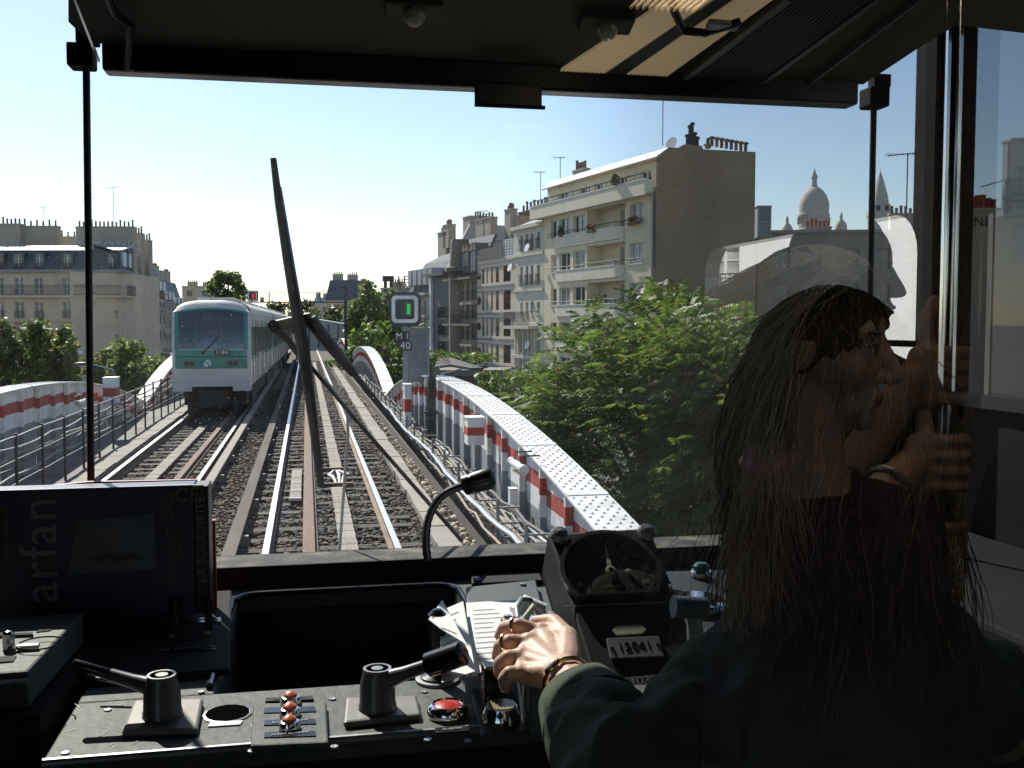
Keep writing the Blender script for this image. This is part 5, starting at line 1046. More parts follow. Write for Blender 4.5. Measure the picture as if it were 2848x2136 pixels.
def slab(x0,x1,y0,y1,z=DZ,t=.03,m=0): g.box(x0,x1,y0,y1,z-t,z,m)
slab(fx,1.38,FY,wy0); slab(fx,wxa,wy0+.001,2.08); slab(wxb,1.38,wy0+.001,2.08); slab(wxa+.001,wxb-.001,wy1,2.08)
dk(g,'desk_top',DESK,bevel=.003)
dk(MB().box(fx,1.38,FY+.01,FY+.03,1.0,DZ-.03).box(fx,fx+.02,FY+.03,2.08,1.0,DZ-.03),'desk_front',DKI); dk(MB().cyl((fx,FY,DZ-.004),(1.3,FY,DZ-.004),.006,10),'worn_front_edge',WORN)
w=MB(); w.box(wxa-.01,wxa,wy0,wy1,DZ-.4,DZ-.031).box(wxb,wxb+.01,wy0,wy1,DZ-.4,DZ-.031).box(wxa,wxb,wy1,wy1+.01,DZ-.4,DZ-.031).box(wxa,wxb,wy0-.01,wy0,DZ-.4,DZ-.031).box(wxa,wxb,wy0,wy1,DZ-.41,DZ-.4); dk(w,'well',mat('well_black',(.006,.006,.006),.8),)
# well surround: raised dark hood with rounded top corners
r=.05; A=[]; x0,x1=wxa-.008,wxb+.004
hp=[(x0,wy0+.02),(x0,wy1-r)]+[(x0+r-r*math.cos(R(15*k)),wy1-r+r*math.sin(R(15*k))) for k in range(1,7)]+[(x1-r+r*math.sin(R(15*k)),wy1-r+r*math.cos(R(15*k))) for k in range(0,7)]+[(x1,wy0+.02)]
dk(MB().tube([(x,y,DZ+.004) for x,y in hp],.006,8),'well_rim',BLK,smooth=True)
# far shelf lids
q=[atZ(1310,1598,DZ+.012),atZ(1500,1588,DZ+.012),atZ(1510,1612,DZ+.012),atZ(1312,1622,DZ+.012)]; dk(MB().prism(q,(0,0,-.011)),'shelf_lid',DESKD,bevel=.003)
for px,py in ((1378,1577),(1325,1612)): c=atZ(px,py,DZ+.014); dk(MB().lathe([(.008,0),(.007,.005),(0,.007)],c,n=12),'lid_screw',WORN,smooth=True)
# levers
def lever(hub,tip,plate,label,gripfrom=.45,gr=.011):
    P=[atZ(*p_,DZ+.010) for p_ in plate]; lv=dk(MB().prism(P,(0,0,-.0095)),'lever',mat('lever_plate',(.13,.13,.115),.5,.2,var=.3,scale=15,dirt=(.2,.1,.06),dscale=14,damt=.35),bevel=.004); lv['label']=label
    h=atZ(*hub,DZ+.0105); dk(MB().lathe([(.026,0),(.0255,.006),(.0245,.008),(.0235,.034),(.0195,.048),(.019,.052)],h,n=28),'hub',mat('lever_grey',(.10,.105,.105),.35,.3,var=.15),lv,smooth=True)
    t=h+V((0,0,.052)); dk(MB().lathe([(.019,0),(.019,.003),(.0155,.003),(.0155,-.002),(.008,.0),(.008,.003),(0,.003)],t,n=28),'hub_cap',WORN,lv,smooth=True)
    e=V(tip); s=h+V((0,0,.034)); d=(e-s); s2=s+d.normalized()*.02; m_=s2+(e-s2)*gripfrom
    dk(MB().tube([s2,s2+(m_-s2)*.4,m_],[.0125,.0095,.0085],14),'arm',mat('lever_arm',(.14,.145,.15),.3,.5,var=.15),lv,smooth=True); dk(MB().tube([m_,m_+(e-m_)*.03,m_+(e-m_)*.95,e],[gr*.85,gr,gr,gr*.7],14),'grip',BLK,lv,smooth=True); return lv
lever((452,1988),atZ(203,1846,DZ+.075),[(372,1946),(566,1941),(550,2026),(338,2033)],'left lever with thin black arm pointing left',.5,.0075)
lever((1050,1968),atZ(1292,1815,DZ+.10),[(962,1938),(1160,1932),(1172,1985),(955,2008)],'right lever with thick black grip pointing right',.52,.0165)
dk(MB().cyl(atZ(268,1886,DZ+.03),atZ(405,1915,DZ+.02),.003,8),'stop_rod',WORN)
k=atZ(1217,1893,DZ); dk(MB().lathe([(.026,0),(.026,.008),(.013,.012),(.012,.06),(.015,.085),(.014,.10),(.006,.108),(0,.109)],k,n=20),'upright_handle',BLK,smooth=True); dk(MB().lathe([(.033,0),(.033,.004),(.027,.005)],k+V((0,0,.0005)),n=24),'handle_ring',WORN,smooth=True)
# push-button panel with three orange buttons
P=[atZ(*p_,DZ+.010) for p_ in ((706,1955),(908,1951),(914,2064),(697,2073))]; bp=dk(MB().prism(P,(0,0,-.0095)),'button_panel',DESK,bevel=.003)
ORB=mat('orange_button',(.50,.10,.03),.3,var=.1)
for px,py,ly,lt in ((808,1957,1972,'TAMPON'),(806,1990,2006,'EN DE MARCHE'),(805,2026,2040,'AVERT SONORE')):
    c=atZ(px,py,DZ+.010); dk(MB().lathe([(.014,0),(.0145,.004),(.012,.010),(.0095,.011)],c,n=20),'button',CHROME,bp,smooth=True); dk(MB().lathe([(.0095,.008),(.009,.014),(.005,.017),(0,.0175)],c,n=16),'orange_cap',ORB,bp,smooth=True)
    q=[atZ(*p_,DZ+.0115) for p_ in ((736,ly-4),(876,ly-8),(879,ly+6),(734,ly+10))]; dk(MB().prism(q,(0,0,-.0012)),'label_strip',BLK,bp); cq=sum(q,V())/4; dtext(lt,.0062,cq+V((0,0,.0006)),(1,.02,0),(0,1,0),LETW,bp,'strip_lettering')
q=[atZ(*p_,DZ+.004) for p_ in ((740,1940),(870,1934),(871,1944),(738,1950))]; dk(MB().prism(q,(0,0,-.0035)),'label_strip',DESKD); dtext('DISJONCTEURS',.006,sum(q,V())/4+V((0,0,.0008)),(1,.02,0),(0,1,0),LETD)
c=atZ(633,1985,DZ+.001); dk(MB().lathe([(.029,0),(.029,.0022),(.0,.0023)],c,n=13),'torn_hole',mat('hole_black',(.003,.003,.003),1,spec=0)); dk(MB().lathe([(.033,0),(.033,.001),(.030,.0016)],c-V((0,0,.0004)),n=13),'hole_edge',WORN)
q=[atZ(*p_,DZ+.002) for p_ in ((584,2009),(676,2003),(668,2014),(578,2020))]; dk(MB().prism(q,(0,0,-.0015)),'white_sticker',mat('sticker_white',(.62,.62,.66),.6,var=.1,scale=40))
# red illuminated button, ribbed button, plates
c=atZ(1246,1990,DZ); rb_=dk(MB().lathe([(.028,0),(.029,.007),(.026,.014),(.0215,.017),(.020,.014)],c,n=32),'red_button',CHROME,smooth=True); dk(MB().lathe([(.020,.012),(.018,.0155),(.011,.018),(0,.0185)],c,n=24),'red_lens',mat('red_lens',(.42,.035,.02),.25,var=.15),rb_,smooth=True)
q=[atZ(*p_,DZ+.003) for p_ in ((1208,2024),(1306,2018),(1306,2032),(1212,2038))]; dk(MB().prism(q,(0,0,-.0025)),'label_strip',BLK); dtext('KLAXON',.006,sum(q,V())/4+V((0,0,.0008)),(1,.02,0),(0,1,0),LETW)
q=[atZ(*p_,DZ+.006) for p_ in ((1312,1930),(1420,1922),(1478,2030),(1338,2046))]; dk(MB().prism(q,(0,0,-.0055)),'side_plate',DESK,bevel=.002); q=[atZ(*p_,DZ+.009) for p_ in ((1310,1915),(1395,1908),(1425,1985),(1345,1998))]; dk(MB().prism(q,(0,0,-.0025)),'side_plate',DESKD,bevel=.002)
c=atZ(1394,2008,DZ+.006); rbn=dk(MB().lathe([(.026,0),(.0265,.010),(.023,.016),(.021,.022),(.0,.022)],c,n=30),'ribbed_button',CHROME,smooth=True)
for k_ in range(-6,7): wd=math.sqrt(max(0,.0195**2-(k_*.0029)**2)); dk(MB().box(c.x+k_*.0029-.0009,c.x+k_*.0029+.0009,c.y-wd,c.y+wd,c.z+.0222,c.z+.0245),'rib',mat('rib_brass',(.42,.39,.28),.35,.6),rbn)
c=atZ(1368,1968,DZ+.01); dk(MB().box(c.x-.013,c.x+.013,c.y-.013,c.y+.013,c.z,c.z+.06),'switch_block',BLK,bevel=.003)
# left switch panel and raised left wing
q=[atZ(*p_,DZ+.012) for p_ in ((262,1665),(645,1640),(640,1860),(235,1890))]; sp=dk(MB().prism(q,(0,0,-.011)),'switch_panel',DKI,bevel=.004)  # panel colour made near black for the carton's shadow
for px,py in ((483,1760),(580,1752)):
    c=atZ(px,py,DZ+.0125); dk(MB().tube([c,c+V((0,.006,.035)),c+V((0,.01,.05))],[.006,.006,.008],10),'toggle',BLK,sp,smooth=True); dk(MB().box(c.x-.004,c.x+.004,c.y-.03,c.y-.015,c.z,c.z+.003),'toggle_mark',mat('brass_mark',(.3,.25,.1),.5),sp)
for x0,x1,y,t_ in ((455,615,1722,'MARCHE    ARRET'),(440,600,1800,'ESSUIE   DEGIVRAGE A PALES')):
    q=[atZ(*p_,DZ+.0135) for p_ in ((x0,y),(x1,y-6),(x1,y+6),(x0,y+12))]; dk(MB().prism(q,(0,0,-.001)),'label_strip',BLK,sp); dtext(t_,.007,sum(q,V())/4+V((0,0,.0008)),(1,.02,0),(0,1,0),LETD,sp)
WZ=2.075; q=[atZ(*p_,WZ) for p_ in ((-260,1738),(232,1703),(78,1866),(-260,1890))]; lw=dk(MB().prism(q,(0,0,-.05)),'left_wing',DESK,bevel=.004)
q2=[V((p_.x,p_.y,WZ-.052)) for p_ in q]; dk(MB().prism([q2[0],q2[1]+V((.02,.0,0)),q2[2]+V((.018,-.02,0)),q2[3]+V((0,-.02,0))],(0,0,-.6)),'left_wing_base',DKI); dk(MB().cyl(q[2]+V((0,-.004,-.012)),q[3]+V((0,-.004,-.012)),.004,8),'wing_edge',WORN)
q=[atZ(*p_,WZ+.002) for p_ in ((-40,1828),(46,1823),(36,1838),(-50,1845))]; dk(MB().prism(q,(0,0,-.0015)),'label_strip',BLK,lw); q=[atZ(*p_,WZ+.004) for p_ in ((-40,1762),(92,1758),(92,1764),(-40,1769))]; dk(MB().prism(q,(0,0,-.003)),'wing_slot',BLK,lw)
q=[atZ(*p_,WZ+.0015) for p_ in ((108,1750),(148,1745),(140,1753),(100,1758))]; dk(MB().prism(q,(0,0,-.001)),'wing_smudge',BLK,lw)
kr=empty('key_ring','small bunch of keys on a wire ring on the left wing of the desk','keys',atZ(50,1800,WZ+.002)); c=V(kr.location)
MB().tube([(.05*math.cos(a_)*.6+.03,.03*math.sin(a_),.004) for a_ in np.linspace(0,5.6,16)],.0012,6).build('wire_ring',BLK,kr,smooth=True); MB().lathe([(.008,0),(.008,.02),(.005,.024),(0,.025)],(-.012,0,0),n=14).build('padlock',CHROME,kr,smooth=True); MB().box(.0,.03,-.014,-.004,0,.006).build('key',mat('key_steel',(.45,.45,.42),.3,.9),kr,bevel=.001)
# speedometer housing, leaning back
S0=atZ(1652,1905,DZ); SN=None
TL=atY(1522,1482,S0.y+.24); TR=atY(1808,1466,S0.y+.235); BL_=S0; BRp=atZ(1965,1868,DZ)
SNn=(TR-TL).cross(BL_-TL).normalized(); 
if SNn.dot(V((0,-1,0)))<0: SNn=-SNn
def ps(px,py,off=0.0):
    d=V(ray(px,py)); o=V(CAMV); t=(TL+SNn*off-o).dot(SNn)/d.dot(SNn); return o+d*t
sx=(TR-TL).normalized(); sy=SNn.cross(sx).normalized()
if sy.z<0: sy=-sy
SPD=mat('housing_black',(.016,.016,.015),.6,var=.35,scale=9,dirt=(.07,.065,.05),dscale=10,damt=.4,spec=.25)
back=V((-.03,.12,-.06)); P=[TL,TR,ps(1970,1880),ps(1655,1905)]
sh=dk(MB().prism(P,-SNn*.11),'speedometer',SPD,bevel=.006)
cD=ps(1697,1592,.001); rad=(ps(1834,1592,.001)-cD).length; 
def disc(r0,r1,cut,off,name,m,thick=.004,n=48):
    """dial outline with a flat bottom"""
    P=[]
    for k_ in range(n):
        a_=2*math.pi*k_/n; x,y=math.cos(a_),math.sin(a_)
        if y<-cut: x*=1; y=-cut; 
        P.append((x,y))
    g=MB(); V1=[cD+sx*x*r1+sy*y*r1+SNn*off for x,y in P]
    if r0:
        V2=[cD+sx*x*r0+sy*y*r0+SNn*off for x,y in P]; V3=[v-SNn*thick for v in V1]; V4=[v-SNn*thick for v in V2]; nn=n; vs=V1+V2+V3+V4
        g.add(vs,[(i,(i+1)%nn,nn+(i+1)%nn,nn+i) for i in range(nn)]+[(2*nn+i,2*nn+(i+1)%nn,(i+1)%nn,i) for i in range(nn)]+[(nn+i,nn+(i+1)%nn,3*nn+(i+1)%nn,3*nn+i) for i in range(nn)])
    else: g.add(V1,[tuple(range(n))])
    return dk(g,name,m,sh)
disc(0,rad*.96,.62,.0015,'dial_face',mat('dial_face',(.028,.025,.018),.5,var=.3,scale=12)); disc(rad*.93,rad*1.02,.62,.010,'dial_bezel',mat('bezel_worn',(.07,.07,.065),.3,.5,var=.5,scale=25),.010); disc(rad*.86,rad*.885,.58,.003,'dial_ring',mat('dial_ring',(.05,.045,.035),.5))
IV=mat('dial_ivory',(.42,.38,.28),.6,var=.1)
pv0=cD+SNn*.004; nt_=ps(1683,1516,.005)
d=(nt_-pv0).normalized(); sd_=d.cross(SNn).normalized(); nd=dk(MB().poly([pv0-sd_*.004-d*.006,pv0+sd_*.004-d*.006,pv0+sd_*.0035+d*.02,nt_+sd_*.0006,nt_-sd_*.0006,pv0-sd_*.0035+d*.02]),'speed_needle',IV,sh); dk(MB().lathe([(.0085,0),(.0085,.003),(.004,.004),(0,.004)],pv0,SNn,20),'needle_boss',IV,sh,smooth=True); dk(MB().lathe([(.004,0),(.004,.001),(0,.0012)],pv0+SNn*.004,SNn,14),'needle_pin',BLK,sh)
p1=ps(1747,1590,.004); p2=ps(1773,1608,.005); dk(MB().cyl(p1,p2,.0013,6),'small_needle',IV,sh); dk(MB().lathe([(.005,0),(.005,.002),(0,.0025)],p1,SNn,14),'small_boss',IV,sh)
for k_ in range(12):
    a_=2*math.pi*k_/12; c=p1+sx*math.cos(a_)*.026+sy*math.sin(a_)*.026-SNn*.0015; dk(MB().cyl(c,c+(sx*math.cos(a_)+sy*math.sin(a_))*.003,.0006,4),'small_tick',IV,sh)
IVD=mat('dial_ivory_dim',(.2,.18,.13),.6)
for t_,px,py,s_ in (('0',1613,1625,.012),('80',1797,1617,.013),('70',1792,1578,.012),('60',1766,1545,.011),('50',1735,1518,.009),('40',1690,1503,.008),('JAEGER',1706,1630,.008),('km/h',1700,1540,.006)): dtext(t_,s_,ps(px,py,.0025),sx,sy,IV if t_ in('0','80','70','60') else IVD,sh,'dial_number')
for k_ in range(33):
    a_=R(205-230*k_/32); c=cD+sx*math.cos(a_)*rad*.80+sy*math.sin(a_)*rad*.80+SNn*.0025; e_=c+(sx*math.cos(a_)+sy*math.sin(a_))*rad*(.05 if k_%4 else .09); dk(MB().cyl(c,e_,.0004,4),'dial_tick',IVD,sh)
dk(MB().beam(ps(1622,1642,.002),ps(1640,1643,.002),.002,.0005,SNn),'dial_mark',IVD,sh); dk(MB().beam(ps(1782,1635,.002),ps(1812,1633,.002),.002,.0005,SNn),'dial_mark',IV,sh)
disc(0,rad*.95,.62,.011,'dial_glass',glassy('dial_glass',(.95,.95,.93),.04))
for px,py in ((1556,1492),(1798,1484)): dk(MB().lathe([(.016,0),(.017,.004),(.012,.012),(0,.015)],ps(px,py,.001),SNn,20),'corner_knob',mat('knob_worn',(.14,.14,.13),.35,.4,var=.3),sh,smooth=True)
def plate(name,P,off,m,thick=.003): 
    q=[ps(a,b,off) for a,b in P]; return dk(MB().prism(q,-SNn*thick),name,m,sh,bevel=.0006)
plate('seam',[(1570,1684),(1875,1672),(1876,1675),(1571,1687)],.0015,WORN,.001)
a_=[ps(*p_,.004) for p_ in ((1712,1740),(1786,1737),(1798,1750),(1788,1762),(1714,1766),(1702,1753))]; dk(MB().prism(a_,-SNn*.003),'ticket_slot',mat('slot_cream',(.40,.37,.27),.6,var=.3,scale=30),sh,bevel=.001)
plate('serial_plate',[(1686,1775),(1832,1768),(1847,1824),(1698,1830)],.005,ALU,.004); dtext('12041',.021,ps(1766,1797,.0055),sx,sy,BLK,sh,'serial_number'); 
for px,py in ((1702,1803),(1830,1793)): dk(MB().lathe([(.0035,0),(.003,.0015),(0,.002)],ps(px,py,.005),SNn,10),'plate_screw',CHROME,sh)
plate('lower_plate',[(1682,1888),(1862,1874),(1870,1905),(1690,1920)],.005,mat('lower_plate',(.07,.075,.07),.5,.3,var=.2),.004); dtext('10334',.02,ps(1800,1893,.0055),sx,sy,LETD,sh,'serial_number'); dk(MB().lathe([(.0035,0),(.003,.0015),(0,.002)],ps(1704,1900,.005),SNn,10),'plate_screw',CHROME,sh)
for px,py in ((1855,1643),(1861,1672)): c=ps(px,py,.001); dk(MB().tube([c,c+SNn*.012,c+SNn*.02],[.004,.005,.003],8),'side_stud',CHROME,sh,smooth=True)
# selector plate with knob under the hand
VZ=DZ+.075; q=[atZ(*p_,VZ) for p_ in ((1392,1712),(1545,1702),(1626,1868),(1470,1895))]; vg=dk(MB().prism(q,(0,0,-.074)),'selector_box',mat('selector_blue_grey',(.05,.062,.075),.45,var=.15,scale=10),bevel=.004)
c=atZ(1482,1742,VZ); dk(MB().lathe([(.030,0),(.031,.006),(.026,.010),(.02,.011),(.0,.011)],c,n=30),'selector_ring',CHROME,vg,smooth=True); dk(MB().tube([c+V((-.012,0,.012)),c+V((0,0,.03)),c+V((.012,0,.012))],.006,10),'selector_knob',mat('knob_cream',(.55,.52,.42),.4),vg,smooth=True)
dtext('VG',.020,atZ(1541,1736,VZ+.001),(1,.02,0),(0,1,0),LETW,vg); c=atZ(1522,1737,VZ+.001); dk(MB().box(c.x-.003,c.x+.003,c.y-.003,c.y+.003,VZ,VZ+.0012),'selector_dot',LETW,vg)
for px,py in ((1412,1716),(1532,1708)): c=atZ(px,py,VZ); dk(MB().lathe([(.007,0),(.006,.003),(0,.004)],c,n=12),'selector_screw',WORN,vg,smooth=True)
# grey sloped plate behind the papers
q=[atZ(*p_,DZ+.02) for p_ in ((1296,1632),(1490,1612),(1512,1705),(1300,1735))]; pn=dk(MB().prism(q,(0,0,-.018)),'grey_panel',mat('panel_grey',(.075,.088,.088),.65,var=.15,scale=9,spec=.2),bevel=.003); c=atZ(1455,1627,DZ+.021); dk(MB().lathe([(.007,0),(.006,.003),(0,.004)],c,n=12),'panel_screw',WORN,pn,smooth=True)
g=MB().tube([atZ(1440,1720,DZ+.08),atZ(1436,1690,DZ+.09),atZ(1450,1666,DZ+.09),atZ(1475,1668,DZ+.08),atZ(1490,1690,DZ+.07)],.004,8); dk(g,'coiled_lead',mat('lead_grey',(.22,.22,.21),.5),smooth=True); c=atZ(1465,1702,DZ+.06); dk(MB().tube([c+V((-.02,0,0)),c+V((0,.01,.012)),c+V((.03,0,0))],[.012,.014,.012],12),'white_plug',mat('plug_white',(.62,.64,.66),.35),smooth=True)
# right instrument panel: big gauge, indicator, green lamp
q=[atY(1815,1590,1.93),atY(2300,1575,1.93),atZ(2330,1820,DZ),atZ(1900,1850,DZ)]; ip=dk(MB().prism(q,(0,.03,-.03)),'instrument_panel',mat('panel_blue_grey',(.03,.036,.042),.65,var=.2,scale=9,spec=.2),bevel=.003)
nrm=(q[1]-q[0]).cross(q[3]-q[0]).normalized(); nrm=nrm if nrm.y<0 else -nrm
def pi_(px,py,off=0.): d=V(ray(px,py)); o=V(CAMV); t=(q[0]+nrm*off-o).dot(nrm)/d.dot(nrm); return o+d*t
c=pi_(1945,1690,.002); gr_=(pi_(2015,1690,.002)-c).length; dk(MB().lathe([(gr_*1.05,0),(gr_*1.06,.012),(gr_*.96,.016),(gr_*.92,.004)],c,nrm,36),'pressure_gauge',CHROME,ip,smooth=True); dk(MB().lathe([(gr_*.92,.003),(0,.0035)],c,nrm,30),'gauge_face',mat('gauge_black',(.015,.015,.014),.3),ip); dk(MB().poly([c+nrm*.006,pi_(1930,1708,.008),pi_(1962,1700,.008)]),'gauge_pointer',IV,ip)
c2=pi_(1880,1670,.004); dk(MB().lathe([(gr_*.55,0),(gr_*.56,.010),(gr_*.48,.013),(gr_*.46,.006),(0,.006)],c2,nrm,28),'small_gauge',mat('ring_dull',(.16,.15,.12),.3,.5),ip,smooth=True)
c=atZ(1950,1590,DZ+.04); gl=dk(MB().lathe([(.020,-.008),(.021,0),(.018,.004)],c,n=24),'green_lamp',CHROME,smooth=True); dk(MB().lathe([(.016,.0),(.016,.012),(.010,.018),(0,.019)],c,n=20),'green_lens',mat('green_lens',(.01,.075,.05),.2),gl,smooth=True)
c=atZ(1268,1590,DZ+.01); gl=dk(MB().lathe([(.026,-.01),(.027,0),(.022,.006)],c,n=24),'dark_lamp',DESKD,smooth=True); dk(MB().lathe([(.018,.0),(.018,.014),(.010,.018),(0,.019)],c,n=20),'dark_lens',mat('dark_green_lens',(.012,.03,.028),.2),gl,smooth=True)
dk(MB().beam(atY(1880,1610,1.92),atY(2010,1606,1.92),.003,.001,(0,-1,.2)),'lamp_caption',LETD)
c=atZ(1935,1790,DZ+.04); dk(MB().tube([c+V((-.005,-.05,-.08)),c,c+V((0,.01,.05))],[.014,.013,.012],12),'grey_stalk',mat('stalk_grey',(.22,.25,.27),.4),smooth=True); dk(MB().cyl(c+V((-.035,.005,.058)),c+V((.018,.005,.052)),.017,14),'stalk_head',mat('stalk_blue',(.04,.055,.07),.4),smooth=True)
# microphone
mc=empty('gooseneck_microphone','black gooseneck microphone standing on the desk before the windscreen','microphone',atZ(1190,1592,DZ)); ML=V(mc.location); my=1.90
def mk(mb,name,m): o=mb.build(name,m,mc,smooth=True); o.matrix_parent_inverse=Matrix.Translation(-ML); return o
mk(MB().lathe([(.028,0),(.028,.006),(.016,.01),(.015,.035),(.02,.038),(.019,.042),(.0,.042)],ML,n=20),'base',BLK)
bez=[]; C_=[(1190,1560),(1185,1510),(1190,1450),(1212,1400),(1245,1368),(1290,1350)]
for i in range(len(C_)-1):
    for t in np.linspace(0,1,7)[:-1]:
        P0=C_[max(i-1,0)];P1=C_[i];P2=C_[i+1];P3=C_[min(i+2,len(C_)-1)]
        f=lambda k:.5*((2*P1[k])+(-P0[k]+P2[k])*t+(2*P0[k]-5*P1[k]+4*P2[k]-P3[k])*t*t+(-P0[k]+3*P1[k]-3*P2[k]+P3[k])*t**3)
        bez.append(atY(f(0),f(1),my))
bez.append(atY(1290,1350,my)); rr=[.0075+(.0009 if k%2 else 0) for k in range(len(bez))]; mk(MB().tube(bez,rr,10),'gooseneck',mat('gooseneck',(.06,.06,.06),.3,.6))
a=atY(1286,1352,my); b=atY(1368,1328,my-.02); d=(b-a); MBm=MB().tube([a,a+d*.08,a+d*.28,a+d*.30,a+d*.34,a+d*.36,a+d*.9,b],[.011,.019,.0195,.017,.017,.0195,.021,.019],22); mk(MBm,'capsule',mat('mic_black',(.015,.016,.018),.3,.3)); mk(MB().lathe([(.018,0),(.015,.002),(0,.003)],b,d,20),'grille',mat('grille_black',(.008,.008,.008),.8,bump=.5,bscale=900))
# papers tucked beside the selector
PAPER=mat('paper',(.62,.63,.62),.8,var=.06,scale=20); PLINE=mat('print_lines',(.12,.12,.13),.8)
def paper(label,P,z,rule=6,m=PAPER,cat='paper'):
    q=[atZ(px,py,z+dz) for px,py,dz in P]; o_=sum(q,V())/len(q); e=empty('paper_sheet',label,cat,o_); MB().prism([v-o_ for v in q],(0,0,-.0012)).build('sheet',m,e)
    for k_ in range(rule):
        t=.15+.7*k_/max(1,rule-1); a=q[0].lerp(q[3],t); b=q[1].lerp(q[2],t); a2=a.lerp(b,.12)-o_+V((0,0,.0009)); b2=a.lerp(b,.12+.7*random.uniform(.5,1))-o_+V((0,0,.0009)); MB().beam(a2,b2,.0012,.0006).build('printed_line',PLINE,e)
    return e
paper('printed form in a clear sleeve beside the selector',[(1296,1676,.02),(1440,1668,.02),(1452,1860,.02),(1312,1872,.02)],DZ+.03,11)
paper('narrow printed slip standing between the handle and the form',[(1222,1700,.03),(1288,1672,.03),(1322,1866,.03),(1228,1898,.03)],DZ+.04,8)
paper('folded plain slip lying crosswise on top of the printed slip',[(1192,1722,.05),(1230,1668,.05),(1298,1792,.05),(1226,1748,.05)],DZ+.05,2)
# printed carton standing on the left, red folder behind imitates a red reflection
bx0=atY(-120,1393,1.80); bx1=atY(566,1350,1.80); bzb=atY(580,1640,1.80).z
ct=empty('printed_carton','dark blue printed carton with a pale picture standing left of the desk','carton',((bx0.x+bx1.x)/2,1.80,DZ)); CL=V(ct.location)
def ck(mb,name,m,bevel=0): o=mb.build(name,m,ct,bevel=bevel); o.matrix_parent_inverse=Matrix.Translation(-CL); return o
CBL=mat('carton_blue',(.012,.018,.055),.35,var=.3,scale=3); xs_=atY(538,1400,1.80).x
ck(MB().box(bx0.x,xs_,1.80,1.86,bzb-.04,bx1.z),'carton_front',CBL,.002); ck(MB().box(xs_+.001,bx1.x+.008,1.799,1.861,bzb-.04,bx1.z-.0005),'carton_spine',mat('carton_spine',(.025,.012,.015),.4),.002); ck(MB().box(bx0.x,bx1.x,1.7995,1.803,bx1.z+.0002,bx1.z+.0018),'top_edge',mat('edge_white',(.6,.6,.58),.6))
pic=[atY(215,1450,1.799),atY(428,1430,1.799),atY(435,1582,1.799),atY(190,1598,1.799)]; ck(MB().poly(pic[::-1]),'picture_panel',mat('picture_blue',(.07,.09,.12),.4,var=.6,scale=6,dirt=(.12,.05,.02),dscale=9,damt=.5)); 
g=MB()
for k_ in range(14): c=atY(250+10*k_,1560+6*math.sin(k_),1.798); g.add([c,c+V((.004,0,.012)),c+V((.009,0,.004))],[(0,1,2)])
ck(g,'picture_leaves',mat('print_green',(.05,.07,.02),.5)); YEL=mat('print_yellow',(.17,.14,.02),.5); PWH=mat('print_pale',(.17,.17,.20),.5)
def ctext(b,s,px,py,m,rot=True,sx=1): 
    t=text(b,s,atY(px,py,1.7975),(0,0,1) if rot else (1,0,0),(-1,0,0) if rot else (0,0,1),m,None,'carton_lettering',.0003,sx=sx); t.parent=ct; t.matrix_parent_inverse=Matrix.Translation(-CL)
ctext('arfan',.085,112,1530,PWH); ctext('décembre 2005',.024,470,1500,YEL); ctext('vous propose',.018,15,1500,YEL); ctext('LA SOLIDARITE',.021,560,1500,PWH); ctext('a conserver',.013,500,1510,YEL); ctext('CE',.034,520,1378,YEL,False)
fr_q=[atY(496,1361,1.7985),atY(562,1357,1.7985),atY(562,1394,1.7985),atY(498,1398,1.7985)]
for i in range(4): ck(MB().beam(fr_q[i],fr_q[(i+1)%4],.0012,.0006,(0,-1,0)),'logo_frame',mat('print_blue',(.06,.09,.16),.5))
RED_REFL=mat('reflection_red',(.22,.02,.018),.5,var=.15); e=empty('red_reflection_card','dark red folder behind the printed carton, imitating a red reflection','card',((bx0.x+bx1.x)/2,1.93,DZ)); FL=V(e.location); q=[atY(-120,1378,1.93),atY(240,1340,1.93),atY(548,1334,1.93)]
o=MB().prism([q[0],q[1],q[2],V((q[2].x,1.93,DZ)),V((q[0].x,1.93,DZ))],(0,.012,0)).build('cover',RED_REFL,e,bevel=.001); o.matrix_parent_inverse=Matrix.Translation(-FL); a=atY(584,1448,1.90); o=MB().box(a.x-.006,a.x+.009,1.90,1.915,DZ,a.z).build('index_tab',mat('tab_red',(.5,.03,.025),.4),e); o.matrix_parent_inverse=Matrix.Translation(-FL)
for px,py in ((182,2095),(560,1925),(700,2090),(930,2078),(1190,2058),(1300,2062),(925,1945),(300,1975),(1180,1925)):
    c=atZ(px,py,DZ+.0004); dk(MB().lathe([(.0055,0),(.005,.0016),(.0012,.002),(0,.0014)],c,n=12),'desk_screw',WORN,smooth=True)
for k_ in range(26):
    px=random.uniform(180,1430); py=random.uniform(1930,2100); c=atZ(px,py,DZ+.0006); a_=random.uniform(0,3.1); L_=random.uniform(.003,.018); v_=V((math.cos(a_),math.sin(a_),0))*L_; 
    if c.y<FY+.012: continue
    dk(MB().beam(c-v_,c+v_,.0007,.0004),'scratch',WORN)
dk(MB().box(1.02,1.44,1.15,2.05,1.0,2.07),'dark_cover_box',DKI,bevel=.01)  # added dark box that hides the sunlit end of the desk
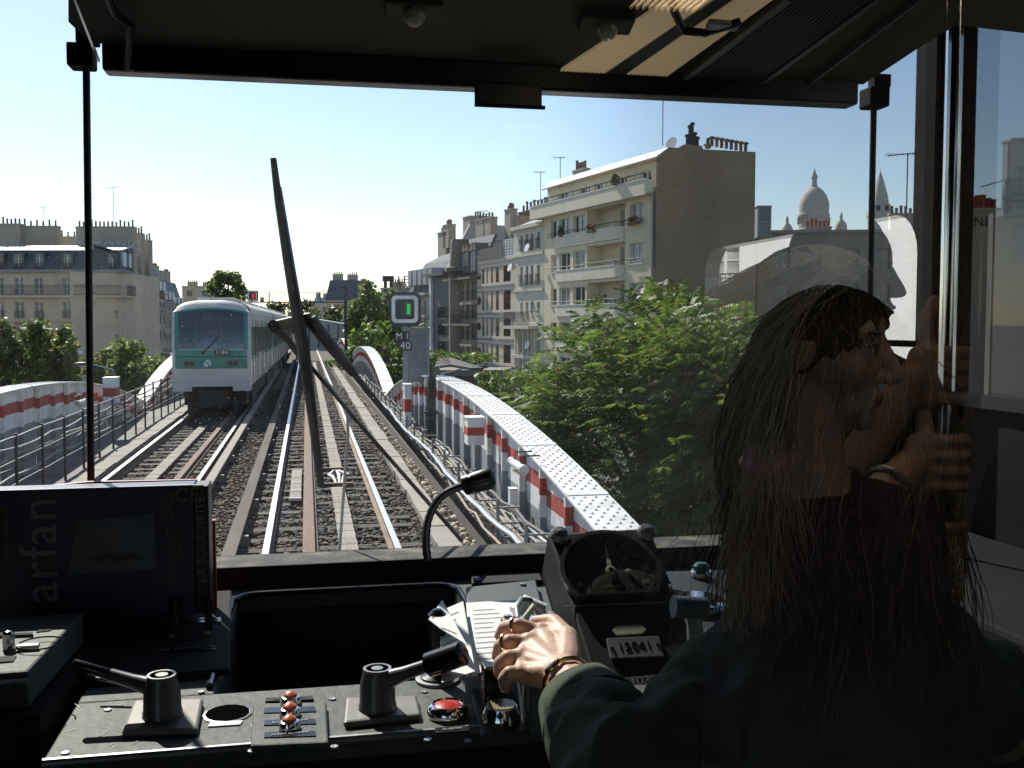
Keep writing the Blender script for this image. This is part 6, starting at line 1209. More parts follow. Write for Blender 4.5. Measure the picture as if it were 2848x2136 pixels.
# ---- windscreen wiper outside
wp=empty('windscreen_wiper','black windscreen wiper parked upright outside the glass','wiper',atY(1360,1510,2.24)); WL=V(wp.location); WYo=2.21
def wk(mb,name,m,smooth=False,bevel=0): o=mb.build(name,m,wp,smooth=smooth,bevel=bevel); o.matrix_parent_inverse=Matrix.Translation(-WL); return o
RUB=mat('wiper_rubber',(.012,.012,.012),.6,var=.3); y0=WYo
def W(px,py,y=WYo): return atY(px,py,y)
wk(MB().tube([W(760,440),W(775,560),W(800,720),W(842,960),W(868,1150),W(893,1352)],[.0065,.0085,.0105,.014,.0105,.0075],8),'blade',RUB,True); wk(MB().tube([W(775,520,WYo+.012),W(835,900,WYo+.02),W(880,1240,WYo+.012)],[.006,.010,.006],8),'blade_spine',BLK,True)
ARM=mat('wiper_arm',(.035,.033,.03),.5,.4,var=.3)
wk(MB().tube([W(862,888,WYo+.03),W(915,955,WYo+.035),W(985,1040,WYo+.04)],[.016,.014,.010],10).tube([W(985,1040,WYo+.04),W(1147,1240,WYo+.04),W(1365,1512,WYo+.03)],[.0068,.007,.0075],10),'main_arm',ARM,True)
wk(MB().tube([W(865,1020,WYo+.03),W(1000,1180,WYo+.035),W(1285,1505,WYo+.03)],[.0045,.0045,.0045],8),'link_arm',ARM,True)
wk(MB().prism([W(742,896,WYo+.02),W(866,868,WYo+.02),W(868,908,WYo+.02),W(770,920,WYo+.02),W(748,914,WYo+.02)],(0,.02,0)),'bracket',mat('bracket_grey',(.13,.125,.115),.5,.4,var=.3),bevel=.004); wk(MB().tube([W(755,908,WYo+.02),W(800,945,WYo+.025),W(868,1035,WYo+.03)],[.010,.008,.006],8),'bracket_strut',ARM,True)
wk(MB().tube([W(900,1050,WYo+.05),W(940,1100,WYo+.05),W(966,1140,WYo+.05),W(968,1200,WYo+.05),W(955,1380,WYo+.05),W(943,1545,WYo+.05)],.0035,8),'washer_hose',mat('hose_pale',(.42,.47,.42),.4),True)
for P in ((848,890),(760,905)): wk(MB().lathe([(.012,0),(.012,.03),(0,.031)],W(*P,WYo+.0),(0,1,0),12),'pivot',BLK,True)
# ---- lit ceiling lamps of the saloon behind us (itself unseen, placed to light the mirrored passengers)
for lx,ll in ((.86,'lit ribbed ceiling lamp over the passengers behind the glass partition'),):
    e=empty('ceiling_lamp',ll,'lamp',(lx,-.75,3.33)); MB().box(-.09,.09,-1.0,1.0,-.02,.02).build('diffuser',emis('saloon_lamp',(1,.86,.66),2.6) if 'saloon_lamp' not in bpy.data.materials else bpy.data.materials['saloon_lamp'],e)
    for k in range(12): x=-.088+.016*k; MB().box(x-.0025,x+.0025,-1.0,1.0,-.032,-.0205).build('rib',RIB,e)
    for sx_ in (-.1,.1): MB().box(sx_-.01,sx_+.01,-1.02,1.02,-.04,.025).build('trim',STEELD,e)
# ---- glass partition behind the driver; on our side of it stands the grab pole
GY=.35
pe=atY(1430,900,GY).x; pf=atY(2010,900,GY).x
pt=empty('glass_partition','clear glass partition pane between us and the driver, mirroring the passengers','glass partition',((pe+1.46)/2,GY,1.0)); TL_=V(pt.location)
o=MB().quad((pe,GY,1.0),(1.455,GY,1.0),(1.455,GY,3.355),(pe,GY,3.355)).build('pane',glassy('partition_glass',(.985,.99,.995),.36,ramp=(pe,pf)),pt); o.matrix_parent_inverse=Matrix.Translation(-TL_)
pp=atD(2640,1000,1.65); gp_=empty('grab_pole','vertical chrome grab pole mirrored at the right, held by several hands','pole',(pp.x,2*GY-pp.y,1.0)); MB().cyl((0,0,0),(0,0,2.36),.0175,20).build('tube',CHROME,gp_,smooth=True); MB().lathe([(.04,0),(.04,.01),(.02,.02)],(0,0,0),n=20).build('floor_flange',CHROME,gp_,smooth=True)
# ================================================================ people
def organic(name,mb,m,parent,voxel=.004,smooth=6,fold=0,fs=14,seed=0):
    """join overlapping body volumes into one continuous skin"""
    me=mb.mesh('tmp',m); o=bpy.data.objects.new('tmp',me); COL.objects.link(o)
    r=o.modifiers.new('r','REMESH'); r.mode='VOXEL'; r.voxel_size=voxel; s=o.modifiers.new('s','SMOOTH'); s.factor=.5; s.iterations=smooth
    bpy.context.view_layer.update(); dg=bpy.context.evaluated_depsgraph_get(); me2=bpy.data.meshes.new_from_object(o.evaluated_get(dg)); bpy.data.objects.remove(o); me2.name=name
    if fold:
        n=len(me2.vertices); co=np.empty(n*3); me2.vertices.foreach_get('co',co); co=co.reshape(-1,3); no=np.empty(n*3); me2.vertices.foreach_get('normal',no); no=no.reshape(-1,3)
        d=np.array([mnoise.noise((p[0]*fs+seed,p[1]*fs*.8+p[2]*fs*.6,p[2]*fs*.5-p[0]*fs*.8)) for p in co]); d=1-2*np.abs(d)*1.2; me2.vertices.foreach_set('co',(co+no*(d*fold)[:,None]).ravel())
    me2.materials.clear(); me2.materials.append(m); me2.polygons.foreach_set('use_smooth',[True]*len(me2.polygons)); me2.update()
    o=bpy.data.objects.new(name,me2); COL.objects.link(o); o.parent=parent; return o
SKIN=mat('skin',(.52,.335,.245),.5,var=.10,scale=40,dirt=(.42,.18,.13),dscale=22,damt=.4,bump=.10,bscale=260,spec=.35)
try:
    p_=SKIN.node_tree.nodes['Principled BSDF']; p_.inputs['Subsurface Weight'].default_value=.12; p_.inputs['Subsurface Radius'].default_value=(.012,.005,.003)
except Exception: pass
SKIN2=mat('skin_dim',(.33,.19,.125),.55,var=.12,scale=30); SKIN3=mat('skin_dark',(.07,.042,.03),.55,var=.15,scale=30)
JACK=mat('green_uniform',(.062,.078,.054),.9,var=.14,scale=220,bump=.15,bscale=500,spec=.15); HAIR=mat('darkened_blond_hair',(.08,.06,.035),.5,var=.35,scale=14,spec=.3); HAIRD=mat('dark_hair',(.02,.016,.013),.6,var=.2)  # driver's blond hair coloured dark as if shaded, so the mirrored face shows
GOLD=mat('gold',(.75,.5,.2),.22,1,var=.05); SILV=mat('silver',(.7,.7,.7),.2,1,var=.05); COAT=mat('dark_coat',(.012,.012,.013),.9,var=.2,spec=.1); PINKC=mat('pink_cloth',(.42,.16,.18),.85,var=.12,scale=30)
rt=V(RT); fw=V((FW[0],FW[1],0)).normalized(); UPz=V((0,0,1))
def head_frame(face_dir,tilt=0):
    x=V(face_dir).normalized(); y=UPz.cross(x).normalized(); z=x.cross(y); M=Matrix((x,y,z)).transposed(); return M@Matrix.Rotation(tilt,3,'Y')
def add_head(mb,c,M,s=1.0):
    def P(x,y,z): return V(c)+M@(V((x,y,z))*s)
    def E(x,y,z,rx,ry,rz): mb.ell(P(x,y,z),(rx*s,ry*s,rz*s),18,12,rot=M)
    E(-.012,0,.035,.098,.077,.090); E(.022,0,-.02,.066,.062,.085); E(.035,0,-.075,.048,.046,.040); E(.066,0,-.098,.024,.024,.018)
    mb.cap(P(.082,0,.018),P(.108,0,-.030),.009*s,.0125*s); E(.098,.010,-.036,.011,.009,.008); E(.098,-.010,-.036,.011,.009,.008)
    for k in (-1,1): mb.cap(P(.072,k*.012,.030),P(.058,k*.048,.030),.012*s,.012*s); E(.045,k*.040,-.025,.030,.024,.028); E(-.012,k*.078,-.005,.018,.009,.030)
    mb.cap(P(.083,-.016,-.060),P(.083,.016,-.060),.0085*s,.0085*s); mb.cap(P(.080,-.015,-.074),P(.080,.015,-.074),.009*s,.009*s)
    return P
def face_parts(par,c,M,s,hair,lipm):
    def P(x,y,z): return V(c)+M@(V((x,y,z))*s)
    g=MB(); g2=MB(); g3=MB()
    for k in (-1,1):
        g.ell(P(.068,k*.031,.004),(.0125*s,.0135*s,.0085*s),12,8,rot=M); g2.ell(P(.0785,k*.031,.004),(.0035*s,.006*s,.006*s),10,6,rot=M)
        g3.cap(P(.080,k*.016,.028),P(.068,k*.048,.028),.0035*s,.0025*s,8); g3.cap(P(.081,k*.020,.012),P(.071,k*.046,.009),.0022*s,.0022*s,8)
    g.build('eyes',mat('eye_white',(.4,.38,.36),.3),par,smooth=True,ang=80); g2.build('pupils',BLACK,par,smooth=True,ang=80); g3.build('brows',hair,par,smooth=True,ang=80)
    MB().cap(P(.0895,-.018,-.0625),P(.0895,.018,-.0625),.0045*s,.0045*s).cap(P(.087,-.015,-.0725),P(.087,.015,-.0725),.005*s,.005*s).build('lips',lipm,par,smooth=True,ang=80)
def strands(name,par,roots,m,rad=.0011):
    """roots: list of polylines"""
    g=MB()
    for P in roots: n=len(P); g.tube(P,[rad*(1-.75*i/(n-1)) for i in range(n)],3,cap=False)
    return g.build(name,m,par,smooth=True,ang=180)
# ---------------------------------------------------------------- the driver
dr=empty('person','driver with long blond hair in a dark green jacket, one hand on the controls','person',(0.75,1.35,1.0))
DRo=V(dr.location)
HD=atD(2300,1165,1.07); MH=head_frame(fw+rt*.22,R(4))
bd=MB(); add_head(bd,HD,MH,1.0)
def Lc(px,py,D): return atD(px,py,D)
neck=HD+V((-.01,-.02,-.15)); bd.cap(HD+V((-.015,0,-.06)),neck,.048,.052); chest=atD(2350,2220,1.10); shL=atD(2050,2010,1.09); shR=atD(2700,2010,1.12)
bd.cap(neck,chest+V((0,0,.18)),.045,.045); bd.cap(shL,shR,.05,.05); bd.cap(chest,chest+V((0,0,-.5)),.13,.14)
elb=atD(1760,2190,1.00); W_=atD(1590,1908,1.255); bd.cap(shL,elb,.05,.042); bd.cap(elb,W_,.038,.0285)
# hand: palm fan, fingers, thumb
Wr=atD(1566,1880,1.285); bd.cap(W_,Wr,.0285,.027)
MC={'i':Lc(1505,1762,1.405),'m':Lc(1470,1790,1.372),'r':Lc(1449,1831,1.338),'p':Lc(1448,1876,1.305)}
FG={'i':[(1440,1740,1.400),(1404,1746,1.412),(1392,1768,1.428)],'m':[(1415,1786,1.362),(1392,1797,1.374),(1385,1824,1.388)],'r':[(1413,1829,1.328),(1392,1844,1.340),(1390,1872,1.352)],'p':[(1418,1872,1.296),(1402,1888,1.304),(1406,1912,1.316)]}
RD={'i':(.0125,.0112,.0100,.0092),'m':(.0125,.0112,.0102,.0094),'r':(.0120,.0108,.0098,.0090),'p':(.0110,.0098,.0088,.0080)}
for k,mc_ in MC.items():
    bd.cap(Wr+(mc_-Wr)*.05,mc_,.021,RD[k][0]+.0015); r_=RD[k]; pts=[mc_]+[Lc(*q) for q in FG[k]]
    for a in range(3): bd.cap(pts[a],pts[a+1],r_[a],r_[a+1])
    bd.ell(mc_-fw*.004+V((0,0,.003)),(r_[0]*1.12,)*3,12,8)
bd.cap(MC['i'],MC['m'],.012,.012); bd.cap(MC['m'],MC['r'],.012,.012); bd.cap(MC['r'],MC['p'],.0115,.0115); cen=(MC['m']+MC['r']+Wr*1.2)/3.2; bd.ell(cen+V((.006,.012,-.006)),(.030,.022,.022),14,10)
T=[Lc(1578,1835,1.320),Lc(1578,1772,1.375),Lc(1538,1728,1.420),Lc(1492,1730,1.435)]
bd.cap(Wr,T[0],.022,.019); bd.cap(T[0],T[1],.019,.0155); bd.cap(T[1],T[2],.0135,.0115); bd.cap(T[2],T[3],.0115,.0095); bd.cap(T[1],MC['i'],.014,.012)
def P0(o): o.matrix_parent_inverse=Matrix.Translation(-DRo); return o
def hang(o): o.matrix_parent_inverse=Matrix.Translation(-DRo); return o
body=hang(organic('body',bd,SKIN,dr,.0026,5))
NAIL=mat('nail',(.55,.33,.27),.3); g=MB()
for k in FG:
    a=Lc(*FG[k][1]); b=Lc(*FG[k][2]); d=(b-a).normalized(); c=b-d*.002-fw*.006+V((-.004,0,.002)); g.ell(c,(.0042,.0035,.0055),10,6)
hang(g.build('finger_nails',NAIL,dr,smooth=True))
def ringt(a,b,r,m,name,t=.0016): d=(V(b)-V(a)).normalized(); u=d.orthogonal().normalized(); v=d.cross(u); c=V(a); hang(MB().tube([c+(u*math.cos(q)+v*math.sin(q))*r for q in np.linspace(0,2*math.pi,21)],t,8).build(name,m,dr,smooth=True))
ringt(Lc(1434,1741,1.402),Lc(1404,1746,1.412),.0122,SILV,'silver_ring'); ringt(Lc(1412,1787,1.363),Lc(1392,1797,1.374),.0122,GOLD,'gold_ring')
wc=Wr+(W_-Wr)*.62; d=(W_-Wr).normalized(); ringt(wc,wc+d,.0315,GOLD,'watch_bracelet',.0028); ringt(wc+d*.004,wc+d*1.004,.0312,GOLD,'watch_bracelet',.0015)
u=(-fw*.75+V((0,0,.75))-rt*.55); u=(u-d*u.dot(d)).normalized(); wf=wc+u*.0325; v=d.cross(u).normalized(); Mx=Matrix((v,d,u)).transposed(); hang(MB().ell(wf,(.0125,.0085,.004),18,10,rot=Mx).build('watch_case',GOLD,dr,smooth=True)); hang(MB().ell(wf+u*.0022,(.0098,.0062,.003),16,8,rot=Mx).build('watch_dial',mat('watch_dial',(.62,.6,.5),.3),dr,smooth=True))
# jacket: sleeve with open cuff, shoulders, torso
jk=MB(); cu=W_+(elb-W_)*.32; jk.cap(shL,elb,.080,.070); jk.cap(elb,cu+(elb-cu)*.30,.068,.054); jk.cap(shL+V((0,0,-.0)),shR,.085,.085); jk.cap(chest+V((0,0,.05)),chest+V((0,0,-.5)),.19,.2); jk.cap(shL,chest,.09,.17); jk.cap(shR,chest,.09,.17); jk.cap(shR,shR+V((.05,-.12,-.28)),.082,.07); jk.cap(shR+V((.05,-.12,-.28)),shR+V((-.06,.2,-.38)),.068,.055); jk.cap((shL+shR)/2+V((0,0,.01)),neck+V((0,0,-.02)),.11,.070); jk.cap(shL+V((.04,0,.01)),neck+V((0,0,-.06)),.07,.06); jk.cap(shR+V((-.04,0,.01)),neck+V((0,0,-.06)),.07,.06)
hang(organic('jacket',jk,JACK,dr,.005,5,.011,19,3))
dd=(elb-W_).normalized(); prof=[(cu-dd*.022,.046),(cu-dd*.024,.050),(cu-dd*.020,.053),(cu+dd*.032,.059),(cu+dd*.034,.055),(cu+dd*.05,.053)]
g=MB().tube([a for a,b in prof],[b for a,b in prof],40,cap=False); 
g.v=[tuple(V(q)+V((mnoise.noise(V(q)*16),mnoise.noise(V(q)*16+V((5,0,0))),mnoise.noise(V(q)*16+V((0,5,0)))))*.007) for q in g.v]
hang(g.build('sleeve_cuff',JACK,dr,smooth=True,ang=60)); inner=MB().tube([cu-dd*.019,cu+dd*.04],[.0455,.036],32,cap=False); hang(inner.build('sleeve_lining',COAT,dr,smooth=True))
face_parts_objs=None
def fp_(par): 
    n0=set(bpy.data.objects); face_parts(par,HD,MH,.93,HAIRD,mat('lips',(.36,.13,.11),.5))
    for o in set(bpy.data.objects)-n0: hang(o)
fp_(dr)
# hair seen from behind: combed down, gathered at the left by a pink scrunchie
def hairset(HD,MH,n,lenr,spread,seed,ok,left=(.0,.30),lift=.35,sc=.95):
    rg=np.random.default_rng(seed); out=[]
    while len(out)<n:
        q=rg.normal(size=3); q/=np.linalg.norm(q); x,y,z=q
        if not ok(x,y,z): continue
        s0=HD+MH@(V((-.014+x*.100,y*.083,.038+z*.094))*sc); nrm=(MH@V((x,y,z))).normalized(); tgt=(-rt*rg.uniform(*left)+V((0,0,-1))-fw*rg.uniform(-.1,.22)); tgt.normalize(); L=rg.uniform(*lenr); pts=[s0]; d=(nrm*lift-rt*left[1]*.6+tgt*.5).normalized(); p=s0.copy(); K=14; cur=rg.normal(size=3)*spread; wob=9*mnoise.noise(s0*14)+rg.uniform(0,.7); am=rg.uniform(.003,.009)
        for k in range(K):
            t=k/K; d=(d*.66+tgt*.42+V(cur)*(.22*t+.04)).normalized(); p=p+d*(L/K)+(rt*math.sin(wob+k*.75)+fw*math.cos(wob+k*.6))*am; l=(MH.transposed()@(p-HD)); el=((l.x+.014)/.104)**2+(l.y/.087)**2+((l.z-.036)/.100)**2
            if el<1:
                f=1.015/max(math.sqrt(el),.3); l=V(((l.x+.014)*f-.014,l.y*f,(l.z-.036)*f+.036)); p=HD+MH@l
            pts.append(p.copy())
        out.append(pts)
    return out
HMASS=mat('hair_mass',(.03,.022,.014),.75,var=.5,scale=30,stretch=(1,1,.3),spec=.15); HAIRL=mat('fair_hair',(.36,.27,.15),.5,var=.35,scale=14,spec=.3); ASH=mat('ash_hair',(.55,.51,.43),.45,var=.2,spec=.4)
cap_=MB(); cap_.ell(HD+MH@V((-.016,0,.038)),(.100,.085,.097),22,16,rot=MH); hang(organic('hair_cap',cap_,HMASS,dr,.005,2,.004,40,1))
back=lambda x,y,z: x<.35 and z>-.6
hang(strands('hair',dr,hairset(HD,MH,2000,(.16,.31),.08,3,back,(-.14,.02)),HAIR,.0013)); hang(strands('flyaway_hair',dr,hairset(HD,MH,60,(.16,.28),.45,9,back,(-.2,.6),.8),HAIR,.0006)); hang(strands('ash_strands',dr,hairset(HD,MH,420,(.16,.30),.12,17,back,(-.12,.05)),HAIRL,.0010))
sc_=atD(2140,1278,.96); u=V((.35,.2,-1)).normalized(); v=u.orthogonal().normalized(); w3=u.cross(v); hang(MB().tube([sc_+(v*math.cos(q)+w3*math.sin(q))*(.017+.003*math.sin(7*q)) for q in np.linspace(0,2*math.pi,43)],.010,8).build('pink_scrunchie',PINKC,dr,smooth=True)); out=[]; rg=np.random.default_rng(8)
for i in range(700):
    s0=sc_+V(rg.normal(size=3))*.007; e=atD(rg.uniform(2000,2270),rg.uniform(1480,1760),rg.uniform(.93,1.0)); m_=s0.lerp(e,.5)+V((rg.normal()*.012,-abs(rg.normal())*.02,rg.normal()*.01))-rt*.012; ph=rg.uniform(0,1)+4*mnoise.noise(e*20); out.append([(s0.lerp(m_,t)*(1-t)+m_.lerp(e,t)*t)+rt*(.005*math.sin(ph+t*7)*t) for t in np.linspace(0,1,12)])
    if i%3==0: out.append([HD+MH@V((-.09,.05,.0)),HD+MH@V((-.10,.085,-.02)),sc_+V(rg.normal(size=3))*.006])
hang(strands('ponytail',dr,out,HAIRL,.0011))
out=[]
for i in range(420):
    s0=HD+MH@V((-.07+rg.normal()*.02,rg.uniform(-.08,.08),-.06)); e=atD(rg.uniform(2040,2600),rg.uniform(1640,1800),rg.uniform(.97,1.04)); m_=(s0+e)/2+V((rg.normal()*.02,-abs(rg.normal())*.025,rg.normal()*.02)); out.append([s0.lerp(m_,t)*(1-t)+m_.lerp(e,t)*t for t in np.linspace(0,1,9)])
hang(strands('loose_hair',dr,out,HAIRL,.0012))
# ---------------------------------------------------------------- fists on the pole
def fist(mb,z,PX,PY,side,s=1.0,up=1,rp=.0175,tdir=1):
    """hand closed round a vertical pole; side: +1 palm on the left (camera) side. Fingers wrap over the far/right side"""
    c=V((PX,PY,z)); l=-rt; n=-fw  # l: towards image left, n: towards camera
    rr=rp+.0095*s
    palm=c+l*(rr+.006); mb.cap(palm+UPz*.032*s,palm-UPz*.034*s,.018*s,.017*s); mb.cap(palm+l*.014+UPz*.026*s,palm+l*.016-UPz*.028*s,.017*s,.018*s)
    for k in range(4):
        zz=(.033-.0215*k)*s; r_=(.0100,.0105,.0102,.0088)[k]*s; A=[150,100,45,-10,-60,-105][:6]; prev=None
        for a in A:
            q=c+(l*math.cos(R(180-a)) if False else -l*math.sin(R(90-a)) if False else V((0,0,0)))+(-l*math.cos(R(a))*-1*0+V((0,0,0)))
            ang=R(a); q=c+(-l)*(math.cos(ang)*rr)+n*(math.sin(ang)*rr*1.0)+UPz*(zz*up)
            if prev is not None: mb.cap(prev,q,r_,r_*.97)
            prev=q
    t0=palm+UPz*(.03*s*up)-n*.004; t1=t0+UPz*(.045*s*up)+l*.004; t2=t1+UPz*(.030*s*up)-l*.012*s; mb.cap(t0,t1,.0135*s,.0115*s); mb.cap(t1,t2,.0115*s,.0095*s)
    return palm+l*.02
PX,PY=pp.x,pp.y
def pz(py): return atD(2640,py,1.65).z
# ---------------------------------------------------------------- passengers behind us, seen mirrored in the partition glass
# (laid out where the glass shows them, then set down at their real places on our side of the pane)
MIR=Matrix.Translation((0,2*GY,0))@Matrix.Scale(-1,4,(0,1,0))
def settle(e):
    e.location=MIR@V(e.location); T=Matrix.Translation(-V(e.location))
    for o in [c for c in bpy.data.objects if c.parent==e]:
        me=o.data; me.transform(T@MIR); me.flip_normals(); o.matrix_parent_inverse=Matrix.Identity(4)
    bpy.context.view_layer.update()
mn=empty('person','man in a brown jacket and pale blue shirt, dark profile against the window','person',(1.05,1.9,1.0))
HM=atD(2362,768,1.93); MM=head_frame(rt*1.0-fw*.05,R(2)); mb=MB(); add_head(mb,HM,MM,.90)
nk=HM+V((-.02,0,-.17)); ch=atD(2400,1350,1.93); sL=atD(2270,1130,1.86); sR=atD(2545,1120,1.98); mb.cap(HM+V((-.02,0,-.06)),nk,.05,.055); mb.cap(nk,ch,.055,.11); mb.cap(sL,sR,.055,.055); mb.cap(ch,ch+V((0,0,-.6)),.12,.13)
a1=fist(mb,pz(1045),PX,PY,1,1.15); e1=atD(2290,1420,1.70); mb.cap(sL,e1,.048,.042); mb.cap(e1,a1,.040,.028)
organic('body',mb,SKIN2,mn,.0045,5); face_parts(mn,HM,MM,.90,HAIRD,mat('lips_dark',(.12,.06,.05),.5))
hc=MB(); hc.ell(HM+MM@V((-.024,0,.040)),(.092,.076,.090),20,14,rot=MM); organic('short_hair',hc,HAIRD,mn,.006,3,.0008,60,2)
j=MB(); j.cap(sL,sR,.085,.085); j.cap(ch+V((0,0,.1)),ch+V((0,0,-.6)),.16,.17); j.cap(sL,ch,.085,.14); j.cap(sR,ch,.085,.14); j.cap(nk+V((0,0,-.04)),ch,.085,.12); j.cap(sL,e1,.07,.06); organic('jacket',j,mat('brown_jacket',(.05,.038,.028),.9,var=.2,spec=.1),mn,.009,5,.006,16,4)
MB().add([atD(2440,930,1.78),atD(2500,1020,1.74),atD(2520,1150,1.72),atD(2455,1215,1.73),atD(2425,1100,1.74)],[(0,1,2,3,4)]).build('shirt_front',mat('pale_blue_shirt',(.30,.38,.50),.8,var=.1),mn); settle(mn)
wm=empty('person','woman with loose ash blond hair in profile, wristwatch, hand on the pole','person',(.85,1.45,1.0))
HW=atD(2285,965,1.40); MW=head_frame(rt*.86-fw*.42+V((0,0,-.05)),R(3)); mb=MB(); add_head(mb,HW,MW,.93); nk=HW+V((-.02,.0,-.17)); ch=atD(2300,1700,1.45); sL=atD(2080,1480,1.42); sR=atD(2480,1500,1.55); mb.cap(HW+V((-.015,0,-.06)),nk,.048,.052); mb.cap(nk,ch,.055,.1); mb.cap(sL,sR,.05,.05); mb.cap(ch,ch+V((0,0,-.6)),.12,.14)
a2=fist(mb,pz(1290),PX,PY,1,1.15); e2=atD(2230,1580,1.50); mb.cap(sL,e2,.045,.04); mb.cap(e2,a2,.038,.028); organic('body',mb,SKIN,wm,.004,5); face_parts(wm,HW,MW,.93,HAIRD,mat('lips',(.36,.13,.11),.5))
j=MB(); j.cap(sL,sR,.08,.08); j.cap(ch+V((0,0,.05)),ch+V((0,0,-.6)),.16,.19); j.cap(sL,ch,.08,.14); j.cap(sR,ch,.08,.14); j.cap(sL,e2,.065,.055); organic('cardigan',j,mat('dark_cardigan',(.05,.03,.045),.9,var=.2,spec=.1),wm,.009,5,.006,16,4)
side=lambda x,y,z: (x<.22 and z>.45) or (x<-.15 and z>-.5)
cap_=MB(); cap_.ell(HW+MW@V((-.022,0,.042)),(.098,.082,.094),22,16,rot=MW); organic('hair_cap',cap_,HMASS,wm,.005,2,.004,40,1)
strands('hair',wm,hairset(HW,MW,1300,(.22,.42),.16,23,side,(.25,.75),.25),ASH,.0013); strands('flyaway_hair',wm,hairset(HW,MW,70,(.2,.4),.4,29,side,(.4,1.2),.6),ASH,.0007)
strands('swept_hair',wm,hairset(HW,MW,420,(.16,.30),.12,31,lambda x,y,z: .0<x<.62 and z>.62,(.9,1.7),.15),ASH,.0013); strands('neck_hair',wm,hairset(HW,MW,700,(.22,.40),.14,37,lambda x,y,z: x<-.15 and -.5<z<.6,(-.12,.3),.2),ASH,.0013)
d=(e2-a2).normalized(); wc=a2+d*.075; u=d.orthogonal().normalized(); v=d.cross(u); MB().tube([wc+(u*math.cos(q)+v*math.sin(q))*.034 for q in np.linspace(0,2*math.pi,21)],.006,8).build('watch_strap',mat('watch_steel',(.25,.24,.2),.35,.7),wm,smooth=True); MB().obox(wc-fw*.038+V((0,0,-.01)),rt*.016,UPz*.017,fw*.004).build('watch_case',mat('watch_steel2',(.3,.29,.25),.3,.7),wm); settle(wm)
ot=empty('person','passenger in a dark coat whose hands hold the pole low down','person',(1.42,1.35,1.0))
mb=MB(); q=atD(3040,1500,1.42); HP=atD(3180,1000,1.45); add_head(mb,HP,head_frame(-rt*.9-fw*.1),.95); mb.cap(HP+V((0,0,-.06)),q+V((.03,0,.05)),.05,.06); mb.cap(q,q+V((.02,0,-.7)),.1,.12)
a3=fist(mb,pz(1530),PX,PY,1,1.1); a4=fist(mb,pz(1720),PX,PY,1,1.1); e3=atD(2600,1950,1.35); mb.cap(a3,atD(2560,1700,1.5),.030,.034); mb.cap(a4,e3,.03,.04); mb.cap(atD(2560,1700,1.5),e3,.034,.04); mb.cap(e3,q+V((0,0,-.3)),.05,.06)
organic('body',mb,SKIN2,ot,.006,4); j=MB(); j.cap(q+V((0,0,.02)),q+V((.02,0,-.7)),.15,.2); j.cap(q+V((-.03,-.02,-.03)),e3+V((.05,0,0)),.085,.075); j.cap(e3,e3+(q-e3)*.3,.06,.07); organic('coat',j,COAT,ot,.01,5,.008,12,7); settle(ot)
# ================================================================ trees
BARK=mat('bark',(.10,.08,.06),.95,var=.4,scale=6,bump=.6)
def leafmat(name,c1,rnd=.0):
    m=bpy.data.materials.new(name); m.use_nodes=True; nt=m.node_tree; N=nt.nodes; L=nt.links; p=N['Principled BSDF']; p.inputs['Roughness'].default_value=.45; p.inputs['Specular IOR Level'].default_value=.35
    gi=N.new('ShaderNodeNewGeometry'); r=N.new('ShaderNodeValToRGB'); c=np.array(c1); r.color_ramp.elements[0].color=(*(c*.55),1); r.color_ramp.elements[1].color=(*np.clip(c*np.array([1.5,1.35,1.2]),0,1),1)
    e=r.color_ramp.elements.new(.93); e.color=(*np.clip(c*np.array([1.5,1.3,1.1]),0,1),1); r.color_ramp.elements[2].color=(.30,.12,.03,1)
    L.new(gi.outputs['Random Per Island'],r.inputs[0]); L.new(r.outputs[0],p.inputs['Base Color'])
    t=N.new('ShaderNodeBsdfTranslucent'); L.new(r.outputs[0],t.inputs[0]); x=N.new('ShaderNodeMixShader'); x.inputs[0].default_value=.55; L.new(p.outputs[0],x.inputs[1]); L.new(t.outputs[0],x.inputs[2]); L.new(x.outputs[0],N['Material Output'].inputs[0]); return m
LEAF1=leafmat('ailanthus_leaf',(.125,.215,.04)); LEAF2=leafmat('plane_leaf',(.13,.20,.045)); LEAF3=leafmat('hazy_leaf',(.085,.12,.045))
def limbs(e,base,top,r0,crown,nb=8,seed=1):
    rng=np.random.default_rng(seed); g=MB(); base=V(base);top=V(top); mid=(base+top)/2+V((rng.uniform(-.2,.2),rng.uniform(-.2,.2),0)); g.tube([base,mid,top],[r0,r0*.75,r0*.5],9); tips=[]
    c,r=crown
    for i in range(nb):
        a=2*math.pi*i/nb+rng.uniform(-.3,.3); s=mid.lerp(top,rng.uniform(.3,1)); t=V(c)+V((math.cos(a)*r[0]*.75,math.sin(a)*r[1]*.75,rng.uniform(-.4,.7)*r[2])); m_=s.lerp(t,.5)+V((0,0,.12*r[2])); g.tube([s,m_,t],[r0*.35,r0*.2,r0*.06],6); tips+=[m_,t]
    g.build('trunk',BARK,e,smooth=True); return tips
def crown_points(rng,c,r,n,clumps=26,tight=.34):
    """clumpy crown: points in random sub-balls inside the crown ellipsoid"""
    C_=[]
    for k in range(clumps):
        d=rng.normal(size=3); d/=np.linalg.norm(d); C_.append(d*rng.uniform(.35,.92)**.6)
    C_=np.array(C_); k=rng.integers(0,clumps,n); d=rng.normal(size=(n,3)); d/=np.linalg.norm(d,axis=1)[:,None]; rad=rng.random(n)**.45*tight*rng.uniform(.7,1.25,clumps)[k]
    return (C_[k]+d*rad[:,None])*np.array(r)+np.array(c), d
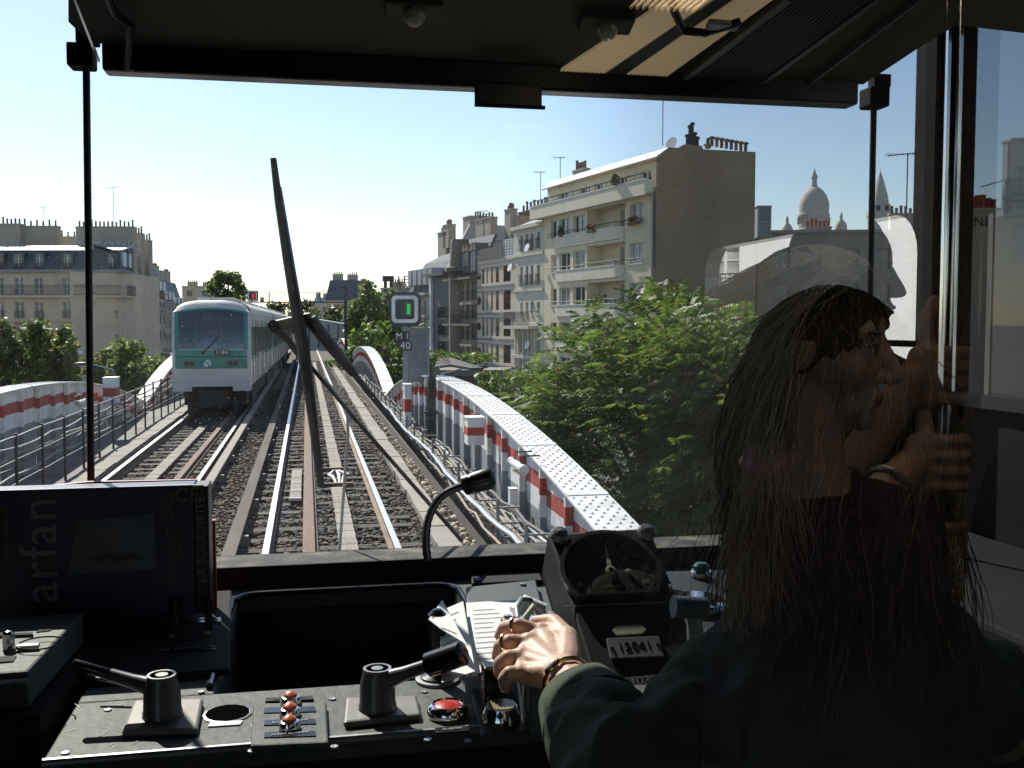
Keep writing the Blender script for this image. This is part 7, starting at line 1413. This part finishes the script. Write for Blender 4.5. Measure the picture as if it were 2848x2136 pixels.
def quads(name,P,A,B,m,e):
    n=len(P); VV=np.empty((n,4,3)); VV[:,0]=P-A; VV[:,1]=P+B*.9-A*.1; VV[:,2]=P+A; VV[:,3]=P-B*.9-A*.1
    me=bpy.data.meshes.new(name); me.vertices.add(4*n); me.vertices.foreach_set('co',VV.ravel()); me.loops.add(4*n); me.polygons.add(n); me.loops.foreach_set('vertex_index',np.arange(4*n,dtype=np.int32)); me.polygons.foreach_set('loop_start',np.arange(0,4*n,4,dtype=np.int32)); me.update(calc_edges=True); me.materials.append(m)
    o=bpy.data.objects.new(name,me); COL.objects.link(o); o.parent=e; return o
def tree(label,base,c,r,n,ls,m,seed,clumps=26,trunk=.22,name='broadleaf_tree',group=None,tight=.34):
    e=empty(name,label,'tree',base,0,group); rng=np.random.default_rng(seed); c=V(c)-V(base); limbs(e,(0,0,0),c+V((0,0,r[2]*.2)),trunk,(c,r),8,seed)
    P,d=crown_points(rng,c,r,n,clumps,tight); N_=d*.6+rng.normal(size=(n,3))*.6+np.array([0,0,.5]); N_/=np.linalg.norm(N_,axis=1)[:,None]; T=np.cross(N_,rng.normal(size=(n,3))); T/=np.linalg.norm(T,axis=1)[:,None]; B=np.cross(N_,T); s=(ls*rng.uniform(.6,1.3,n))[:,None]
    quads('crown',P,T*s,B*s*.6,m,e); return e
def pinnate(label,base,c,r,nl,seed,clumps=34,ll=.42,tight=.33):
    """tree with drooping compound leaves made of paired leaflets"""
    e=empty('ailanthus_tree',label,'tree',base); rng=np.random.default_rng(seed); c=V(c)-V(base); limbs(e,(0,0,0),c+V((0,0,r[2]*.3)),.2,(c,r),11,seed); P,d=crown_points(rng,c,r,nl,clumps,tight); PP=[];AA=[];BB=[]
    out=(P-np.array(c))/np.array(r); out/=np.linalg.norm(out,axis=1)[:,None]
    for i in range(nl):
        h=out[i]*.5+d[i]*.5+rng.normal(size=3)*.45; h[2]=h[2]*.4+.1; h/=np.linalg.norm(h); side=np.cross(h,[0,0,1]); side/=max(np.linalg.norm(side),.05); L_=ll*rng.uniform(.6,1.2); k=7
        for j in range(k):
            t=(j+.6)/k; pos=P[i]+h*L_*t+np.array([0,0,-.32*L_*t*t]); w_=L_*.20*(1-.4*abs(t-.4))
            for sg in (-1,1):
                dirn=side*sg*.85+h*.35+np.array([0,0,-.35-.3*rng.random()]); dirn/=np.linalg.norm(dirn); PP.append(pos+dirn*w_); AA.append(dirn*w_); n_=np.cross(dirn,h); BB.append(np.cross(n_,dirn)/max(np.linalg.norm(n_),.05)*w_*.33)
    quads('crown',np.array(PP),np.array(AA),np.array(BB),LEAF1,e); return e
def gp(px,py,D): return atD(px,py,D)
P=gp(1790,1260,19.5); pinnate('large leafy tree close to the right arched girder, glossy drooping leaves',(P.x+.3,P.y+.3,GZ),P,(2.5,2.3,2.9),6000,11,70)
P=gp(1790,990,24); pinnate('leafy tree top rising in front of the cream apartment block',(P.x,P.y,GZ),P+V((.3,0,-.4)),(1.5,1.6,1.9),2200,12,30,.45)
P=gp(2080,1330,18); pinnate('lower tree mass behind the dashboard, right of the large tree',(P.x,P.y,GZ),P,(2.2,2.0,2.4),3400,13,44)
P=gp(1570,1190,25); pinnate('small pale tree left of the large tree, beside the white girder',(P.x,P.y,GZ),P,(1.1,1.2,1.2),900,14,18,.4)
for k,(px,py,D,r,n,ls,l,m) in enumerate([
    (1035,900,78,(2.2,2.4,4.0),4200,.26,'tall tree with open crown right of the signal mast',LEAF2),
    (1075,990,62,(2.9,2.6,2.2),3600,.22,'low bright green shrub tree behind the second right girder',LEAF1),
    (1240,1010,85,(4.5,2.5,1.2),2600,.2,'green planting on the roof terrace behind the trackside cables',LEAF1),
    (1420,1075,60,(2.4,2,1.0),1500,.18,'ivy-like shrub below the narrow white house',LEAF1),
    (635,802,150,(3.0,3,2.8),2600,.36,'small open tree above the oncoming train roof',LEAF2),
    (60,1000,60,(2.0,2.4,2.3),3600,.21,'left tree behind the near arched girder',LEAF2),(-25,975,58,(1.5,2,1.9),2400,.21,'leftmost tree at the picture edge',LEAF2),(150,1010,60,(1.5,2.0,2.2),3000,.21,'middle left tree in front of the shop row',LEAF2),
    (330,1040,62,(2.2,2.2,2.0),3600,.2,'broad tree right of the left window rod',LEAF2),(420,1045,70,(1.9,2,1.5),2000,.2,'small tree between the left girders and the train',LEAF2),
    (905,905,190,(5,4,4),1500,.5,'distant tree in front of the hotel',LEAF3),(810,880,300,(9,5,5),1200,.8,'far tree beyond the oncoming train',LEAF3)]):
    P=gp(px,py,D); tree(l,(P.x,P.y,GZ),P,r,n,ls,m,20+k,clumps=22 if k>2 else 26)
